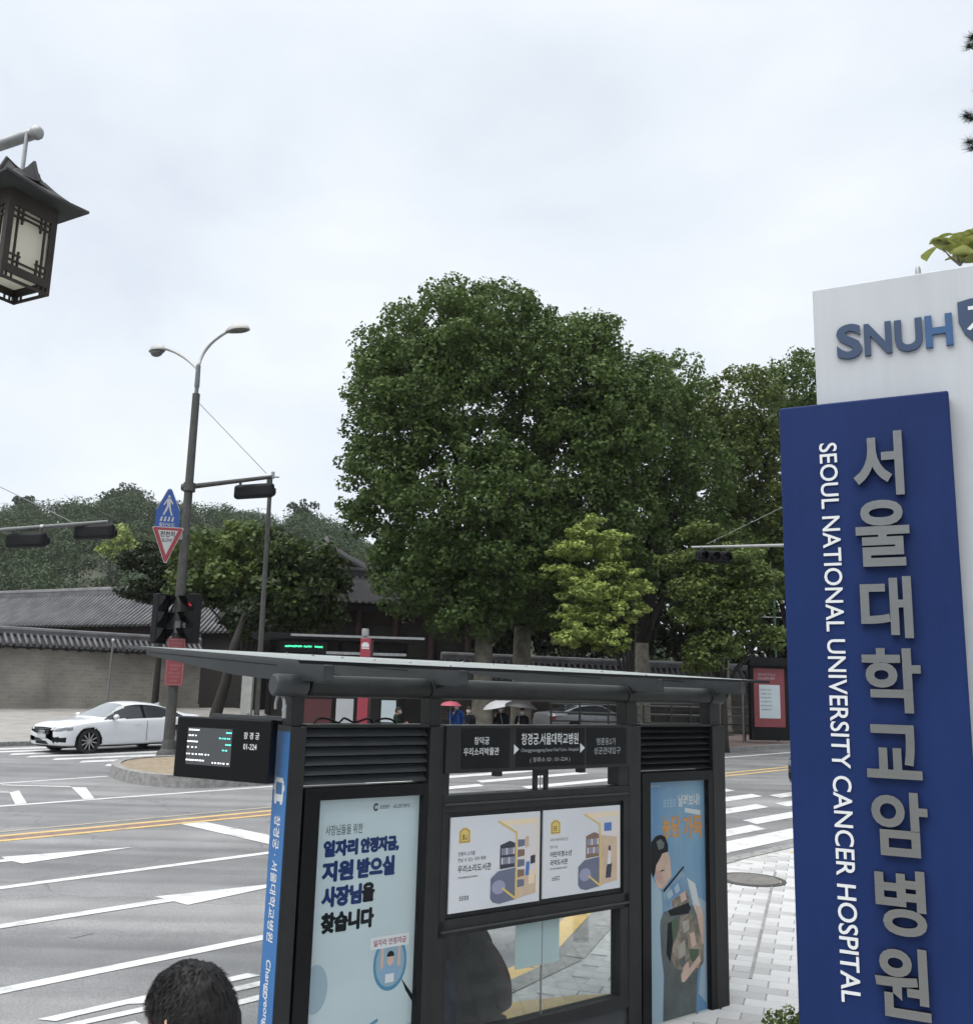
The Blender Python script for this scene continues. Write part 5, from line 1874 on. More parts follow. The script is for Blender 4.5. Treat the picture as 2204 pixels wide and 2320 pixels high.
def make_car(name, label, loc, yaw, paint, group=None, pitch=0.0):
    t = thing(name, label, 'car', loc, yaw, group)
    t.rotation_euler = (0, -pitch, yaw)
    xs = sorted(set([round(-2.47 + 4.94 * k / 150, 4) for k in range(151)]))
    grid = []
    for x in xs:
        w, zb, zs, zt = interp(x, T_W), interp(x, T_B), interp(x, T_S), interp(x, T_T)
        zs = min(zs, zt - 0.02)
        c = max(0, min(1, (zt - zs - 0.06) / 0.32))
        ye = (1 - c) * w * 0.80 + c * 0.585
        ze = zt - 0.045 * c - 0.012
        ctl = [(0, zb), (w * 0.80, zb), (w * 0.955, zb + 0.03), (w * 0.985, zb + 0.12), (w * 1.0, zb + (zs - zb) * 0.50), (w * 0.985, zs - 0.10), (w * 0.955, zs - 0.005), (w * 0.925, zs + 0.012),
               ((1 - 0.55) * w * 0.925 + 0.55 * ye, zs + (ze - zs) * 0.55), (ye, ze), (ye * 0.55, zt - 0.008), (0, zt)]
        grid.append(chaikin(ctl, 2))
    ns = len(grid[0])
    buckets = {}

    def put(key, quad, mirror=True):
        buckets.setdefault(key, []).append(quad)
    for i in range(len(xs) - 1):
        for k in range(ns - 1):
            q = [(xs[i], *grid[i][k]), (xs[i + 1], *grid[i + 1][k]), (xs[i + 1], *grid[i + 1][k + 1]), (xs[i], *grid[i][k + 1])]
            cx = sum(p[0] for p in q) / 4
            cy = sum(p[1] for p in q) / 4
            cz = sum(p[2] for p in q) / 4
            w = interp(cx, T_W)
            key = 'body'
            hole = False
            for ax in (AX_F, AX_R):
                if (cx - ax) ** 2 + (cz - WR) ** 2 < 0.395 ** 2 and cy > 0.55:
                    hole = True
            if hole:
                continue
            zt, zs = interp(cx, T_T), interp(cx, T_S)
            # side glass: under the roof rail, above the belt, between the pillars
            if cy > 0.5 and cz > zs + 0.035 and zt - zs > 0.10:
                top = zt - 0.085
                front_lim = 1.06 - (cz - 0.95) * 1.55
                rear_lim = -1.72 + (cz - 0.98) * 1.75
                if rear_lim < cx < front_lim and cz < top and cz < 1.372:
                    key = 'pillar' if (-0.28 < cx < -0.20) else 'window'
            if cz > 1.00 and cx > 0.33 and cx < 1.08 and cy < 0.80 and cz > zt - 0.11 and cy < (0.56 + (1.42 - cz) * 0.42):
                key = 'windscreen'
            if cx < -0.98 and cx > -1.80 and cz > zt - 0.10 and cy < 0.50 + (1.40 - cz) * 0.35:
                key = 'rear_window'
            if cx > 2.22 and 0.30 < cz < 0.715 and cy < 0.46 - max(0, 0.42 - cz) * 1.0:
                key = 'grille'
            if cx > 2.05 and cy > 0.50 and 0.625 < cz < 0.745 and cz > 0.640 + (2.30 - cx) * 0.10:
                key = 'headlight'
            if cx > 2.20 and cy > 0.52 and 0.335 < cz < 0.475 and cy < 0.83:
                key = 'air_intake'
            if cx < -2.28 and 0.74 < cz < 0.90 and cy > 0.35:
                key = 'tail_light'
            put(key, q)
    names = {'body': paint, 'window': M['car_glass'], 'pillar': M['black'], 'windscreen': M['windscreen'], 'rear_window': M['car_glass'], 'grille': M['black_matte'], 'headlight': M['lamp_lens'], 'air_intake': M['black_matte'], 'tail_light': M['tail_red']}

    def emit(nm, quads, sides, m_):
        b = MB()
        idx = {}
        for s_ in sides:
            for q in quads:
                f = []
                for p in q:
                    kx = (round(p[0], 4), round(p[1] * s_, 4), round(p[2], 4))
                    if kx not in idx:
                        idx[kx] = len(b.v)
                        b.v.append(kx)
                    if idx[kx] not in f:
                        f.append(idx[kx])
                if len(f) > 2:
                    b.f.append(tuple(f if s_ > 0 else reversed(f)))
                    b.mi.append(0)
        return b.build(nm, m_, t, smooth=2)
    for key, quads in buckets.items():
        if key in ('window', 'pillar', 'headlight', 'air_intake', 'tail_light'):
            for s_ in (1, -1):
                emit(key, quads, (s_,), names[key])
        else:
            o = emit(key, quads, (1, -1), names[key])
            if key == 'body':
                me = o.data
                bm = bmesh.new()
                bm.from_mesh(me)
                # close nose and tail
                for xe in (xs[0], xs[-1]):
                    ring_ = [e for e in bm.edges if e.is_boundary and all(abs(v.co.x - xe) < 1e-3 for v in e.verts)]
                    if ring_:
                        try:
                            bmesh.ops.contextual_create(bm, geom=ring_)
                        except Exception:
                            pass
                bm.to_mesh(me)
                bm.free()
                body = o
    # grille bars, plate, badge
    gr = [c for c in t.children if c.name.startswith('grille')][0]
    for z in (0.36, 0.42, 0.57, 0.63, 0.685):
        MB().box(2.462, 2.478, -0.36, 0.36, z, z + 0.008).build('grille_bar', M['galv'], gr)
    MB().box(2.468, 2.484, -0.22, 0.22, 0.44, 0.545).build('number_plate', M['white'], t)
    b = MB()
    for k in range(4):
        b.tube([(2.482, -0.105 + 0.07 * k + 0.045 * math.cos(th), 0.60 + 0.045 * math.sin(th)) for th in [2 * math.pi * j / 14 for j in range(15)]], 0.008, 5, caps=False)
    b.build('badge', M['white'], t)
    # dark wheel houses, under-tray
    MB().box(-2.2, 2.2, -0.72, 0.72, 0.17, 0.26).build('under_tray', M['black_matte'], t)
    for ax in (AX_F, AX_R):
        for s_ in (1, -1):
            b = MB()
            vs_, fs_ = [], []
            for k in range(19):
                th = math.radians(-12 + 204 * k / 18)
                for y in (0.60, 0.925):
                    vs_.append((ax + 0.405 * math.cos(th), s_ * y, WR + 0.405 * math.sin(th)))
            fs_ = [(2 * k, 2 * k + 1, 2 * k + 3, 2 * k + 2) for k in range(18)]
            b.add(vs_, fs_)
            b.poly([(ax + 0.405 * math.cos(math.radians(-12 + 204 * k / 18)), s_ * 0.60, WR + 0.405 * math.sin(math.radians(-12 + 204 * k / 18))) for k in range(19)])
            b.build('wheel_arch', M['black_matte'], t)
            wh = MB().lathe([(0.30, 0.0), (0.335, 0.02), (WR, 0.05), (WR, 0.20), (0.335, 0.23), (0.24, 0.225), (0.24, 0.005), (0.30, 0.0)], (ax, s_ * 0.70 if s_ > 0 else -0.93, WR), n=32, axis='Y', caps=False).build('tyre', M['tyre'], t, smooth=True)
            yo = s_ * 0.915
            b = MB()
            b.lathe([(0.0, 0.0), (0.235, 0.0), (0.255, s_ * 0.035), (0.262, s_ * 0.035), (0.262, 0.0)], (ax, yo - s_ * 0.05, WR), n=28, axis='Y')
            b.build('wheel_disc', M['black_matte'], wh)
            for k in range(10):
                th = 2 * math.pi * k / 10 + 0.2
                b = MB()
                d_ = Vector((math.cos(th), 0, math.sin(th)))
                n_ = Vector((-math.sin(th), 0, math.cos(th)))
                c = Vector((ax, yo, WR))
                b.obox(c + d_ * 0.145, d_ * 0.105, n_ * 0.016, Y3 * 0.010)
                b.build('spoke', M['rim'], wh)
            b = MB()
            b.lathe([(0.0, 0.0), (0.05, 0.0), (0.05, s_ * 0.014), (0.0, s_ * 0.016)], (ax, yo, WR), n=14, axis='Y')
            b.build('hub', M['rim'], wh)
    for s_ in (1, -1):
        b = MB()
        b.lathe([(0.0, -0.11), (0.05, -0.10), (0.085, -0.04), (0.085, 0.04), (0.05, 0.09), (0.0, 0.10)], (0, 0, 0), n=14, axis='Y')
        b.v = [(0.80 + p[0] * 0.9, s_ * (1.005 + p[1] * 0.9), 1.02 + p[2] * 0.85) for p in b.v]
        mi_ = b.build('mirror', paint, t, smooth=True)
        MB().obox((0.80, s_ * 0.91, 0.965), (0.03, 0, 0), (0, 0.06, 0), (0, 0, 0.02)).build('mirror_arm', M['black'], mi_)
        MB().box(-0.30, -0.29, s_ * 0.952 if s_ > 0 else -0.9560, s_ * 0.956 if s_ > 0 else -0.952, 0.30, 0.90).build('door_gap', M['black_matte'], body)
        for hx in (0.02, -1.0):
            MB().box(hx - 0.10, hx + 0.10, s_ * 0.945 if s_ > 0 else -0.965, s_ * 0.965 if s_ > 0 else -0.945, 0.80, 0.825).build('door_handle', paint, t, bevel=0.006)
        hl = [c for c in t.children if c.name.startswith('headlight')]
    MB().add([(-1.15, -0.02, 1.36), (-1.15, 0.02, 1.36), (-1.32, 0.0, 1.42), (-1.30, -0.02, 1.30), (-1.30, 0.02, 1.30)], [(0, 1, 2), (0, 2, 3), (1, 4, 2), (3, 2, 4)]).build('antenna_fin', paint, t)
    return t


cf = on_ground(190, 1709)
cr = on_ground(385, 1699)
hd_ = (cf - cr)
yaw_c = math.atan2(hd_.y, hd_.x)
left_ = Vector((-math.sin(yaw_c), math.cos(yaw_c), 0))
mid = (cf + cr) / 2 - left_ * 0.86
fwd_ = Vector((math.cos(yaw_c), math.sin(yaw_c), 0))
mid = mid - fwd_ * ((AX_F + AX_R) / 2 + 0.12)
make_car('white_sedan', 'white sedan crossing the zebra stripes in front of the palace wall', (mid.x, mid.y, gz(mid.x, mid.y)), yaw_c, M['car_white'], pitch=SLOPE * fwd_.y)
sv = at(1335, 1640, 42.5)
make_car('parked_sedan', 'silver sedan behind the railings, seen through the shelter opening', (sv.x, sv.y, gz(0, 42) + 0.02), math.radians(28), M['car_silver'])
nv_ = on_ground(1779, 1800)
make_car('waiting_sedan', 'dark navy car almost wholly hidden behind the blue sign', (nv_.x + RE.x * 2.25 - RN.x * 0.9, nv_.y + RE.y * 2.25 - RN.y * 0.9, gz(0, nv_.y + 2)), math.radians(226), M['car_navy'])

# ================================================================== PEOPLE
JOINTS = dict(pelvis=(0, 0, .94), waist=(0, .0, 1.08), chest=(0, .0, 1.27), neckb=(0, -.015, 1.425), neck=(0, .0, 1.50),
              shL=(-.165, -.005, 1.385), shR=(.165, -.005, 1.385), elL=(-.215, -.03, 1.12), elR=(.215, -.03, 1.12), wrL=(-.215, .06, .90), wrR=(.215, .06, .90), haL=(-.21, .09, .84), haR=(.21, .09, .84),
              hiL=(-.085, 0, .88), hiR=(.085, 0, .88), knL=(-.095, .025, .49), knR=(.095, .025, .49), anL=(-.10, -.02, .09), anR=(.10, -.02, .09), toL=(-.115, .13, .04), toR=(.115, .13, .04))
BONES = [('pelvis', 'waist', 'top'), ('waist', 'chest', 'top'), ('chest', 'neckb', 'top'), ('neckb', 'neck', 'skin'), ('neckb', 'shL', 'top'), ('neckb', 'shR', 'top'), ('shL', 'elL', 'top'), ('elL', 'wrL', 'sleeve'), ('wrL', 'haL', 'skin'),
         ('shR', 'elR', 'top'), ('elR', 'wrR', 'sleeve'), ('wrR', 'haR', 'skin'), ('pelvis', 'hiL', 'legs'), ('pelvis', 'hiR', 'legs'), ('hiL', 'knL', 'legs'), ('knL', 'anL', 'legs'), ('anL', 'toL', 'shoe'),
         ('hiR', 'knR', 'legs'), ('knR', 'anR', 'legs'), ('anR', 'toR', 'shoe')]
RADII = dict(pelvis=(.155, .12), waist=(.15, .115), chest=(.17, .125), neckb=(.085, .075), neck=(.056, .058), shL=.075, shR=.075, elL=.052, elR=.052, wrL=.034, wrR=.034, haL=.036, haR=.036,
             hiL=.098, hiR=.098, knL=.066, knR=.066, anL=.046, anR=.046, toL=.042, toR=.042)
MATI = {'top': 0, 'skin': 1, 'legs': 2, 'shoe': 3, 'sleeve': 4}


def head_shape(c, fwd, up, s=1.0, nu=24, nv_=18):
    """skull, jaw, nose and ears as vertices and faces; c is the centre of the skull"""
    right = fwd.cross(up).normalized()
    vs_, fs_ = [], []
    for i in range(nv_ + 1):
        ph = -math.pi / 2 + math.pi * i / nv_
        for k in range(nu):
            th = 2 * math.pi * k / nu
            x, y, z = math.cos(ph) * math.sin(th), math.cos(ph) * math.cos(th), math.sin(ph)
            rx, ry, rz_ = 0.076, 0.097, 0.118
            jaw = max(0, -z)
            px_, py_, pz_ = x * rx * (1 - 0.28 * jaw), y * ry * (1 - 0.18 * jaw) + 0.018 * jaw, z * rz_
            if y > 0.80 and -0.35 < z < 0.12 and abs(x) < 0.26:      # nose
                py_ += 0.018 * (1 - abs(x) / 0.26) * (1 - abs(z + 0.15) / 0.28 if abs(z + 0.15) < 0.28 else 0)
            if y > 0.75 and 0.02 < z < 0.22 and 0.2 < abs(x) < 0.55:  # eye sockets
                py_ -= 0.008
            if y > 0.8 and -0.58 < z < -0.45 and abs(x) < 0.4:        # mouth
                py_ -= 0.004
            vs_.append(c + (right * px_ + fwd * py_ + up * pz_) * s)
    for i in range(nv_):
        for k in range(nu):
            fs_.append((i * nu + k, i * nu + (k + 1) % nu, (i + 1) * nu + (k + 1) % nu, (i + 1) * nu + k))
    for sd in (-1, 1):                                                  # ears
        o_ = len(vs_)
        ec = c + (right * sd * 0.077 + fwd * (-0.004) + up * 0.004) * s
        tilt = (up * 0.97 - fwd * 0.20).normalized()
        out = (right * sd * 0.75 - fwd * 0.62).normalized()
        for j, (hh, ww) in enumerate(((-0.032, 0.006), (-0.022, 0.013), (0.0, 0.018), (0.018, 0.020), (0.030, 0.013), (0.034, 0.004))):
            p0 = ec + tilt * hh * s
            for (aa, bb) in ((0.0, 0.004), (ww, 0.001), (ww * 1.05, -0.004), (0.0, -0.006)):
                vs_.append(p0 + out * aa * s + fwd.cross(tilt) * 0 + (fwd * bb) * s)
        for j in range(5):
            for q in range(4):
                fs_.append((o_ + j * 4 + q, o_ + j * 4 + (q + 1) % 4, o_ + (j + 1) * 4 + (q + 1) % 4, o_ + (j + 1) * 4 + q))
    return vs_, fs_


def hair_cap(c, fwd, up, s=1.0, thick=0.012, low=-0.30, nu=40, nv_=22, long=0.0, rnd=None):
    """hair as a thick uneven cap; leaves face and ears free"""
    rnd = rnd or random.Random(3)
    right = fwd.cross(up).normalized()
    vs_, fs_ = [], []
    for i in range(nv_ + 1):
        t = i / nv_
        for k in range(nu):
            th = 2 * math.pi * k / nu
            y_ = math.cos(th)
            # hairline: high on the forehead, dipping behind the ears to the nape
            lim = 0.42 if y_ > 0.55 else (low + 0.25 if y_ > -0.15 else low - 0.42)
            if 0.0 < y_ <= 0.55:
                lim = 0.42 - (0.55 - y_) / 0.55 * 0.45
            if -0.42 < y_ < 0.22:
                lim = max(lim, 0.06)
            lim -= long
            zmin = math.asin(max(-0.95, min(0.95, lim)))
            ph = math.pi / 2 + (zmin - math.pi / 2) * t
            x, y, z = math.cos(ph) * math.sin(th), math.cos(ph) * math.cos(th), math.sin(ph)
            jaw = max(0, -z)
            f = 1 + (thick * (1.0 - 0.55 * (t > 0.93)) + (rnd.random() - .5) * 0.006) / 0.09
            flat = 0.97 if z > 0.9 else 1.0
            vs_.append(c + (right * (x * 0.076 * (1 - 0.28 * jaw) * f) + fwd * ((y * 0.097 * (1 - 0.10 * jaw)) * f - 0.003) + up * (z * 0.118 * f * flat)) * s)
    for i in range(nv_):
        for k in range(nu):
            fs_.append((i * nu + k, i * nu + (k + 1) % nu, (i + 1) * nu + (k + 1) % nu, (i + 1) * nu + k))
    return vs_, fs_


def person(name, label, loc, yaw, H=1.68, pose=None, cols=None, look=(0, 0), group=None, mask=True, hair_long=0.0, detail=1, coat=0.0, girth=1.0):
    """one continuous skinned body; local +Y is where the person faces"""
    t = thing(name, label, 'person', loc, yaw, group)
    J = {k: Vector(v) for k, v in JOINTS.items()}
    for k, v in (pose or {}).items():
        J[k] = Vector(v)
    k_ = H / 1.70
    names = list(J)
    me = bpy.data.meshes.new('skeleton')
    me.from_pydata([J[n] * k_ for n in names], [(names.index(a), names.index(b)) for a, b, _ in BONES], [])
    o = bpy.data.objects.new('skeleton', me)
    COL.objects.link(o)
    sk = o.modifiers.new('skin', 'SKIN')
    sk.use_smooth_shade = True
    if not me.skin_vertices:
        pass
    for i, n in enumerate(names):
        r = RADII[n]
        r = (r, r) if not hasattr(r, '__len__') else r
        g = girth * (1 + coat if n in ('pelvis', 'waist', 'chest', 'elL', 'elR', 'shL', 'shR') else 1)
        me.skin_vertices[0].data[i].radius = (r[0] * k_ * g, r[1] * k_ * g)
        me.skin_vertices[0].data[i].use_root = n == 'pelvis'
    ss = o.modifiers.new('sub', 'SUBSURF')
    ss.levels = ss.render_levels = 2 if detail else 1
    dg = bpy.context.evaluated_depsgraph_get()
    dg.update()
    em = bpy.data.meshes.new_from_object(o.evaluated_get(dg))
    bpy.data.objects.remove(o, do_unlink=True)
    b = MB()
    segs = [(J[a] * k_, J[c] * k_, MATI[l]) for a, c, l in BONES]
    b.v = [tuple(v.co) for v in em.vertices]
    for p in em.polygons:
        c = p.center
        best, bl = 1e9, 0
        for a, e, l in segs:
            ab = e - a
            q = max(0, min(1, (c - a).dot(ab) / ab.length_squared))
            dd = (c - a - ab * q).length
            if l == 1 and q < 0.25:
                dd += 0.03
            if dd < best:
                best, bl = dd, l
        b.f.append(tuple(p.vertices))
        b.mi.append(bl)
    bpy.data.meshes.remove(em)
    # head on the neck
    yaw_h, pit_h = look
    fwd = Vector((math.sin(-yaw_h) * math.cos(pit_h), math.cos(yaw_h) * math.cos(pit_h), math.sin(pit_h)))
    nd = (J['neck'] - J['neckb']).normalized()
    up = (Z3 * 0.8 + nd * 0.2)
    up = (up - fwd * up.dot(fwd)).normalized()
    hc = (J['neck'] + nd * 0.005) * k_ + (up * 0.085 + fwd * 0.022) * k_
    hv, hf = head_shape(hc, fwd, up, k_)
    b.add(hv, hf, 1)
    # fingers: four of unequal length, curled, and a thumb from the side of the palm
    for sd in ('L', 'R'):
        w, h = J['wr' + sd] * k_, J['ha' + sd] * k_
        d = (h - w).normalized()
        sv_ = Vector((1 if sd == 'L' else -1, 0, 0))
        side_ = d.cross(sv_).normalized()
        if side_.length < 0.1:
            side_ = Vector((0, 1, 0))
        palm_n = sv_ - d * sv_.dot(d)
        palm_n.normalize()
        for q, (off, ln) in enumerate(((-.030, .058), (-.010, .068), (.010, .064), (.029, .050))):
            p0 = h + side_ * off + d * 0.015
            p1 = p0 + d * ln * 0.55 + palm_n * 0.010
            p2 = p1 + d * ln * 0.38 + palm_n * 0.024
            b.tube([p0, p1, p2], [.0095, .0088, .0068], 6, 1)
        p0 = w + (h - w) * 0.55 + side_ * -.034
        b.tube([p0, p0 - side_ * 0.024 + d * 0.028, p0 - side_ * 0.026 + d * 0.060 + palm_n * 0.012], [.012, .0105, .008], 6, 1)
    cols = cols or {}
    mats = [cols.get('top', M['black_matte']), M['skin'], cols.get('legs', M['black_matte']), cols.get('shoe', M['black_matte']), cols.get('sleeve', cols.get('top', M['black_matte']))]
    body = b.build('body', mats, t, smooth=2)
    hb = MB()
    hv, hf = hair_cap(hc, fwd, up, k_, long=hair_long)
    hb.add(hv, hf)
    hb.build('hair', M['hair'], t, smooth=2)
    if mask:
        mb_ = MB()
        right = fwd.cross(up).normalized()
        vs_, fs_ = [], []
        for i in range(6):
            for k in range(11):
                th = math.radians(-62 + 124 * k / 10)
                z = -0.088 + 0.085 * i / 5
                jaw = max(0, -z / 0.118)
                ry = 0.097 * (1 - 0.18 * jaw) * math.sqrt(max(0.05, 1 - (z / 0.118) ** 2))
                rx = 0.076 * (1 - 0.28 * jaw) * math.sqrt(max(0.05, 1 - (z / 0.118) ** 2))
                bulge = 0.018 * math.cos(th) * (1 - abs(i - 3) / 4) + 0.006
                vs_.append(hc + (right * (math.sin(th) * (rx + 0.005)) + fwd * (math.cos(th) * (ry + bulge) + 0.016 * jaw) + up * z) * k_)
        fs_ = [(i * 11 + k, i * 11 + k + 1, (i + 1) * 11 + k + 1, (i + 1) * 11 + k) for i in range(5) for k in range(10)]
        mb_.add(vs_, fs_)
        for sd in (-1, 1):
            e0 = vs_[2 * 11 + (10 if sd > 0 else 0)]
            mb_.tube([e0, hc + (right * sd * 0.082 + fwd * 0.02 + up * (-0.012)) * k_, hc + (right * sd * 0.090 + fwd * -0.016 + up * 0.012) * k_, hc + (right * sd * 0.092 + fwd * -0.024 + up * -0.012) * k_, vs_[11 + (10 if sd > 0 else 0)]], 0.0022, 5)
        mb_.build('face_mask', M['mask'], t, smooth=2)
    return t, hc, fwd, up, J, k_


def cloth(name, c, v=0.18):
    return mat(name, c, 0.9, var=v, vscale=9, bump=0.06, bscale=400, spec=0.12)


C_NAVY = cloth('navy_cloth', (0.013, 0.019, 0.036))
C_DARK = cloth('near_black_cloth', (0.009, 0.010, 0.013))
C_MAROON = cloth('maroon_cloth', (0.022, 0.009, 0.014))
C_BLUE = cloth('royal_blue_knit', (0.012, 0.040, 0.140))
C_GREY = cloth('grey_cloth', (0.06, 0.062, 0.066))
C_GREEN = cloth('dark_green_cloth', (0.010, 0.018, 0.013))
C_WHITE = cloth('white_shirt', (0.36, 0.37, 0.38), 0.05)
C_DENIM = cloth('dark_denim', (0.020, 0.026, 0.042))

# the man in front: only the back of his head rises into the frame
hp = at(437, 2262, 1.92)
FZ = gz(0, hp.y) + PAVE
man_H = 1.52
man_yaw = math.radians(64)
man, hc, fwd, up, J, kk_ = person('person', 'person with short black hair seen from behind at the bottom edge', (hp.x, hp.y, FZ), man_yaw, man_H,
                                  dict(elL=(-.20, .05, 1.11), wrL=(-.12, .26, 1.10), haL=(-.09, .31, 1.13), elR=(.20, .05, 1.11), wrR=(.12, .26, 1.10), haR=(.09, .31, 1.13)),
                                  dict(top=C_NAVY, legs=C_DENIM), look=(0, math.radians(-14)))
hair_o = [c for c in man.children if c.name.startswith('hair')][0]
# shift so that the head stands where the photograph shows it
rotm = Matrix.Rotation(man_yaw, 3, 'Z')
hw = rotm @ hc
man.location.x = hp.x - hw.x
man.location.y = hp.y - hw.y
man.location.z = hp.z - 0.052 - hw.z
# short strands over the cap
rs = np.random.default_rng(5)
hm = hair_o.data
hv = np.array([v.co[:] for v in hm.vertices])
hcn = np.array(hc[:])
b = MB()
up_n, fw_n = np.array(up[:]), np.array(fwd[:])
tri_v, tri_f = [], []
for p in hm.polygons:
    vsx = hv[list(p.vertices)]
    for _ in range(24):
        w = rs.random(len(vsx))
        w /= w.sum()
        pos = (vsx * w[:, None]).sum(0)
        nrm = pos - hcn
        nrm /= np.linalg.norm(nrm)
        # hair lies downwards and forwards from the crown
        crown = hcn + up_n * 0.10 - fw_n * 0.05
        flow = pos - crown
        flow -= nrm * flow.dot(nrm)
        flow /= np.linalg.norm(flow) + 1e-6
        d = flow * 0.95 + nrm * (0.02 + 0.12 * rs.random()) + (rs.random(3) - .5) * 0.5
        d /= np.linalg.norm(d)
        L = 0.008 + 0.014 * rs.random()
        sd = np.cross(d, nrm)
        sd /= np.linalg.norm(sd) + 1e-6
        wd = 0.0004 + 0.0004 * rs.random()
        base = pos - nrm * 0.002
        i0 = len(tri_v)
        mid_ = base + d * L * 0.55
        tip = base + d * L - nrm * L * 0.22
        tri_v += [tuple(base - sd * wd), tuple(base + sd * wd), tuple(mid_ + sd * wd * .7), tuple(mid_ - sd * wd * .7), tuple(tip)]
        tri_f += [(i0, i0 + 1, i0 + 2, i0 + 3), (i0 + 3, i0 + 2, i0 + 4)]
b.add(tri_v, tri_f)
b.build('hair_strands', M['hair'], man)

# two people sitting on the shelter bench, seen through the lower window
SIT = dict(pelvis=(0, 0, .44), waist=(0, .02, .54), chest=(0, .07, .67), neckb=(0, .12, .785), neck=(0, .165, .85), shL=(-.17, .09, .735), shR=(.17, .09, .735), elL=(-.26, .06, .54), elR=(.26, .06, .54),
           wrL=(-.13, .27, .58), wrR=(.13, .27, .58), haL=(-.08, .33, .585), haR=(.08, .33, .585), hiL=(-.09, .03, .44), hiR=(.09, .03, .44), knL=(-.10, .43, .46), knR=(.10, .43, .46), anL=(-.10, .44, .09), anR=(.10, .44, .09),
           toL=(-.11, .58, .04), toR=(.11, .58, .04))


def sh_world(u, v):
    p = shm @ Vector((u, v, 0))
    return p


for (u, v, lab, cols, yw, gth) in ((1.47, 0.34, 'person in a dark maroon coat sitting behind the shelter window', dict(top=C_DARK, sleeve=C_MAROON, legs=C_DARK), 0.35, 1.02),
                                   (1.12, 0.36, 'person in navy sitting at the left edge of the shelter window', dict(top=C_NAVY, legs=C_DENIM), -0.05, 1.0)):
    p = sh_world(u, v)
    seat_t, s_hc, s_fwd, s_up, s_J, s_k = person('person', lab, (p.x, p.y, gz(p.x, p.y) + PAVE - 0.06), SH_RZ + yw, 1.60, SIT, cols, look=(0.15, -0.35), coat=0.10, girth=gth)


    # loose coat falling from the shoulders over back and upper arms
    secs = [(s_J['neck'].lerp(s_J['neckb'], 0.55), 0.062, 0.066), (s_J['neckb'], 0.095, 0.085), (s_J['neckb'].lerp(s_J['chest'], 0.35) + Vector((0, -0.01, 0)), 0.185, 0.115), (s_J['neckb'].lerp(s_J['chest'], 0.75) + Vector((0, -0.012, 0)), 0.245, 0.140),
            (s_J['chest'].lerp(s_J['waist'], 0.4), 0.285, 0.165), (s_J['waist'], 0.31, 0.185), (s_J['pelvis'] + Vector((0, 0.0, 0.02)), 0.325, 0.205), (s_J['pelvis'] + Vector((0, 0.02, -0.10)), 0.33, 0.215)]
    cb = MB()
    rr_ = random.Random(31)
    nc_ = 28
    for c_, rx_, ry_ in secs:
        for k in range(nc_):
            th = 2 * math.pi * k / nc_
            wob = 1 + 0.025 * math.sin(th * 5 + c_.z * 19) + 0.012 * rr_.random()
            cb.v.append(tuple((c_ + Vector((rx_ * math.cos(th) * wob, ry_ * math.sin(th) * wob, 0))) * s_k))
    for i_ in range(len(secs) - 1):
        for k in range(nc_):
            cb.f.append((i_ * nc_ + k, i_ * nc_ + (k + 1) % nc_, (i_ + 1) * nc_ + (k + 1) % nc_, (i_ + 1) * nc_ + k))
            cb.mi.append(1 if (math.cos(2 * math.pi * (k + 0.5) / nc_) > 0.25 and i_ > 1) else 0)
    co = cb.build('coat', [cols['top'], cols.get('sleeve', cols['top'])], seat_t, smooth=2)
    cs_ = co.modifiers.new('soft', 'SUBSURF')
    cs_.levels = cs_.render_levels = 1


# people waiting across the road
def umbrella(label, c, r, colm, tilt=(0, 0), grip=None):
    t = thing('umbrella', label, 'umbrella', c)
    t.rotation_euler = (tilt[0], tilt[1], 0.3)
    vs_, fs_ = [], []
    nseg, nr = 8, 6
    for i in range(nr + 1):
        a = math.radians(62) * i / nr
        for k in range(nseg * 2):
            th = math.pi * k / nseg
            rr = r * math.sin(a) / math.sin(math.radians(62))
            if k % 2:
                rr *= 0.95
            z = -r * 0.72 * (1 - math.cos(a)) - (0.0 if k % 2 == 0 else 0.0)
            vs_.append((rr * math.cos(th), rr * math.sin(th), z))
    m_ = nseg * 2
    for i in range(nr):
        for k in range(m_):
            fs_.append((i * m_ + k, i * m_ + (k + 1) % m_, (i + 1) * m_ + (k + 1) % m_, (i + 1) * m_ + k))
    b = MB()
    b.add(vs_, fs_)
    b.build('canopy', colm, t, smooth=2)
    MB().cyl((0, 0, 0.06), (0, 0, -0.80), 0.007, n=8).build('shaft', M['galv'], t)
    MB().tube([(0, 0, -0.78), (0, 0, -0.88), (0.02, 0, -0.92), (0.05, 0, -0.91)], 0.012, 8).build('handle', M['black_matte'], t)
    for k in range(8):
        th = math.pi * k / 4
        e_ = Vector((r * 0.97 * math.cos(th), r * 0.97 * math.sin(th), -r * 0.72 * (1 - math.cos(math.radians(60)))))
        MB().tube([(0, 0, -0.01), e_ * 0.5 + Vector((0, 0, 0.055 * r / 0.5)), e_], 0.003, 4).build('rib', M['galv'], t)
    return t


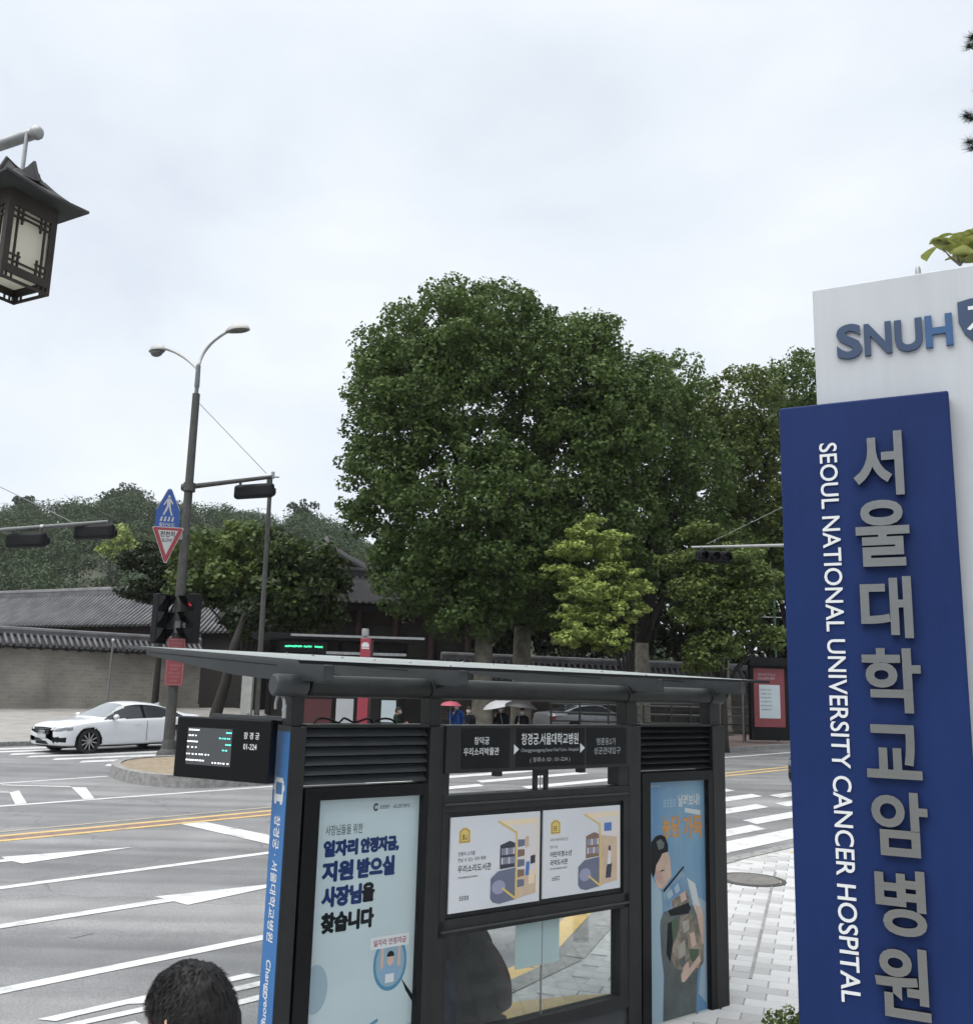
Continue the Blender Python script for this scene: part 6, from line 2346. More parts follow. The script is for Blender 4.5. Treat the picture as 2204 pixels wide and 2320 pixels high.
ARM_UP = dict(elR=(.20, .10, 1.14), wrR=(.10, .20, 1.33), haR=(.08, .22, 1.40))
PHONE = dict(elR=(.20, .04, 1.12), wrR=(.10, .27, 1.17), haR=(.07, .32, 1.20), elL=(-.20, .02, 1.11), wrL=(-.08, .22, 1.08), haL=(-.05, .28, 1.11))
ped = [
    (1034, 1590, 29.0, 1.70, math.radians(185), 'person in a blue sweater under the red umbrella', dict(top=C_BLUE, legs=C_DARK), ARM_UP, 0.0),
    (1063, 1602, 29.6, 1.62, math.radians(160), 'person in black with a white mask just right of the blue sweater', dict(top=C_DARK, legs=C_DARK), PHONE, 0.1),
    (1136, 1598, 29.4, 1.64, math.radians(150), 'person with long dark hair under the pale grey umbrella', dict(top=C_DARK, legs=C_DENIM), ARM_UP, 0.25),
    (1183, 1604, 29.2, 1.62, math.radians(165), 'person in black with white mask under the black umbrella', dict(top=C_DARK, legs=C_DARK), PHONE, 0.05),
    (900, 1602, 30.5, 1.66, math.radians(262), 'person in dark green bent over a phone beside the red pillar', dict(top=C_GREEN, legs=C_DARK), PHONE, 0.0),
]
ped_w = []
for (px, py, yy, H, yw, lab, cols, pose, hl) in ped:
    p = at(px, py, yy)
    z0 = p.z - H
    person('person', lab, (p.x, p.y, z0), yw, H, pose, cols, look=(0.1, -0.25 if 'phone' in lab else -0.05), group='people waiting across the road', hair_long=hl, detail=0)
    ped_w.append((p, z0))
# white collar and strap
RED_U = mat('red_umbrella_cloth', (0.27, 0.040, 0.070), 0.6, var=0.1)
GREY_U = mat('pale_grey_umbrella_cloth', (0.26, 0.265, 0.275), 0.55, var=0.08)
BLACK_U = mat('black_umbrella_cloth', (0.010, 0.010, 0.012), 0.5)
up0 = at(1021, 1589, 28.8)
umbrella('small red umbrella held over the blue sweater', up0, 0.34, RED_U)
up1 = at(1128, 1586, 29.2)
umbrella('pale grey umbrella shared across the road', up1, 0.52, GREY_U, tilt=(0, -0.22))
up2 = at(1180, 1588, 29.0)
umbrella('black umbrella beside the pale grey one', up2, 0.55, BLACK_U, tilt=(0, 0.10))


# ================================================================== PALACE WALL, ROOFS, GATE
def tiled_slope(b, p_eave0, p_eave1, p_ridge0, p_ridge1, n, r=0.07, rows=0, sag=0.0, caps=True):
    """round cover tiles running up a roof slope between two eave and two ridge corners"""
    e0, e1, r0_, r1_ = (Vector(p) for p in (p_eave0, p_eave1, p_ridge0, p_ridge1))
    nrm = (e1 - e0).cross(r0_ - e0).normalized()
    if nrm.z < 0:
        nrm = -nrm
    m_ = 5
    for i in range(n):
        t = (i + 0.5) / n
        a, c = e0.lerp(e1, t), r0_.lerp(r1_, t)
        pts = []
        for k in range(m_ + 1):
            q = k / m_
            p = a.lerp(c, q)
            p.z -= sag * 4 * q * (1 - q) * 0.5
            pts.append(p + nrm * r * 0.35)
        b.tube(pts, [r] * (m_ + 1), 6)
        if caps:
            d = (a - c).normalized()
            b.cyl(pts[0] + d * 0.005, pts[0] + d * 0.03, r * 1.12, n=8)


def ridge_bar(b, p, q, w=0.22, h=0.32, lift=0.0):
    p, q = Vector(p), Vector(q)
    b.bar(p + Z3 * (h / 2 + lift), q + Z3 * (h / 2 + lift), w, h)
    b.tube([p + Z3 * (h + lift), p.lerp(q, 0.5) + Z3 * (h + lift - 0.03), q + Z3 * (h + lift)], w * 0.55, 8)


# wall along the plaza: local x runs along it, local y is its back
w0, w1 = Vector((-33.0, 29.6, 0)), Vector((-14.3, 48.9, 0))
wl_d = (w1 - w0)
WL = wl_d.length
w_yaw = math.atan2(wl_d.y, wl_d.x)
pw = thing('palace_wall', 'long grey stone palace wall capped with grey tiles behind the white car', 'wall', (w0.x, w0.y, 1.05), w_yaw)
part('masonry', M['wall_stone'], lambda b: b.box(0, WL, 0.0, 0.55, -0.4, 2.82), pw)
part('plinth', M['wall_stone'], lambda b: b.box(0, WL + 0.02, -0.10, 0.0, -0.4, 0.34), pw)
part('pilaster', M['wall_stone'], lambda b: b.box(WL * 0.715, WL * 0.715 + 0.10, -0.04, 0.0, -0.2, 2.8), pw)
n_t = int(WL / 0.285)
o = part('cap_tiles', M['roof_tile'], lambda b: tiled_slope(b, (0, -0.34, 2.86), (WL, -0.34, 2.86), (0, 0.22, 3.34), (WL, 0.22, 3.34), n_t, 0.075), pw, smooth=2)
tag(o, kind='stuff')
part('cap_bed', M['roof_tile_dark'], lambda b: b.add([(0, -0.36, 2.78), (WL, -0.36, 2.78), (WL, 0.22, 3.30), (0, 0.22, 3.30), (0, 0.85, 2.80), (WL, 0.85, 2.80), (0, 0.0, 2.70), (WL, 0.0, 2.70)], [(0, 1, 2, 3), (3, 2, 5, 4), (0, 6, 7, 1), (4, 5, 7, 6)]), pw)
part('cap_ridge', M['roof_tile'], lambda b: ridge_bar(b, (0, 0.24, 3.30), (WL, 0.24, 3.30), 0.26, 0.22), pw)
o = part('eave_ends', M['roof_tile_dark'], lambda b: [b.box(x, x + 0.12, -0.28, -0.02, 2.66, 2.80) for x in [k * 0.57 for k in range(int(WL / 0.57))]], pw)
tag(o, kind='stuff')
# thin cctv post in front of the wall
cp = on_ground(242, 1640)
cp = at(242, 1600, 38.0)
cc = thing('camera_post', 'thin post with a small white dome in front of the palace wall', 'post', (cp.x, cp.y, 0.62))
part('shaft', M['pole_grey'], lambda b: b.cyl((0, 0, 0), (0, 0, at(242, 1455, 38.0).z - 0.62), 0.035, n=8), cc, smooth=True)
part('dome', M['white'], lambda b: b.lathe([(0.0, 0.06), (0.045, 0.04), (0.06, 0.0), (0.045, -0.04), (0.0, -0.05)], (0, 0, at(242, 1450, 38.0).z - 0.62), n=12), cc, smooth=True)

# long tiled hall behind the wall
hb0 = at(350, 1416, 50.0)
hb1 = at(-260, 1408, 61.0)
hd_ = Vector((hb1.x - hb0.x, hb1.y - hb0.y, 0))
HL = hd_.length
h_yaw = math.atan2(hd_.y, hd_.x)
hall = thing('tiled_hall', 'long palace hall with a grey tiled roof behind the wall', 'building', (hb0.x, hb0.y, 1.0), h_yaw)
ez = hb0.z - 1.0
rz_ = at(331, 1335, 52.2).z - 1.0
# local x to the left, local -y (after turning) away from us
sgn_y = 1 if (Matrix.Rotation(h_yaw, 3, 'Z') @ Y3).y > 0 else -1
yb = sgn_y * 3.0
n_t = int(HL / 0.33)
o = part('roof_tiles', M['roof_tile'], lambda b: tiled_slope(b, (0, 0, ez), (HL, 0, ez), (0.55, yb, rz_), (HL, yb, rz_), n_t, 0.085, sag=0.18), hall, smooth=2)
tag(o, kind='stuff')
part('roof_bed', M['roof_tile_dark'], lambda b: b.add([(0, 0, ez - 0.05), (HL, 0, ez - 0.05), (HL, yb * 0.5, (ez + rz_) / 2 - 0.16), (0.25, yb * 0.5, (ez + rz_) / 2 - 0.16), (HL, yb, rz_ - 0.05), (0.55, yb, rz_ - 0.05), (0, yb * 2, ez), (HL, yb * 2, ez)],
                                                    [(0, 1, 2, 3), (3, 2, 4, 5), (5, 4, 7, 6)]), hall)
part('gable', M['timber_dark'], lambda b: b.add([(0.1, 0.1 * sgn_y, ez - 0.1), (0.6, yb, rz_ - 0.1), (0.1, yb * 2, ez - 0.1), (0.3, yb * 2, 0), (0.3, 0.3 * sgn_y, 0)], [(0, 1, 2, 3, 4)]), hall)
rg = part('ridge', M['roof_tile'], lambda b: ridge_bar(b, (0.45, yb, rz_ - 0.02), (HL, yb, rz_ - 0.02), 0.34, 0.30), hall)
part('gable_ridge', M['roof_tile'], lambda b: b.tube([(0.5, yb, rz_ + 0.1), (0.15, yb * 0.45, (ez + rz_) / 2 - 0.0), (-0.05, 0, ez + 0.08)], 0.16, 8), hall, smooth=True)
part('wall', M['timber_red'], lambda b: b.box(0.4, HL - 0.4, min(0.9 * sgn_y, 5.1 * sgn_y), max(0.9 * sgn_y, 5.1 * sgn_y), 0.0, ez + 0.02), hall)

# smaller roof continuing behind the dark tree
sb0 = at(585, 1432, 49.0)
sb1 = at(395, 1425, 51.5)
d2 = Vector((sb1.x - sb0.x, sb1.y - sb0.y, 0))
SL2 = d2.length + 2
y2 = math.atan2(d2.y, d2.x)
hall2 = thing('side_hall', 'small tiled roof glimpsed behind the dark spreading tree', 'building', (sb0.x, sb0.y, 1.0), y2)
s2y = 1 if (Matrix.Rotation(y2, 3, 'Z') @ Y3).y > 0 else -1
e2 = sb0.z - 1.0
o = part('roof_tiles', M['roof_tile'], lambda b: tiled_slope(b, (0, 0, e2), (SL2, 0, e2), (1.2, 2.4 * s2y, e2 + 1.7), (SL2, 2.4 * s2y, e2 + 1.7), int(SL2 / 0.33), 0.085, sag=0.1), hall2, smooth=2)
tag(o, kind='stuff')
part('roof_bed', M['roof_tile_dark'], lambda b: b.add([(0, 0, e2 - 0.05), (SL2, 0, e2 - 0.05), (SL2, 2.4 * s2y, e2 + 1.62), (1.2, 2.4 * s2y, e2 + 1.62)], [(0, 1, 2, 3)]), hall2)
part('wall', M['timber_dark'], lambda b: b.box(0.5, SL2, min(0.6 * s2y, 4 * s2y), max(0.6 * s2y, 4 * s2y), 0, e2 + 0.02), hall2)

# palace gate under the big trees: dark red timber, hipped and gabled tile roof
gc = at(835, 1560, 46.0)
gate = thing('palace_gate', 'dark red timber palace gate with curved tiled eaves under the big trees', 'gate', (gc.x, gc.y + 1.5, 0.62), math.radians(10))
gzv = at(835, 1372, 46.0).z - 0.62
gw, gd = 5.4, 2.6
part('wall', M['timber_red'], lambda b: b.box(-gw + 0.9, gw - 0.9, -gd + 1.0, gd - 1.0, 0.0, gzv - 0.25), gate)
for k in range(6):
    x = -gw + 1.0 + (2 * gw - 2.0) * k / 5
    part('column', M['timber_red'], lambda b: b.cyl((x, -gd + 0.8, 0), (x, -gd + 0.8, gzv - 0.3), 0.17, n=10), gate, smooth=True)
for k in range(5):
    x = -gw + 1.0 + (2 * gw - 2.0) * (k + 0.5) / 5
    part('door_leaf', M['timber_dark'], lambda b: b.box(x - 0.8, x + 0.8, -gd + 0.93, -gd + 0.99, 0.1, gzv - 1.0), gate)
part('bracket_beam', M['timber_dark'], lambda b: b.box(-gw + 0.4, gw - 0.4, -gd + 0.45, gd - 0.45, gzv - 0.32, gzv - 0.06), gate)


def gate_roof(b):
    for sy in (-1, 1):
        n_ = 34
        for i in range(n_):
            t = (i + 0.5) / n_
            x = -gw + 2 * gw * t
            curl = 0.55 * abs(2 * t - 1) ** 3
            xr = max(-gw * 0.62, min(gw * 0.62, x * 0.92))
            pts = []
            for k in range(6):
                q = k / 5
                y_ = sy * (gd * (1 - q) + 0.05)
                z_ = gzv + curl * (1 - q) + 1.55 * q - 0.5 * q * (1 - q)
                pts.append((x + (xr - x) * q, y_, z_))
            b.tube(pts, 0.09, 6)
        b.add([(-gw, sy * gd, gzv + 0.48), (-gw * 0.5, sy * gd, gzv), (gw * 0.5, sy * gd, gzv), (gw, sy * gd, gzv + 0.48), (gw * 0.62, sy * 0.05, gzv + 1.5), (-gw * 0.62, sy * 0.05, gzv + 1.5)], [(0, 1, 2, 3, 4, 5)])


o = part('roof_tiles', M['roof_tile_shaded'], gate_roof, gate, smooth=2)
tag(o, kind='stuff')
part('hip_side', M['roof_tile_shaded'], lambda b: [b.add([(sx * gw, -gd, gzv + 0.5), (sx * gw, gd, gzv + 0.5), (sx * gw * 0.62, 0.05, gzv + 1.5), (sx * gw * 0.62, -0.05, gzv + 1.5)], [(0, 1, 2, 3)]) for sx in (-1, 1)], gate)
part('ridge', M['roof_tile_shaded'], lambda b: ridge_bar(b, (-gw * 0.62, 0, gzv + 1.45), (gw * 0.62, 0, gzv + 1.45), 0.3, 0.4), gate)
# taller hall behind the gate whose gable shows
gt = at(800, 1310, 54.0)
g2 = thing('gabled_hall', 'tall dark palace hall whose gable peak rises left of the big trees', 'building', (gt.x, gt.y, 0.8), math.radians(-12))
gp = at(788, 1258, 54.0).z - 0.8
ge = at(790, 1330, 54.0).z - 0.8
part('wall', M['timber_red'], lambda b: b.add([(-1.9, -3, 0), (1.9, -3, 0), (1.9, -3, ge + 0.3), (-0.35, -3, gp - 0.4), (-1.9, -3, ge + 0.3), (-1.9, 5, 0), (1.9, 5, 0), (1.9, 5, ge + 0.3), (-0.35, 5, gp - 0.4), (-1.9, 5, ge + 0.3)],
                                          [(0, 1, 2, 3, 4), (9, 8, 7, 6, 5), (1, 6, 7, 2), (0, 4, 9, 5)]), g2)
part('roof', M['roof_tile_shaded'], lambda b: (b.add([(-0.35, -3.5, gp), (2.9, -3.5, ge - 0.1), (2.9, 5, ge - 0.1), (-0.35, 5, gp)], [(0, 1, 2, 3)]), b.add([(-0.35, -3.5, gp), (-2.6, -3.5, ge + 0.2), (-2.6, 5, ge + 0.2), (-0.35, 5, gp)], [(0, 1, 2, 3)])), g2)
part('gable_ridge', M['roof_tile_dark'], lambda b: (b.tube([(-0.35, -3.55, gp + 0.15), (0.9, -3.55, (gp + ge) / 2 + 0.25), (2.9, -3.55, ge + 0.05)], 0.17, 8), b.tube([(-0.35, -3.55, gp + 0.15), (-1.4, -3.55, (gp + ge) / 2 + 0.3), (-2.6, -3.55, ge + 0.25)], 0.17, 8)), g2, smooth=True)
part('ridge_ornament', M['roof_tile'], lambda b: b.lathe([(0.0, 0.5), (0.12, 0.42), (0.2, 0.2), (0.24, 0.0)], (-0.35, -3.5, gp + 0.05), n=8), g2)

# low tile-capped wall on the right, under the trees
f0 = at(1000, 1575, 43.0)
f1 = at(1905, 1580, 50.0)
dR = Vector((f1.x - f0.x, f1.y - f0.y, 0))
FL = dR.length
f_yaw = math.atan2(dR.y, dR.x)
fwz = 0.60
fw_ = thing('garden_wall', 'dark tile-capped garden wall running behind the trees on the right', 'wall', (f0.x, f0.y, fwz), f_yaw)
fh = at(1450, 1548, 46.5).z - fwz
fh2 = at(1450, 1498, 46.5).z - fwz
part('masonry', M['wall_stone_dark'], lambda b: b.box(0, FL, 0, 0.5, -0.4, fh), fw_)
o = part('cap_tiles', M['roof_tile_dark'], lambda b: tiled_slope(b, (0, -0.30, fh), (FL, -0.30, fh), (0, 0.22, fh2 - 0.22), (FL, 0.22, fh2 - 0.22), int(FL / 0.30), 0.075), fw_, smooth=2)
tag(o, kind='stuff')
part('cap_bed', M['roof_tile_dark'], lambda b: b.add([(0, -0.32, fh - 0.08), (FL, -0.32, fh - 0.08), (FL, 0.22, fh2 - 0.28), (0, 0.22, fh2 - 0.28)], [(0, 1, 2, 3)]), fw_)
part('cap_ridge', M['roof_tile'], lambda b: ridge_bar(b, (0, 0.24, fh2 - 0.28), (FL, 0.24, fh2 - 0.28), 0.24, 0.22), fw_)

# ================================================================== STREET FURNITURE ACROSS THE ROAD
# guard railing in runs of four posts
rail_m = mat('dull_green_railing', (0.030, 0.036, 0.034), 0.45, metal=0.2, var=0.2)
rail_l = mat('bare_rail', (0.115, 0.125, 0.12), 0.4, metal=0.4, var=0.15)
for i, (pa, pb) in enumerate((((1245, 39.5), (1450, 40.0)), ((1455, 40.0), (1560, 40.3)), ((1562, 40.3), (1708, 40.8)))):
    A, B = at(pa[0], 1640, pa[1]), at(pb[0], 1640, pb[1])
    A.z = B.z = gz(0, 40) + 0.13
    names_ = ('nearest the silver car', 'behind the right hand louvre', 'ending at the red map board')
    rl = thing('guard_rail', 'dark two bar guard railing ' + names_[i], 'railing', A, math.atan2(B.y - A.y, B.x - A.x), 'guard railings along the far pavement')
    RLn = (Vector((B.x, B.y, 0)) - Vector((A.x, A.y, 0))).length
    hz = [at(1400, y, 40.0).z - A.z for y in (1598, 1617, 1636, 1655)]
    for z in hz:
        part('bar', rail_l if z in hz[:2] else rail_m, lambda b: b.cyl((0, 0, z), (RLn, 0, z), 0.035, n=8), rl, smooth=True)
    for k in range(int(RLn / 1.2) + 1):
        x = min(RLn, 1.2 * k + 0.05)
        part('post', rail_m, lambda b: b.cyl((x, 0, 0), (x, 0, hz[0] + 0.03), 0.045, n=8), rl, smooth=True)

# map board by the blue sign
mpz = gz(0, 40) + 0.13
ml, mr_ = at(1704, 1640, 39.5), at(1800, 1640, 39.9)
mbd = thing('map_board', 'red street map board in a dark frame beside the blue sign', 'map board', (ml.x, ml.y, mpz), math.atan2(mr_.y - ml.y, mr_.x - ml.x))
MW = (mr_ - ml).length


def mz(py):
    return at(1745, py, 39.6).z - mpz


part('frame', M['black_matte'], lambda b: (b.box(0, MW, 0.04, 0.30, 0.10, mz(1505)), b.box(-0.1, MW + 0.1, -0.15, 0.40, mz(1508), mz(1490))), mbd)
part('red_face', M['red_panel'], lambda b: b.box(0.12, MW - 0.40, 0.015, 0.039, mz(1648), mz(1515)), mbd)
part('map_sheet', M['paper_blue'], lambda b: b.box(0.35, MW - 0.62, 0.004, 0.0145, mz(1628), mz(1552)), mbd)
part('map_print', M['grey_ink'], lambda b: [scribble(b, 0.40, mz(1565 + 9 * k), 0.50, 0.06, 0.003) for k in range(6)], mbd)
part('title_print', M['soft_white_ink'], lambda b: (scribble(b, 0.32, mz(1531), 0.75, 0.08, 0.0145), scribble(b, 0.30, mz(1540), 0.80, 0.10, 0.0145)), mbd)
part('finial', M['galv'], lambda b: b.lathe([(0.05, mz(1490)), (0.04, mz(1486)), (0.0, mz(1478))], (0.72, 0.1, 0), n=10), mbd)
part('side_post', M['pole_grey'], lambda b: b.cyl((-0.35, 0.1, 0), (-0.35, 0.1, 2.1), 0.04, n=8), mbd)
gp0 = at(1757, 1480, 41.0)
gpo = thing('flag_pole', 'thin green pole rising behind the red map board', 'pole', (gp0.x, gp0.y, gz(0, 41) + 0.13))
part('shaft', mat('green_pole_paint', (0.035, 0.075, 0.045), 0.5), lambda b: b.cyl((0, 0, 0), (0, 0, at(1757, 1290, 41.0).z - gpo.location.z), 0.05, n=8), gpo, smooth=True)
part('cross_arm', M['galv'], lambda b: b.cyl((-0.75, 0, at(1757, 1399, 41).z - gpo.location.z), (0.3, 0, at(1757, 1399, 41).z - gpo.location.z), 0.02, n=6), gpo)

# bus stop across the road
bs0 = at(700, 1500, 33.0)
bs = thing('far_bus_stop', 'dark bus stop canopy across the road below the palace gate', 'bus shelter', (bs0.x, bs0.y, gz(0, 33) + 0.1), math.radians(6))


def bz(py):
    return at(760, py, 33.0).z - bs.location.z


part('canopy', M['black_matte'], lambda b: b.box(-1.9, 3.6, -0.7, 1.2, bz(1452), bz(1440)), bs, bevel=0.01)
part('canopy_edge', M['galv'], lambda b: b.box(-0.6, 3.9, -0.74, -0.701, bz(1446), bz(1441)), bs)
part('back_panel', M['timber_dark'], lambda b: b.box(-1.5, 3.4, 1.0, 1.06, bz(1640), bz(1452)), bs)
for x in (-1.4, 1.0, 3.3):
    part('post', M['black_matte'], lambda b: b.box(x - 0.07, x + 0.07, 0.85, 0.98, -0.1, bz(1452)), bs)
part('lower_beam', M['galv'], lambda b: b.box(0.6, 3.3, -0.70, -0.66, bz(1484), bz(1478)), bs)
part('lit_panel', M['white'], lambda b: b.box(at(761, 1600, 33).x - bs0.x, at(800, 1600, 33).x - bs0.x, -0.10, -0.05, bz(1638), bz(1583)), bs)
part('lit_panel', M['paper_blue'], lambda b: b.box(at(863, 1600, 33).x - bs0.x, at(896, 1600, 33).x - bs0.x, -0.10, -0.05, bz(1634), bz(1584)), bs)
part('red_panel', mat('dull_red_board', (0.07, 0.016, 0.018), 0.6), lambda b: b.box(at(690, 1600, 33).x - bs0.x, at(750, 1600, 33).x - bs0.x, 0.0, 0.04, bz(1640), bz(1585)), bs)
led_c = at(688, 1465, 32.4)
led = thing('led_display', 'green lettered led display under the far bus stop canopy', 'led display', led_c, math.radians(6))
part('case', M['black'], lambda b: b.box(-0.75, 0.75, 0.0, 0.12, -0.16, 0.16), led)


def led_dots(b):
    r_ = random.Random(4)
    x = -0.62
    while x < 0.62:
        if not (-0.08 < x < -0.02 or 0.24 < x < 0.33):
            b.box(x, x + 0.035, -0.006, -0.001, -0.035 + 0.02 * r_.random(), 0.02 + 0.02 * r_.random())
        x += 0.045


part('led_text', M['green_led'], led_dots, led)
rp = at(822, 1640, 31.0)
pil = thing('bus_stop_pillar', 'red bus stop pillar with a grey cylinder on top across the road', 'bus stop sign', (rp.x, rp.y, gz(0, 31) + 0.1), math.radians(8))


def pzz(py):
    return at(822, py, 31.0).z - pil.location.z


part('body', mat('pillar_red', (0.26, 0.030, 0.050), 0.45, var=0.06), lambda b: b.box(-0.20, 0.13, -0.13, 0.13, 0.0, pzz(1447)), pil, bevel=0.02)
part('side', M['timber_red'], lambda b: b.box(0.131, 0.22, -0.11, 0.11, 0.0, pzz(1450)), pil)
part('top_cylinder', M['galv'], lambda b: b.lathe([(0.0, pzz(1424)), (0.11, pzz(1424.5)), (0.12, pzz(1427)), (0.12, pzz(1441)), (0.05, pzz(1442)), (0.05, pzz(1447))], (-0.06, 0, 0), n=16), pil, smooth=True)
part('pictogram', M['white_ink'], lambda b: (b.box(-0.16, 0.07, -0.137, -0.1305, pzz(1466), pzz(1459)), b.box(-0.12, 0.03, -0.137, -0.1305, pzz(1459), pzz(1456)), b.box(-0.16, 0.08, -0.137, -0.1305, pzz(1470.5), pzz(1467.5))), pil)


# ================================================================== TREES
def leaf_cloud(centres, radii, per, size, rng, flat=1.0, up_bias=0.35, tone_c=None, shell=0.55, quad='diamond'):
    """leaf faces spread through clumps; returns vertex array, quad count, tone per leaf"""
    C_ = np.repeat(np.asarray(centres, float), per, axis=0)
    Rr = np.repeat(np.asarray(radii, float), per, axis=0)
    n = len(C_)
    d = rng.normal(size=(n, 3))
    d /= np.linalg.norm(d, axis=1, keepdims=True)
    rad = (shell + (1 - shell) * rng.random((n, 1)) ** 0.6)
    d2 = d.copy()
    d2[:, 2] *= flat
    pos = C_ + d2 * rad * Rr[:, None]
    nrm = d * 0.9 + rng.normal(size=(n, 3)) * 0.55
    nrm[:, 2] += up_bias
    nrm /= np.linalg.norm(nrm, axis=1, keepdims=True)
    ref = rng.normal(size=(n, 3))
    t = np.cross(nrm, ref)
    t /= np.linalg.norm(t, axis=1, keepdims=True) + 1e-9
    b = np.cross(nrm, t)
    s = size * (0.65 + 0.7 * rng.random((n, 1)))
    droop = -nrm * s * 0.25
    v = np.empty((n, 4, 3))
    v[:, 0] = pos - t * s
    v[:, 1] = pos + b * s * 0.72 + droop * 0.3
    v[:, 2] = pos + t * s + droop
    v[:, 3] = pos - b * s * 0.72 + droop * 0.3
    tc = np.repeat(tone_c if tone_c is not None else rng.random(len(centres)), per)
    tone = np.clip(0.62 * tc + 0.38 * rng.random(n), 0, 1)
    return v.reshape(-1, 3), n, tone


def leaf_object(name, verts, n, tone, material, parent=None):
    me = bpy.data.meshes.new(name)
    me.vertices.add(n * 4)
    me.vertices.foreach_set('co', verts.astype(np.float32).ravel())
    me.loops.add(n * 4)
    me.loops.foreach_set('vertex_index', np.arange(n * 4, dtype=np.int32))
    me.polygons.add(n)
    me.polygons.foreach_set('loop_start', np.arange(n, dtype=np.int32) * 4)
    at_ = me.attributes.new('leaf_tone', 'FLOAT', 'FACE')
    at_.data.foreach_set('value', tone.astype(np.float32))
    me.materials.append(material)
    me.update(calc_edges=True)
    o = bpy.data.objects.new(name, me)
    COL.objects.link(o)
    if parent:
        o.parent = parent
    return o


def clumps_in(blobs, count, rng, surface=0.75):
    """clump centres inside ellipsoids (cx, cy, cz, rx, ry, rz), mostly near their skin"""
    vol = np.array([b[3] * b[4] * b[5] for b in blobs]) ** (2 / 3)
    vol /= vol.sum()
    out = []
    for b, f in zip(blobs, vol):
        k = max(2, int(count * f))
        d = rng.normal(size=(k, 3))
        d /= np.linalg.norm(d, axis=1, keepdims=True)
        r = np.where(rng.random((k, 1)) < surface, 0.82 + 0.18 * rng.random((k, 1)), 0.25 + 0.6 * rng.random((k, 1)))
        out.append(np.array(b[:3]) + d * r * np.array(b[3:]))
    return np.concatenate(out)


def tree(name, label, base, blobs, clumps, crad, per, size, lm, trunk_h, trunk_r, seed, group=None, bark='bark', flat=0.85, surface=0.75, lean=(0, 0), limbs=7, tone_fn=None, up_bias=0.35, cat='tree'):
    """blobs are given relative to the base"""
    rng = np.random.default_rng(seed)
    t = thing(name, label, cat, base, 0, group)
    cs = clumps_in(blobs, clumps, rng, surface)
    rr = crad * (0.7 + 0.6 * rng.random(len(cs)))
    tc = rng.random(len(cs))
    if tone_fn is not None:
        tc = np.clip(tone_fn(cs, rng), 0, 1)
    v, n, tone = leaf_cloud(cs, rr, per, size, rng, flat, up_bias, tc)
    leaf_object('crown', v, n, tone, lm, t)
    top = max(b[2] for b in blobs)
    b = MB()
    fork = Vector((lean[0], lean[1], trunk_h))
    b.tube([(0, 0, -0.3), (0, 0, 0.25), (lean[0] * 0.4, lean[1] * 0.4, trunk_h * 0.5), fork], [trunk_r * 1.5, trunk_r * 1.12, trunk_r, trunk_r * 0.86], 12)
    trunk = b.build('trunk', M[bark], t, smooth=2)
    for k in range(limbs):
        tgt = Vector(cs[rng.integers(len(cs))])
        midp = fork.lerp(tgt, 0.5) + Vector((0, 0, 0.12 * (tgt - fork).length))
        lb = MB()
        lb.tube([fork - Vector((0, 0, 0.2)), fork.lerp(midp, 0.5) + Vector((0, 0, 0.2)), midp, tgt], [trunk_r * 0.6, trunk_r * 0.42, trunk_r * 0.28, trunk_r * 0.08], 7)
        lb.build('limb', M['bark_dark'], trunk, smooth=2)
    return t


L_PLANE = leaf_mat('plane_leaves', (0.019, 0.037, 0.012), (0.095, 0.146, 0.040))
L_PLANE2 = leaf_mat('plane_leaves_warm', (0.022, 0.040, 0.012), (0.092, 0.125, 0.030), (0.14, 0.11, 0.03))
L_MAPLE = leaf_mat('yellow_green_leaves', (0.105, 0.148, 0.034), (0.34, 0.42, 0.115))
L_MAPLE2 = leaf_mat('mid_green_leaves', (0.038, 0.066, 0.017), (0.145, 0.19, 0.055))
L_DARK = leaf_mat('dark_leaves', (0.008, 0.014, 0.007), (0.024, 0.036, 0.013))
L_OAK = leaf_mat('bronze_green_leaves', (0.014, 0.028, 0.010), (0.092, 0.132, 0.034), (0.16, 0.175, 0.045))
L_PINE = leaf_mat('pine_needles', (0.010, 0.020, 0.013), (0.030, 0.048, 0.028))
L_HILL = leaf_mat('hill_leaves', (0.013, 0.027, 0.012), (0.050, 0.082, 0.029), (0.11, 0.11, 0.033))


def wpx(px, y):
    return FPX / y


def blob(base, px, py, y, rpx, rpy, depth):
    """ellipsoid that covers rpx x rpy photo pixels around (px, py) at distance y, relative to base"""
    c = at(px, py, y)
    return (c.x - base.x, c.y - base.y, c.z - base.z, rpx * y / FPX, depth, rpy * y / FPX)


def gbase(px, y, lift=0.13):
    p = at(px, 1600, y)
    return Vector((p.x, p.y, gz(p.x, p.y) + lift))


# --- two great plane trees whose crowns merge
bA = gbase(1092, 36.0)
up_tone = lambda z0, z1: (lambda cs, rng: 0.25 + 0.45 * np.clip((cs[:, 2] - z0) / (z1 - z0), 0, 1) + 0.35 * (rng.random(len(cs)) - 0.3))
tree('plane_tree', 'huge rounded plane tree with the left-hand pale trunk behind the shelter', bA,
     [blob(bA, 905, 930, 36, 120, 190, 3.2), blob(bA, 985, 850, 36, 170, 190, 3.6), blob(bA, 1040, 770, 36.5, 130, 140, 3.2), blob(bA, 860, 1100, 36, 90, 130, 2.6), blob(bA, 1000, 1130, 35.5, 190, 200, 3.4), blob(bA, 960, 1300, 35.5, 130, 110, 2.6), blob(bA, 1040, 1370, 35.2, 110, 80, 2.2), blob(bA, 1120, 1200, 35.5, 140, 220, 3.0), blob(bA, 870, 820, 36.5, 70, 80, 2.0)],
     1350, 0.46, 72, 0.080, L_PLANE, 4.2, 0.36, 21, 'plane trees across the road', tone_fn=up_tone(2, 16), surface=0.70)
bB = gbase(1180, 38.5)
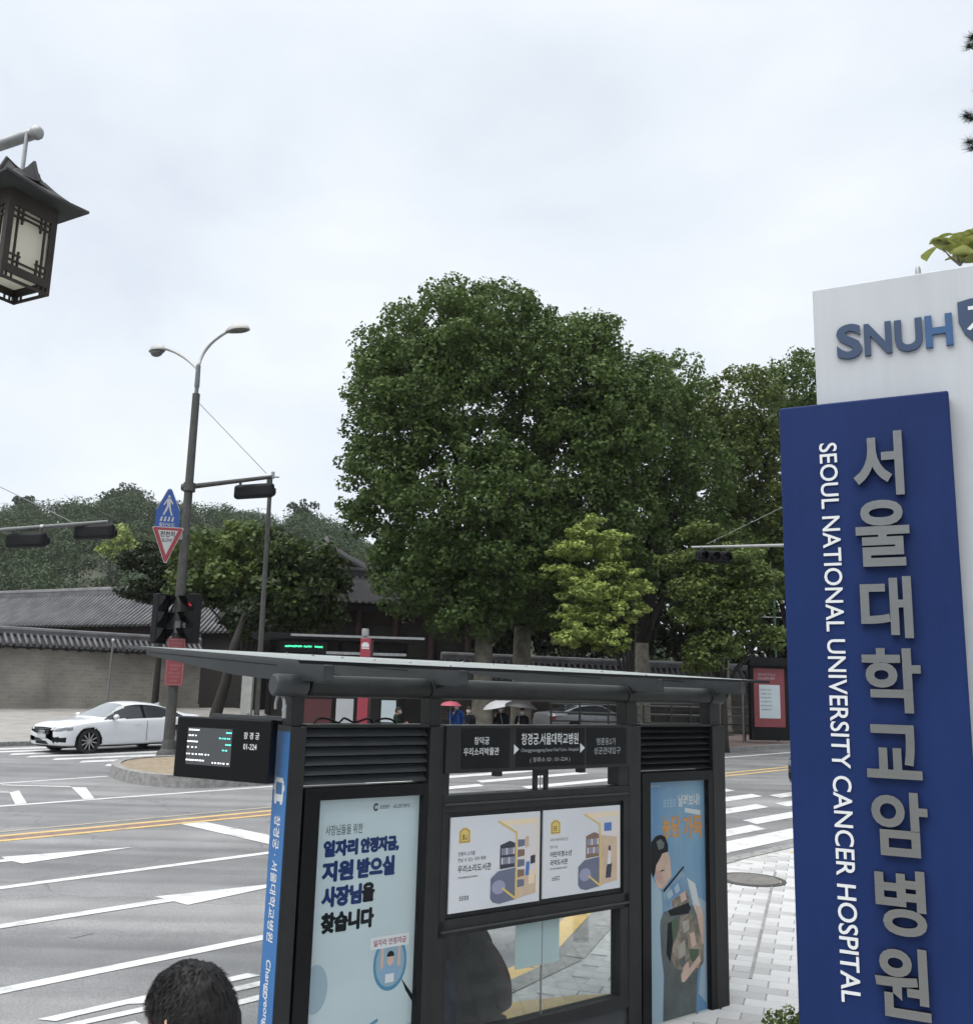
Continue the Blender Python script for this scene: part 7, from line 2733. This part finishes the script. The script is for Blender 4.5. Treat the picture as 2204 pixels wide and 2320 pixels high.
tree('plane_tree', 'tall plane tree with the pale trunk right beside the huge one', bB,
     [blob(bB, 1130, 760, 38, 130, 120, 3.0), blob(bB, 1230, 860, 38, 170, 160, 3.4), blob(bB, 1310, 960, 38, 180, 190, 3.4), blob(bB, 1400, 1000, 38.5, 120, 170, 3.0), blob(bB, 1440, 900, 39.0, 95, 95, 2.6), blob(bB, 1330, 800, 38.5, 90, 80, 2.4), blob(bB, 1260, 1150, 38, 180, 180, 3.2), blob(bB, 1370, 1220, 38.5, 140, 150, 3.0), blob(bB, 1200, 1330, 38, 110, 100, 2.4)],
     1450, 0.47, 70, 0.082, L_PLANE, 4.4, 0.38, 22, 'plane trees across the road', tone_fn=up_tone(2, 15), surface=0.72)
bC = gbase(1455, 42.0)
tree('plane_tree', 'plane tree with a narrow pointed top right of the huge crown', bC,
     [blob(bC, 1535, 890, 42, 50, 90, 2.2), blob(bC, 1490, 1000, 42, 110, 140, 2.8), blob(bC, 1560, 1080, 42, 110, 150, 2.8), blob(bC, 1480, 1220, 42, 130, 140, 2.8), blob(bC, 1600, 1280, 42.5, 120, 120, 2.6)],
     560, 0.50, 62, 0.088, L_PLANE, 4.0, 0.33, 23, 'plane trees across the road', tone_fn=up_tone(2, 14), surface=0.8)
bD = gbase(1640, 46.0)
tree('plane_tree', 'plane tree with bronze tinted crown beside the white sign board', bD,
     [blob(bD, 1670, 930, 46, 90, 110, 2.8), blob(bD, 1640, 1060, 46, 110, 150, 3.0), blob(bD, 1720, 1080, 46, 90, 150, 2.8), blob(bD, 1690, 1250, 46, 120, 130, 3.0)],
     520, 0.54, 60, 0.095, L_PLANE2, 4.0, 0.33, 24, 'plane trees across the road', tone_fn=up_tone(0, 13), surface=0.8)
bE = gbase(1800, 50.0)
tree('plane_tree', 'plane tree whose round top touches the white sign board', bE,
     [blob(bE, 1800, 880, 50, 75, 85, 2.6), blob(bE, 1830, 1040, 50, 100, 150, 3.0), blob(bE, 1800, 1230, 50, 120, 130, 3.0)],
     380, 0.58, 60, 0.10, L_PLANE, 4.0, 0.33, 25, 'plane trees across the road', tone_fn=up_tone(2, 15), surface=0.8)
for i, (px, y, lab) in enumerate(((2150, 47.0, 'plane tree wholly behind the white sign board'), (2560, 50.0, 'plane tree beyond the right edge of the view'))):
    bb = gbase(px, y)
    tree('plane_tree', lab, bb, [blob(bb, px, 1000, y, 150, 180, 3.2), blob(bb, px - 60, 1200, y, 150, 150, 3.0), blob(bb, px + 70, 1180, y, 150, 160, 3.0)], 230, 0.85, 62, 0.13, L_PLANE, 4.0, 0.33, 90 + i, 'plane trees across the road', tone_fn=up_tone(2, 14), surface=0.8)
# --- darker trees standing behind, closing the view under the crowns
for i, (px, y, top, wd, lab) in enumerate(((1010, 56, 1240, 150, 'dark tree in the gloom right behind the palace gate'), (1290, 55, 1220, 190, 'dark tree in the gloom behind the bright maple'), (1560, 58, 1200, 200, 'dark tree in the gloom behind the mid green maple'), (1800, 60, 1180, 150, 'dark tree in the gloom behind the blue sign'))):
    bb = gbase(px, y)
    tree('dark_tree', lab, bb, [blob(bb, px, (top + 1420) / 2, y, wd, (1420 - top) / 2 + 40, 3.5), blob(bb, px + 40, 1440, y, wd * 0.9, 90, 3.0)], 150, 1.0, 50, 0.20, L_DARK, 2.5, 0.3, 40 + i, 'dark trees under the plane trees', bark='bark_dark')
# --- bright maples in front
bM = gbase(1430, 33.5)
lay = lambda bb, y, rows: [blob(bb, px + 9 * math.sin(py * 0.7 + px), py + 8 * math.cos(px * 0.31), y + dy, rx * 0.95, ry * 1.08, 1.0) for px, py, rx, ry, dy in rows]
tree('young_maple', 'small bright yellow green maple in front of the dark trees', bM,
     lay(bM, 33.5, [(1320, 1205, 45, 22, 0), (1375, 1215, 38, 18, 0.3), (1290, 1250, 52, 20, -0.3), (1350, 1260, 60, 22, 0.4), (1300, 1300, 70, 24, 0), (1400, 1290, 55, 22, 0.2), (1420, 1330, 55, 24, 0.3), (1330, 1345, 75, 26, -0.4), (1300, 1385, 60, 22, 0.1), (1390, 1390, 70, 26, 0.2), (1350, 1425, 80, 26, -0.2), (1275, 1440, 35, 18, 0), (1390, 1460, 60, 22, 0.2), (1330, 1190, 22, 12, 0)]),
     330, 0.27, 60, 0.064, L_MAPLE, 1.9, 0.11, 51, 'maples along the far pavement', bark='bark', flat=0.45, surface=0.5, limbs=10, up_bias=0.9)
bM2 = gbase(1640, 35.5)
tree('young_maple', 'fuller mid green maple half behind the hanging traffic signal', bM2,
     lay(bM2, 35.5, [(1590, 1215, 50, 22, 0), (1540, 1260, 50, 22, 0), (1620, 1290, 90, 30, 0.2), (1700, 1300, 60, 30, 0), (1560, 1330, 55, 24, -0.2), (1640, 1350, 100, 34, 0.3), (1710, 1370, 60, 30, 0), (1590, 1400, 70, 28, 0), (1670, 1410, 90, 34, 0.2), (1620, 1450, 80, 28, 0), (1740, 1440, 40, 30, 0), (1600, 1490, 50, 24, 0), (1660, 1250, 60, 26, 0)]),
     430, 0.36, 56, 0.070, L_MAPLE2, 1.9, 0.13, 52, 'maples along the far pavement', bark='bark_dark', flat=0.55, surface=0.5, limbs=10, up_bias=0.9)
# --- dark spreading tree left of the gate
bO = gbase(560, 40.0, 0.35)
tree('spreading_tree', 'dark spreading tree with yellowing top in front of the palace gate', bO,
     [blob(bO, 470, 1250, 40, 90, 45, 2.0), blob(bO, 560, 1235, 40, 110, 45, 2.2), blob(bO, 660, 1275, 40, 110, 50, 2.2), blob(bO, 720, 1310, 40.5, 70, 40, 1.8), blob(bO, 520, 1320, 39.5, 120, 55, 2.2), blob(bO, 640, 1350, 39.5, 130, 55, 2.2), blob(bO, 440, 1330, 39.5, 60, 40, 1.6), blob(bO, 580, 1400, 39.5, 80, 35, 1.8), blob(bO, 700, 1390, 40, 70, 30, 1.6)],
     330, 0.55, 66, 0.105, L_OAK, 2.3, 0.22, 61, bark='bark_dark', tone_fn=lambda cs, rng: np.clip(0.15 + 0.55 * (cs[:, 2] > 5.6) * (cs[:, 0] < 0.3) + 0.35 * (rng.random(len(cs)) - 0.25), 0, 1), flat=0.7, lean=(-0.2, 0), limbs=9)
bP = gbase(350, 43.0, 0.6)
tree('low_tree', 'low dark pine by the end of the palace wall', bP,
     [blob(bP, 330, 1270, 43, 50, 35, 1.4), blob(bP, 370, 1330, 43, 40, 40, 1.4), blob(bP, 310, 1345, 42.6, 40, 22, 1.2), blob(bP, 400, 1290, 43, 40, 40, 1.4)],
     110, 0.5, 60, 0.10, L_DARK, 3.0, 0.14, 62, bark='bark_dark', flat=0.5)
# leaning old trunk beside the lamp pole
lt = at(480, 1645, 36.0)
ot = thing('old_trunk', 'leaning old tree trunk behind the arrival monitor', 'tree', (lt.x, lt.y, gz(0, 36)))
part('trunk', M['bark_dark'], lambda b: b.tube([(0, 0, -0.2), (0.12, 0, 0.9), (0.35, 0.1, 2.0), (0.55, 0.2, 3.4), (0.75, 0.6, 4.6)], [0.30, 0.23, 0.19, 0.16, 0.10], 12), ot, smooth=2)
_v, _n, _t = leaf_cloud(np.array([[0.8, 0.8, 4.7], [0.2, 1.2, 4.5], [1.4, 1.0, 4.4]]), np.array([0.8, 0.7, 0.7]), 160, 0.11, RNG, 0.7)
leaf_object('crown', _v, _n, _t, L_DARK, ot)

# ================================================================== WOODED HILL
prof = [(-520, 1215), (-235, 1157), (0, 1134), (117, 1126), (235, 1114), (282, 1100), (388, 1122), (505, 1134), (634, 1157), (681, 1142), (728, 1154), (775, 1175), (822, 1210), (893, 1257), (1060, 1330), (1400, 1400), (2000, 1440)]
HY0, HY1 = 88.0, 235.0


def ridge(px):
    return interp(px, prof)


def hill_z(x, y):
    px = CX + FPX * x / max(y, 1) * 1.0
    # approximate photo column of the ridge straight behind this point
    z_top = at(px, ridge(px) + 14, HY1).z - 5.2
    t = max(0.0, min(1.0, (y - HY0) / (HY1 - HY0)))
    t = t * t * (3 - 2 * t) * 0.55 + t * 0.45
    return 0.8 + (z_top - 0.8) * t


b = MB()
hx = [-240 + 8 * k for k in range(66)]
hy = [HY0 + (HY1 + 40 - HY0) * k / 22 for k in range(23)]
vs = [(x * (0.45 + 0.55 * y / HY1), y, hill_z(x * (0.45 + 0.55 * y / HY1), min(y, HY1)) - (0 if y <= HY1 else (y - HY1) * 0.5)) for y in hy for x in hx]
fs = [(j * 66 + i, j * 66 + i + 1, (j + 1) * 66 + i + 1, (j + 1) * 66 + i) for j in range(22) for i in range(65)]
b.add(vs, fs)
struct('hill', b, M['earth'], smooth=2)
cs, rr, tc = [], [], []
rng = np.random.default_rng(77)
k = 0
while k < 1500:
    y = HY0 + (HY1 - HY0) * rng.random() ** 0.8
    px = -330 + 1900 * rng.random()
    x = (px - CX) / FPX * y
    if px > 900 and rng.random() < 0.75:
        k += 1
        continue
    z = hill_z(x, y)
    R_ = 1.9 + 1.9 * rng.random()
    tone = 0.15 + 0.55 * rng.random() + (0.35 if rng.random() < 0.05 else 0)
    for q in range(5):
        d = rng.normal(size=3)
        d /= np.linalg.norm(d)
        cs.append((x + d[0] * R_ * 0.6, y + d[1] * R_ * 0.6, z + 1.2 + R_ * 0.5 + d[2] * R_ * 0.55))
        rr.append(R_ * (0.42 + 0.3 * rng.random()))
        tc.append(np.clip(tone + 0.12 * rng.normal() + 0.10 * d[2], 0, 0.97))
    k += 1
v, n, tone = leaf_cloud(np.array(cs), np.array(rr), 62, 0.22, rng, 0.75, 0.6, np.array(tc), shell=0.7)
o = leaf_object('woodland', v, n, tone, L_HILL)
tag(o, 'mixed green woodland covering the hill behind the palace', 'woodland', kind='stuff')
# the yellow tree standing out on the hillside and a few ridge-top pines
yb_ = at(265, 1232, 120.0)
yb0 = Vector((yb_.x, yb_.y, hill_z(yb_.x, yb_.y) - 0.5))
tree('yellow_tree', 'yellowish tree standing out on the hillside above the left traffic signals', yb0, [blob(yb0, 268, 1215, 120, 26, 26, 1.5), blob(yb0, 255, 1245, 120, 24, 22, 1.4), blob(yb0, 285, 1240, 120, 20, 22, 1.3)], 40, 0.8, 50, 0.22, L_MAPLE, 2.0, 0.2, 71, bark='bark_dark')
for i, (px, py, w_, lab) in enumerate(((293, 1112, 30, 'tallest pine breaking the skyline of the hill'), (255, 1124, 22, 'pine on the skyline left of the tallest one'), (690, 1150, 34, 'rounded pine clump on the right shoulder of the hill'), (60, 1135, 24, 'small pine on the skyline at the far left'))):
    c = at(px, py, 232)
    bb = Vector((c.x, c.y, hill_z(c.x, 232) - 1.0))
    tree('ridge_pine', lab, bb, [blob(bb, px, py, 232, w_, 12, 2.2), blob(bb, px - w_ * 0.3, py + 14, 232, w_ * 0.8, 10, 2.0), blob(bb, px + w_ * 0.4, py + 18, 232, w_ * 0.7, 12, 2.0)], 26, 1.1, 40, 0.34, L_HILL, 2.5, 0.25, 80 + i, 'pines along the skyline', bark='bark_dark', limbs=4, tone_fn=lambda cs, rng: 0.12 + 0.2 * rng.random(len(cs)))

# ================================================================== PLANTING BY THE HOSPITAL SIGN
# broad-leaved tree behind the white board, each big leaf its own piece
mg0 = at(2190, 560, 5.6)
mg = thing('magnolia', 'broad yellow green leaves showing above the white sign board', 'tree', (mg0.x + 0.25, mg0.y + 0.5, gz(0, 6) + PAVE))
part('trunk', M['bark'], lambda b: b.tube([(0, 0, 0), (0.03, 0, 2.2), (0.0, -0.1, 3.9), (-0.12, -0.35, mg0.z - mg.location.z - 0.06)], [0.07, 0.055, 0.035, 0.012], 9), mg, smooth=2)
ME_LEAF = []
LF = [leaf_mat('magnolia_leaf', (0.13, 0.155, 0.035), (0.28, 0.31, 0.085)), leaf_mat('magnolia_leaf_pale', (0.19, 0.21, 0.06), (0.34, 0.36, 0.13))]
for m_ in LF:
    vs_, fs_ = [], []
    for k in range(7):
        t = k / 6
        w_ = 0.050 * math.sin(math.pi * min(1, t * 0.93 + 0.06)) ** 0.8 * (1.15 if t > 0.45 else 0.95)
        for s_ in (-1, 0, 1):
            vs_.append((0.150 * t, s_ * w_, 0.014 * math.sin(t * 2.6) + 0.010 * abs(s_) - 0.02 * t * t))
    fs_ = [(k * 3 + c, k * 3 + c + 1, k * 3 + c + 4, k * 3 + c + 3) for k in range(6) for c in (0, 1)]
    me = bpy.data.meshes.new('leaf')
    me.from_pydata(vs_, [], fs_)
    me.materials.append(m_)
    a_ = me.attributes.new('leaf_tone', 'FLOAT', 'FACE')
    a_.data.foreach_set('value', [0.3 + 0.5 * random.random() for _ in fs_])
    me.polygons.foreach_set('use_smooth', [True] * len(fs_))
    ME_LEAF.append(me)
rl_ = random.Random(12)
for (px, py) in ((2110, 553), (2128, 548), (2140, 565), (2150, 540), (2160, 552), (2172, 545), (2168, 568), (2182, 560), (2190, 540), (2196, 552), (2200, 570), (2185, 580), (2150, 575), (2208, 535), (2215, 556), (2222, 572), (2230, 545), (2205, 522), (2225, 525), (2240, 560), (2200, 590), (2178, 590), (2240, 585), (2135, 545), (2120, 560), (2160, 535), (2195, 530)):
    p = at(px, py, 5.55 + 0.25 * rl_.random())
    lf = bpy.data.objects.new('leaf', ME_LEAF[rl_.random() < 0.4])
    COL.objects.link(lf)
    lf.parent = mg
    lf.location = p - Vector(mg.location)
    lf.rotation_euler = (rl_.uniform(-0.5, 0.5), rl_.uniform(-0.5, 0.3), math.atan2(py - 600, px - 2195) + math.pi * 0 + rl_.uniform(2.2, 4.4))
    s_ = rl_.uniform(0.8, 1.15)
    lf.scale = (s_, s_, s_)
mag_extra = 0
while mag_extra < 90:
    c = Vector((rl_.uniform(-0.55, 0.75), rl_.uniform(-0.5, 0.7), mg0.z - mg.location.z + rl_.uniform(-0.55, 0.75)))
    q = c + Vector(mg.location) - EYEP
    if CX + FPX * q.dot(_R) / q.dot(_fw) < 2225 or (Matrix.Rotation(-SG_RZ, 3, 'Z') @ (c + Vector(mg.location) - Vector((1.365, 4.30, 0)))).y < 0.34:
        mag_extra += 0.2
        continue
    lf = bpy.data.objects.new('leaf', ME_LEAF[rl_.random() < 0.4])
    COL.objects.link(lf)
    lf.parent = mg
    lf.location = c
    lf.rotation_euler = (rl_.uniform(-0.5, 0.5), rl_.uniform(-0.5, 0.3), rl_.uniform(0, 6.28))
    mag_extra += 1
for (px, py) in ((2135, 562), (2165, 560), (2195, 565)):
    part('twig', M['bark'], lambda b: b.tube([at(2175, 600, 5.6) - Vector(mg.location), at((px + 2175) / 2, (py + 600) / 2 + 4, 5.62) - Vector(mg.location), at(px, py, 5.65) - Vector(mg.location)], [0.009, 0.006, 0.003], 6), mg)
# pine whose needle tufts just enter at the right edge
pn0 = at(2330, 300, 8.0)
pn = thing('pine_tree', 'dark pine needle tufts entering at the upper right edge', 'tree', (pn0.x + 0.5, pn0.y + 0.6, gz(0, 8) + PAVE))
part('trunk', M['bark_dark'], lambda b: b.tube([(0, 0, 0), (0.05, 0, 3), (0, 0.05, 6), (0, 0, 9.2)], [0.16, 0.13, 0.10, 0.05], 10), pn, smooth=2)
nv, nf = [], []
rp_ = np.random.default_rng(9)
tufts = [(2196, 105), (2202, 85), (2190, 262), (2200, 268), (2196, 322), (2204, 335), (2215, 95), (2225, 270), (2230, 110), (2240, 330), (2225, 200), (2250, 160), (2260, 260), (2260, 90), (2280, 300)]
tuft_c = [np.array((at(px, py, 8.0 + 0.3 * rp_.random()) - Vector(pn.location))[:]) for px, py in tufts]


def photo_col(p):
    q = Vector(p) - EYEP
    return CX + FPX * q.dot(_R) / q.dot(_fw)


while len(tuft_c) < 230:
    zz = 3.6 + 5.9 * rp_.random()
    an = 2 * math.pi * rp_.random()
    ra = (0.35 + 1.25 * rp_.random()) * (1.15 - (zz - 3.6) / 9.0)
    c = np.array((ra * math.cos(an), ra * math.sin(an), zz + 0.25 * ra))
    if photo_col(Vector(c) + Vector(pn.location)) > 2240:
        tuft_c.append(c)
for ti, c in enumerate(tuft_c):
    for q in range(170 if ti < len(tufts) else 110):
        d = rp_.normal(size=3)
        d[2] = abs(d[2]) * 0.5 - 0.15
        d /= np.linalg.norm(d)
        L = 0.07 + 0.04 * rp_.random()
        s_ = np.cross(d, rp_.normal(size=3))
        s_ /= np.linalg.norm(s_)
        st = c + rp_.normal(size=3) * 0.012
        i0 = len(nv)
        nv += [tuple(st - s_ * 0.0016), tuple(st + s_ * 0.0016), tuple(st + d * L)]
        nf.append((i0, i0 + 1, i0 + 2))
b = MB()
b.add(nv, nf)
nd = b.build('needles', L_PINE, pn)
tag(nd, kind='stuff')
for ti, c in enumerate(tuft_c):
    if ti < len(tufts) or ti % 3 == 0:
        tip = Vector(c)
        part('branch', M['bark_dark'], lambda b: b.tube([(0, 0, tip.z - 0.35), (tip.x * 0.5, tip.y * 0.5, tip.z - 0.12), tip], [0.03, 0.015, 0.006], 5), pn)
# little shrub at the foot of the sign
sb = on_ground(1790, 2350, 0.15)
sh_b = thing('small_shrub', 'small green shrub at the foot of the blue sign', 'shrub', (sb.x, sb.y, gz(sb.x, sb.y) + PAVE))
_v, _n, _t = leaf_cloud(np.array([[0, 0, 0.12], [0.08, 0.05, 0.10], [-0.08, 0.05, 0.10], [0.03, -0.06, 0.08], [0.16, 0.1, 0.09]]), np.array([0.09, 0.08, 0.08, 0.07, 0.08]), 90, 0.016, RNG, 0.9, 0.5)
leaf_object('leaves', _v, _n, _t, L_MAPLE2, sh_b)
part('stem', M['bark'], lambda b: b.tube([(0, 0, 0), (0.01, 0, 0.12)], [0.012, 0.006], 6), sh_b)

# ================================================================== DAMP AIR
b = MB()
b.box(-1600, 1600, -700, 2600, -12.0, 62.0)
hz_ = b.build('haze', [], None)
tag(hz_, 'thin damp haze hanging over the whole street', 'haze', kind='stuff')
hm_ = bpy.data.materials.new('damp_air')
hm_.use_nodes = True
hm_.node_tree.nodes.clear()
_ho = hm_.node_tree.nodes.new('ShaderNodeOutputMaterial')
_hv = hm_.node_tree.nodes.new('ShaderNodeVolumePrincipled')
_hv.inputs['Color'].default_value = (0.95, 0.97, 1.0, 1)
_hv.inputs['Density'].default_value = 0.00018
_hv.inputs['Anisotropy'].default_value = 0.2
hm_.node_tree.links.new(_hv.outputs[0], _ho.inputs['Volume'])
hz_.data.materials.append(hm_)
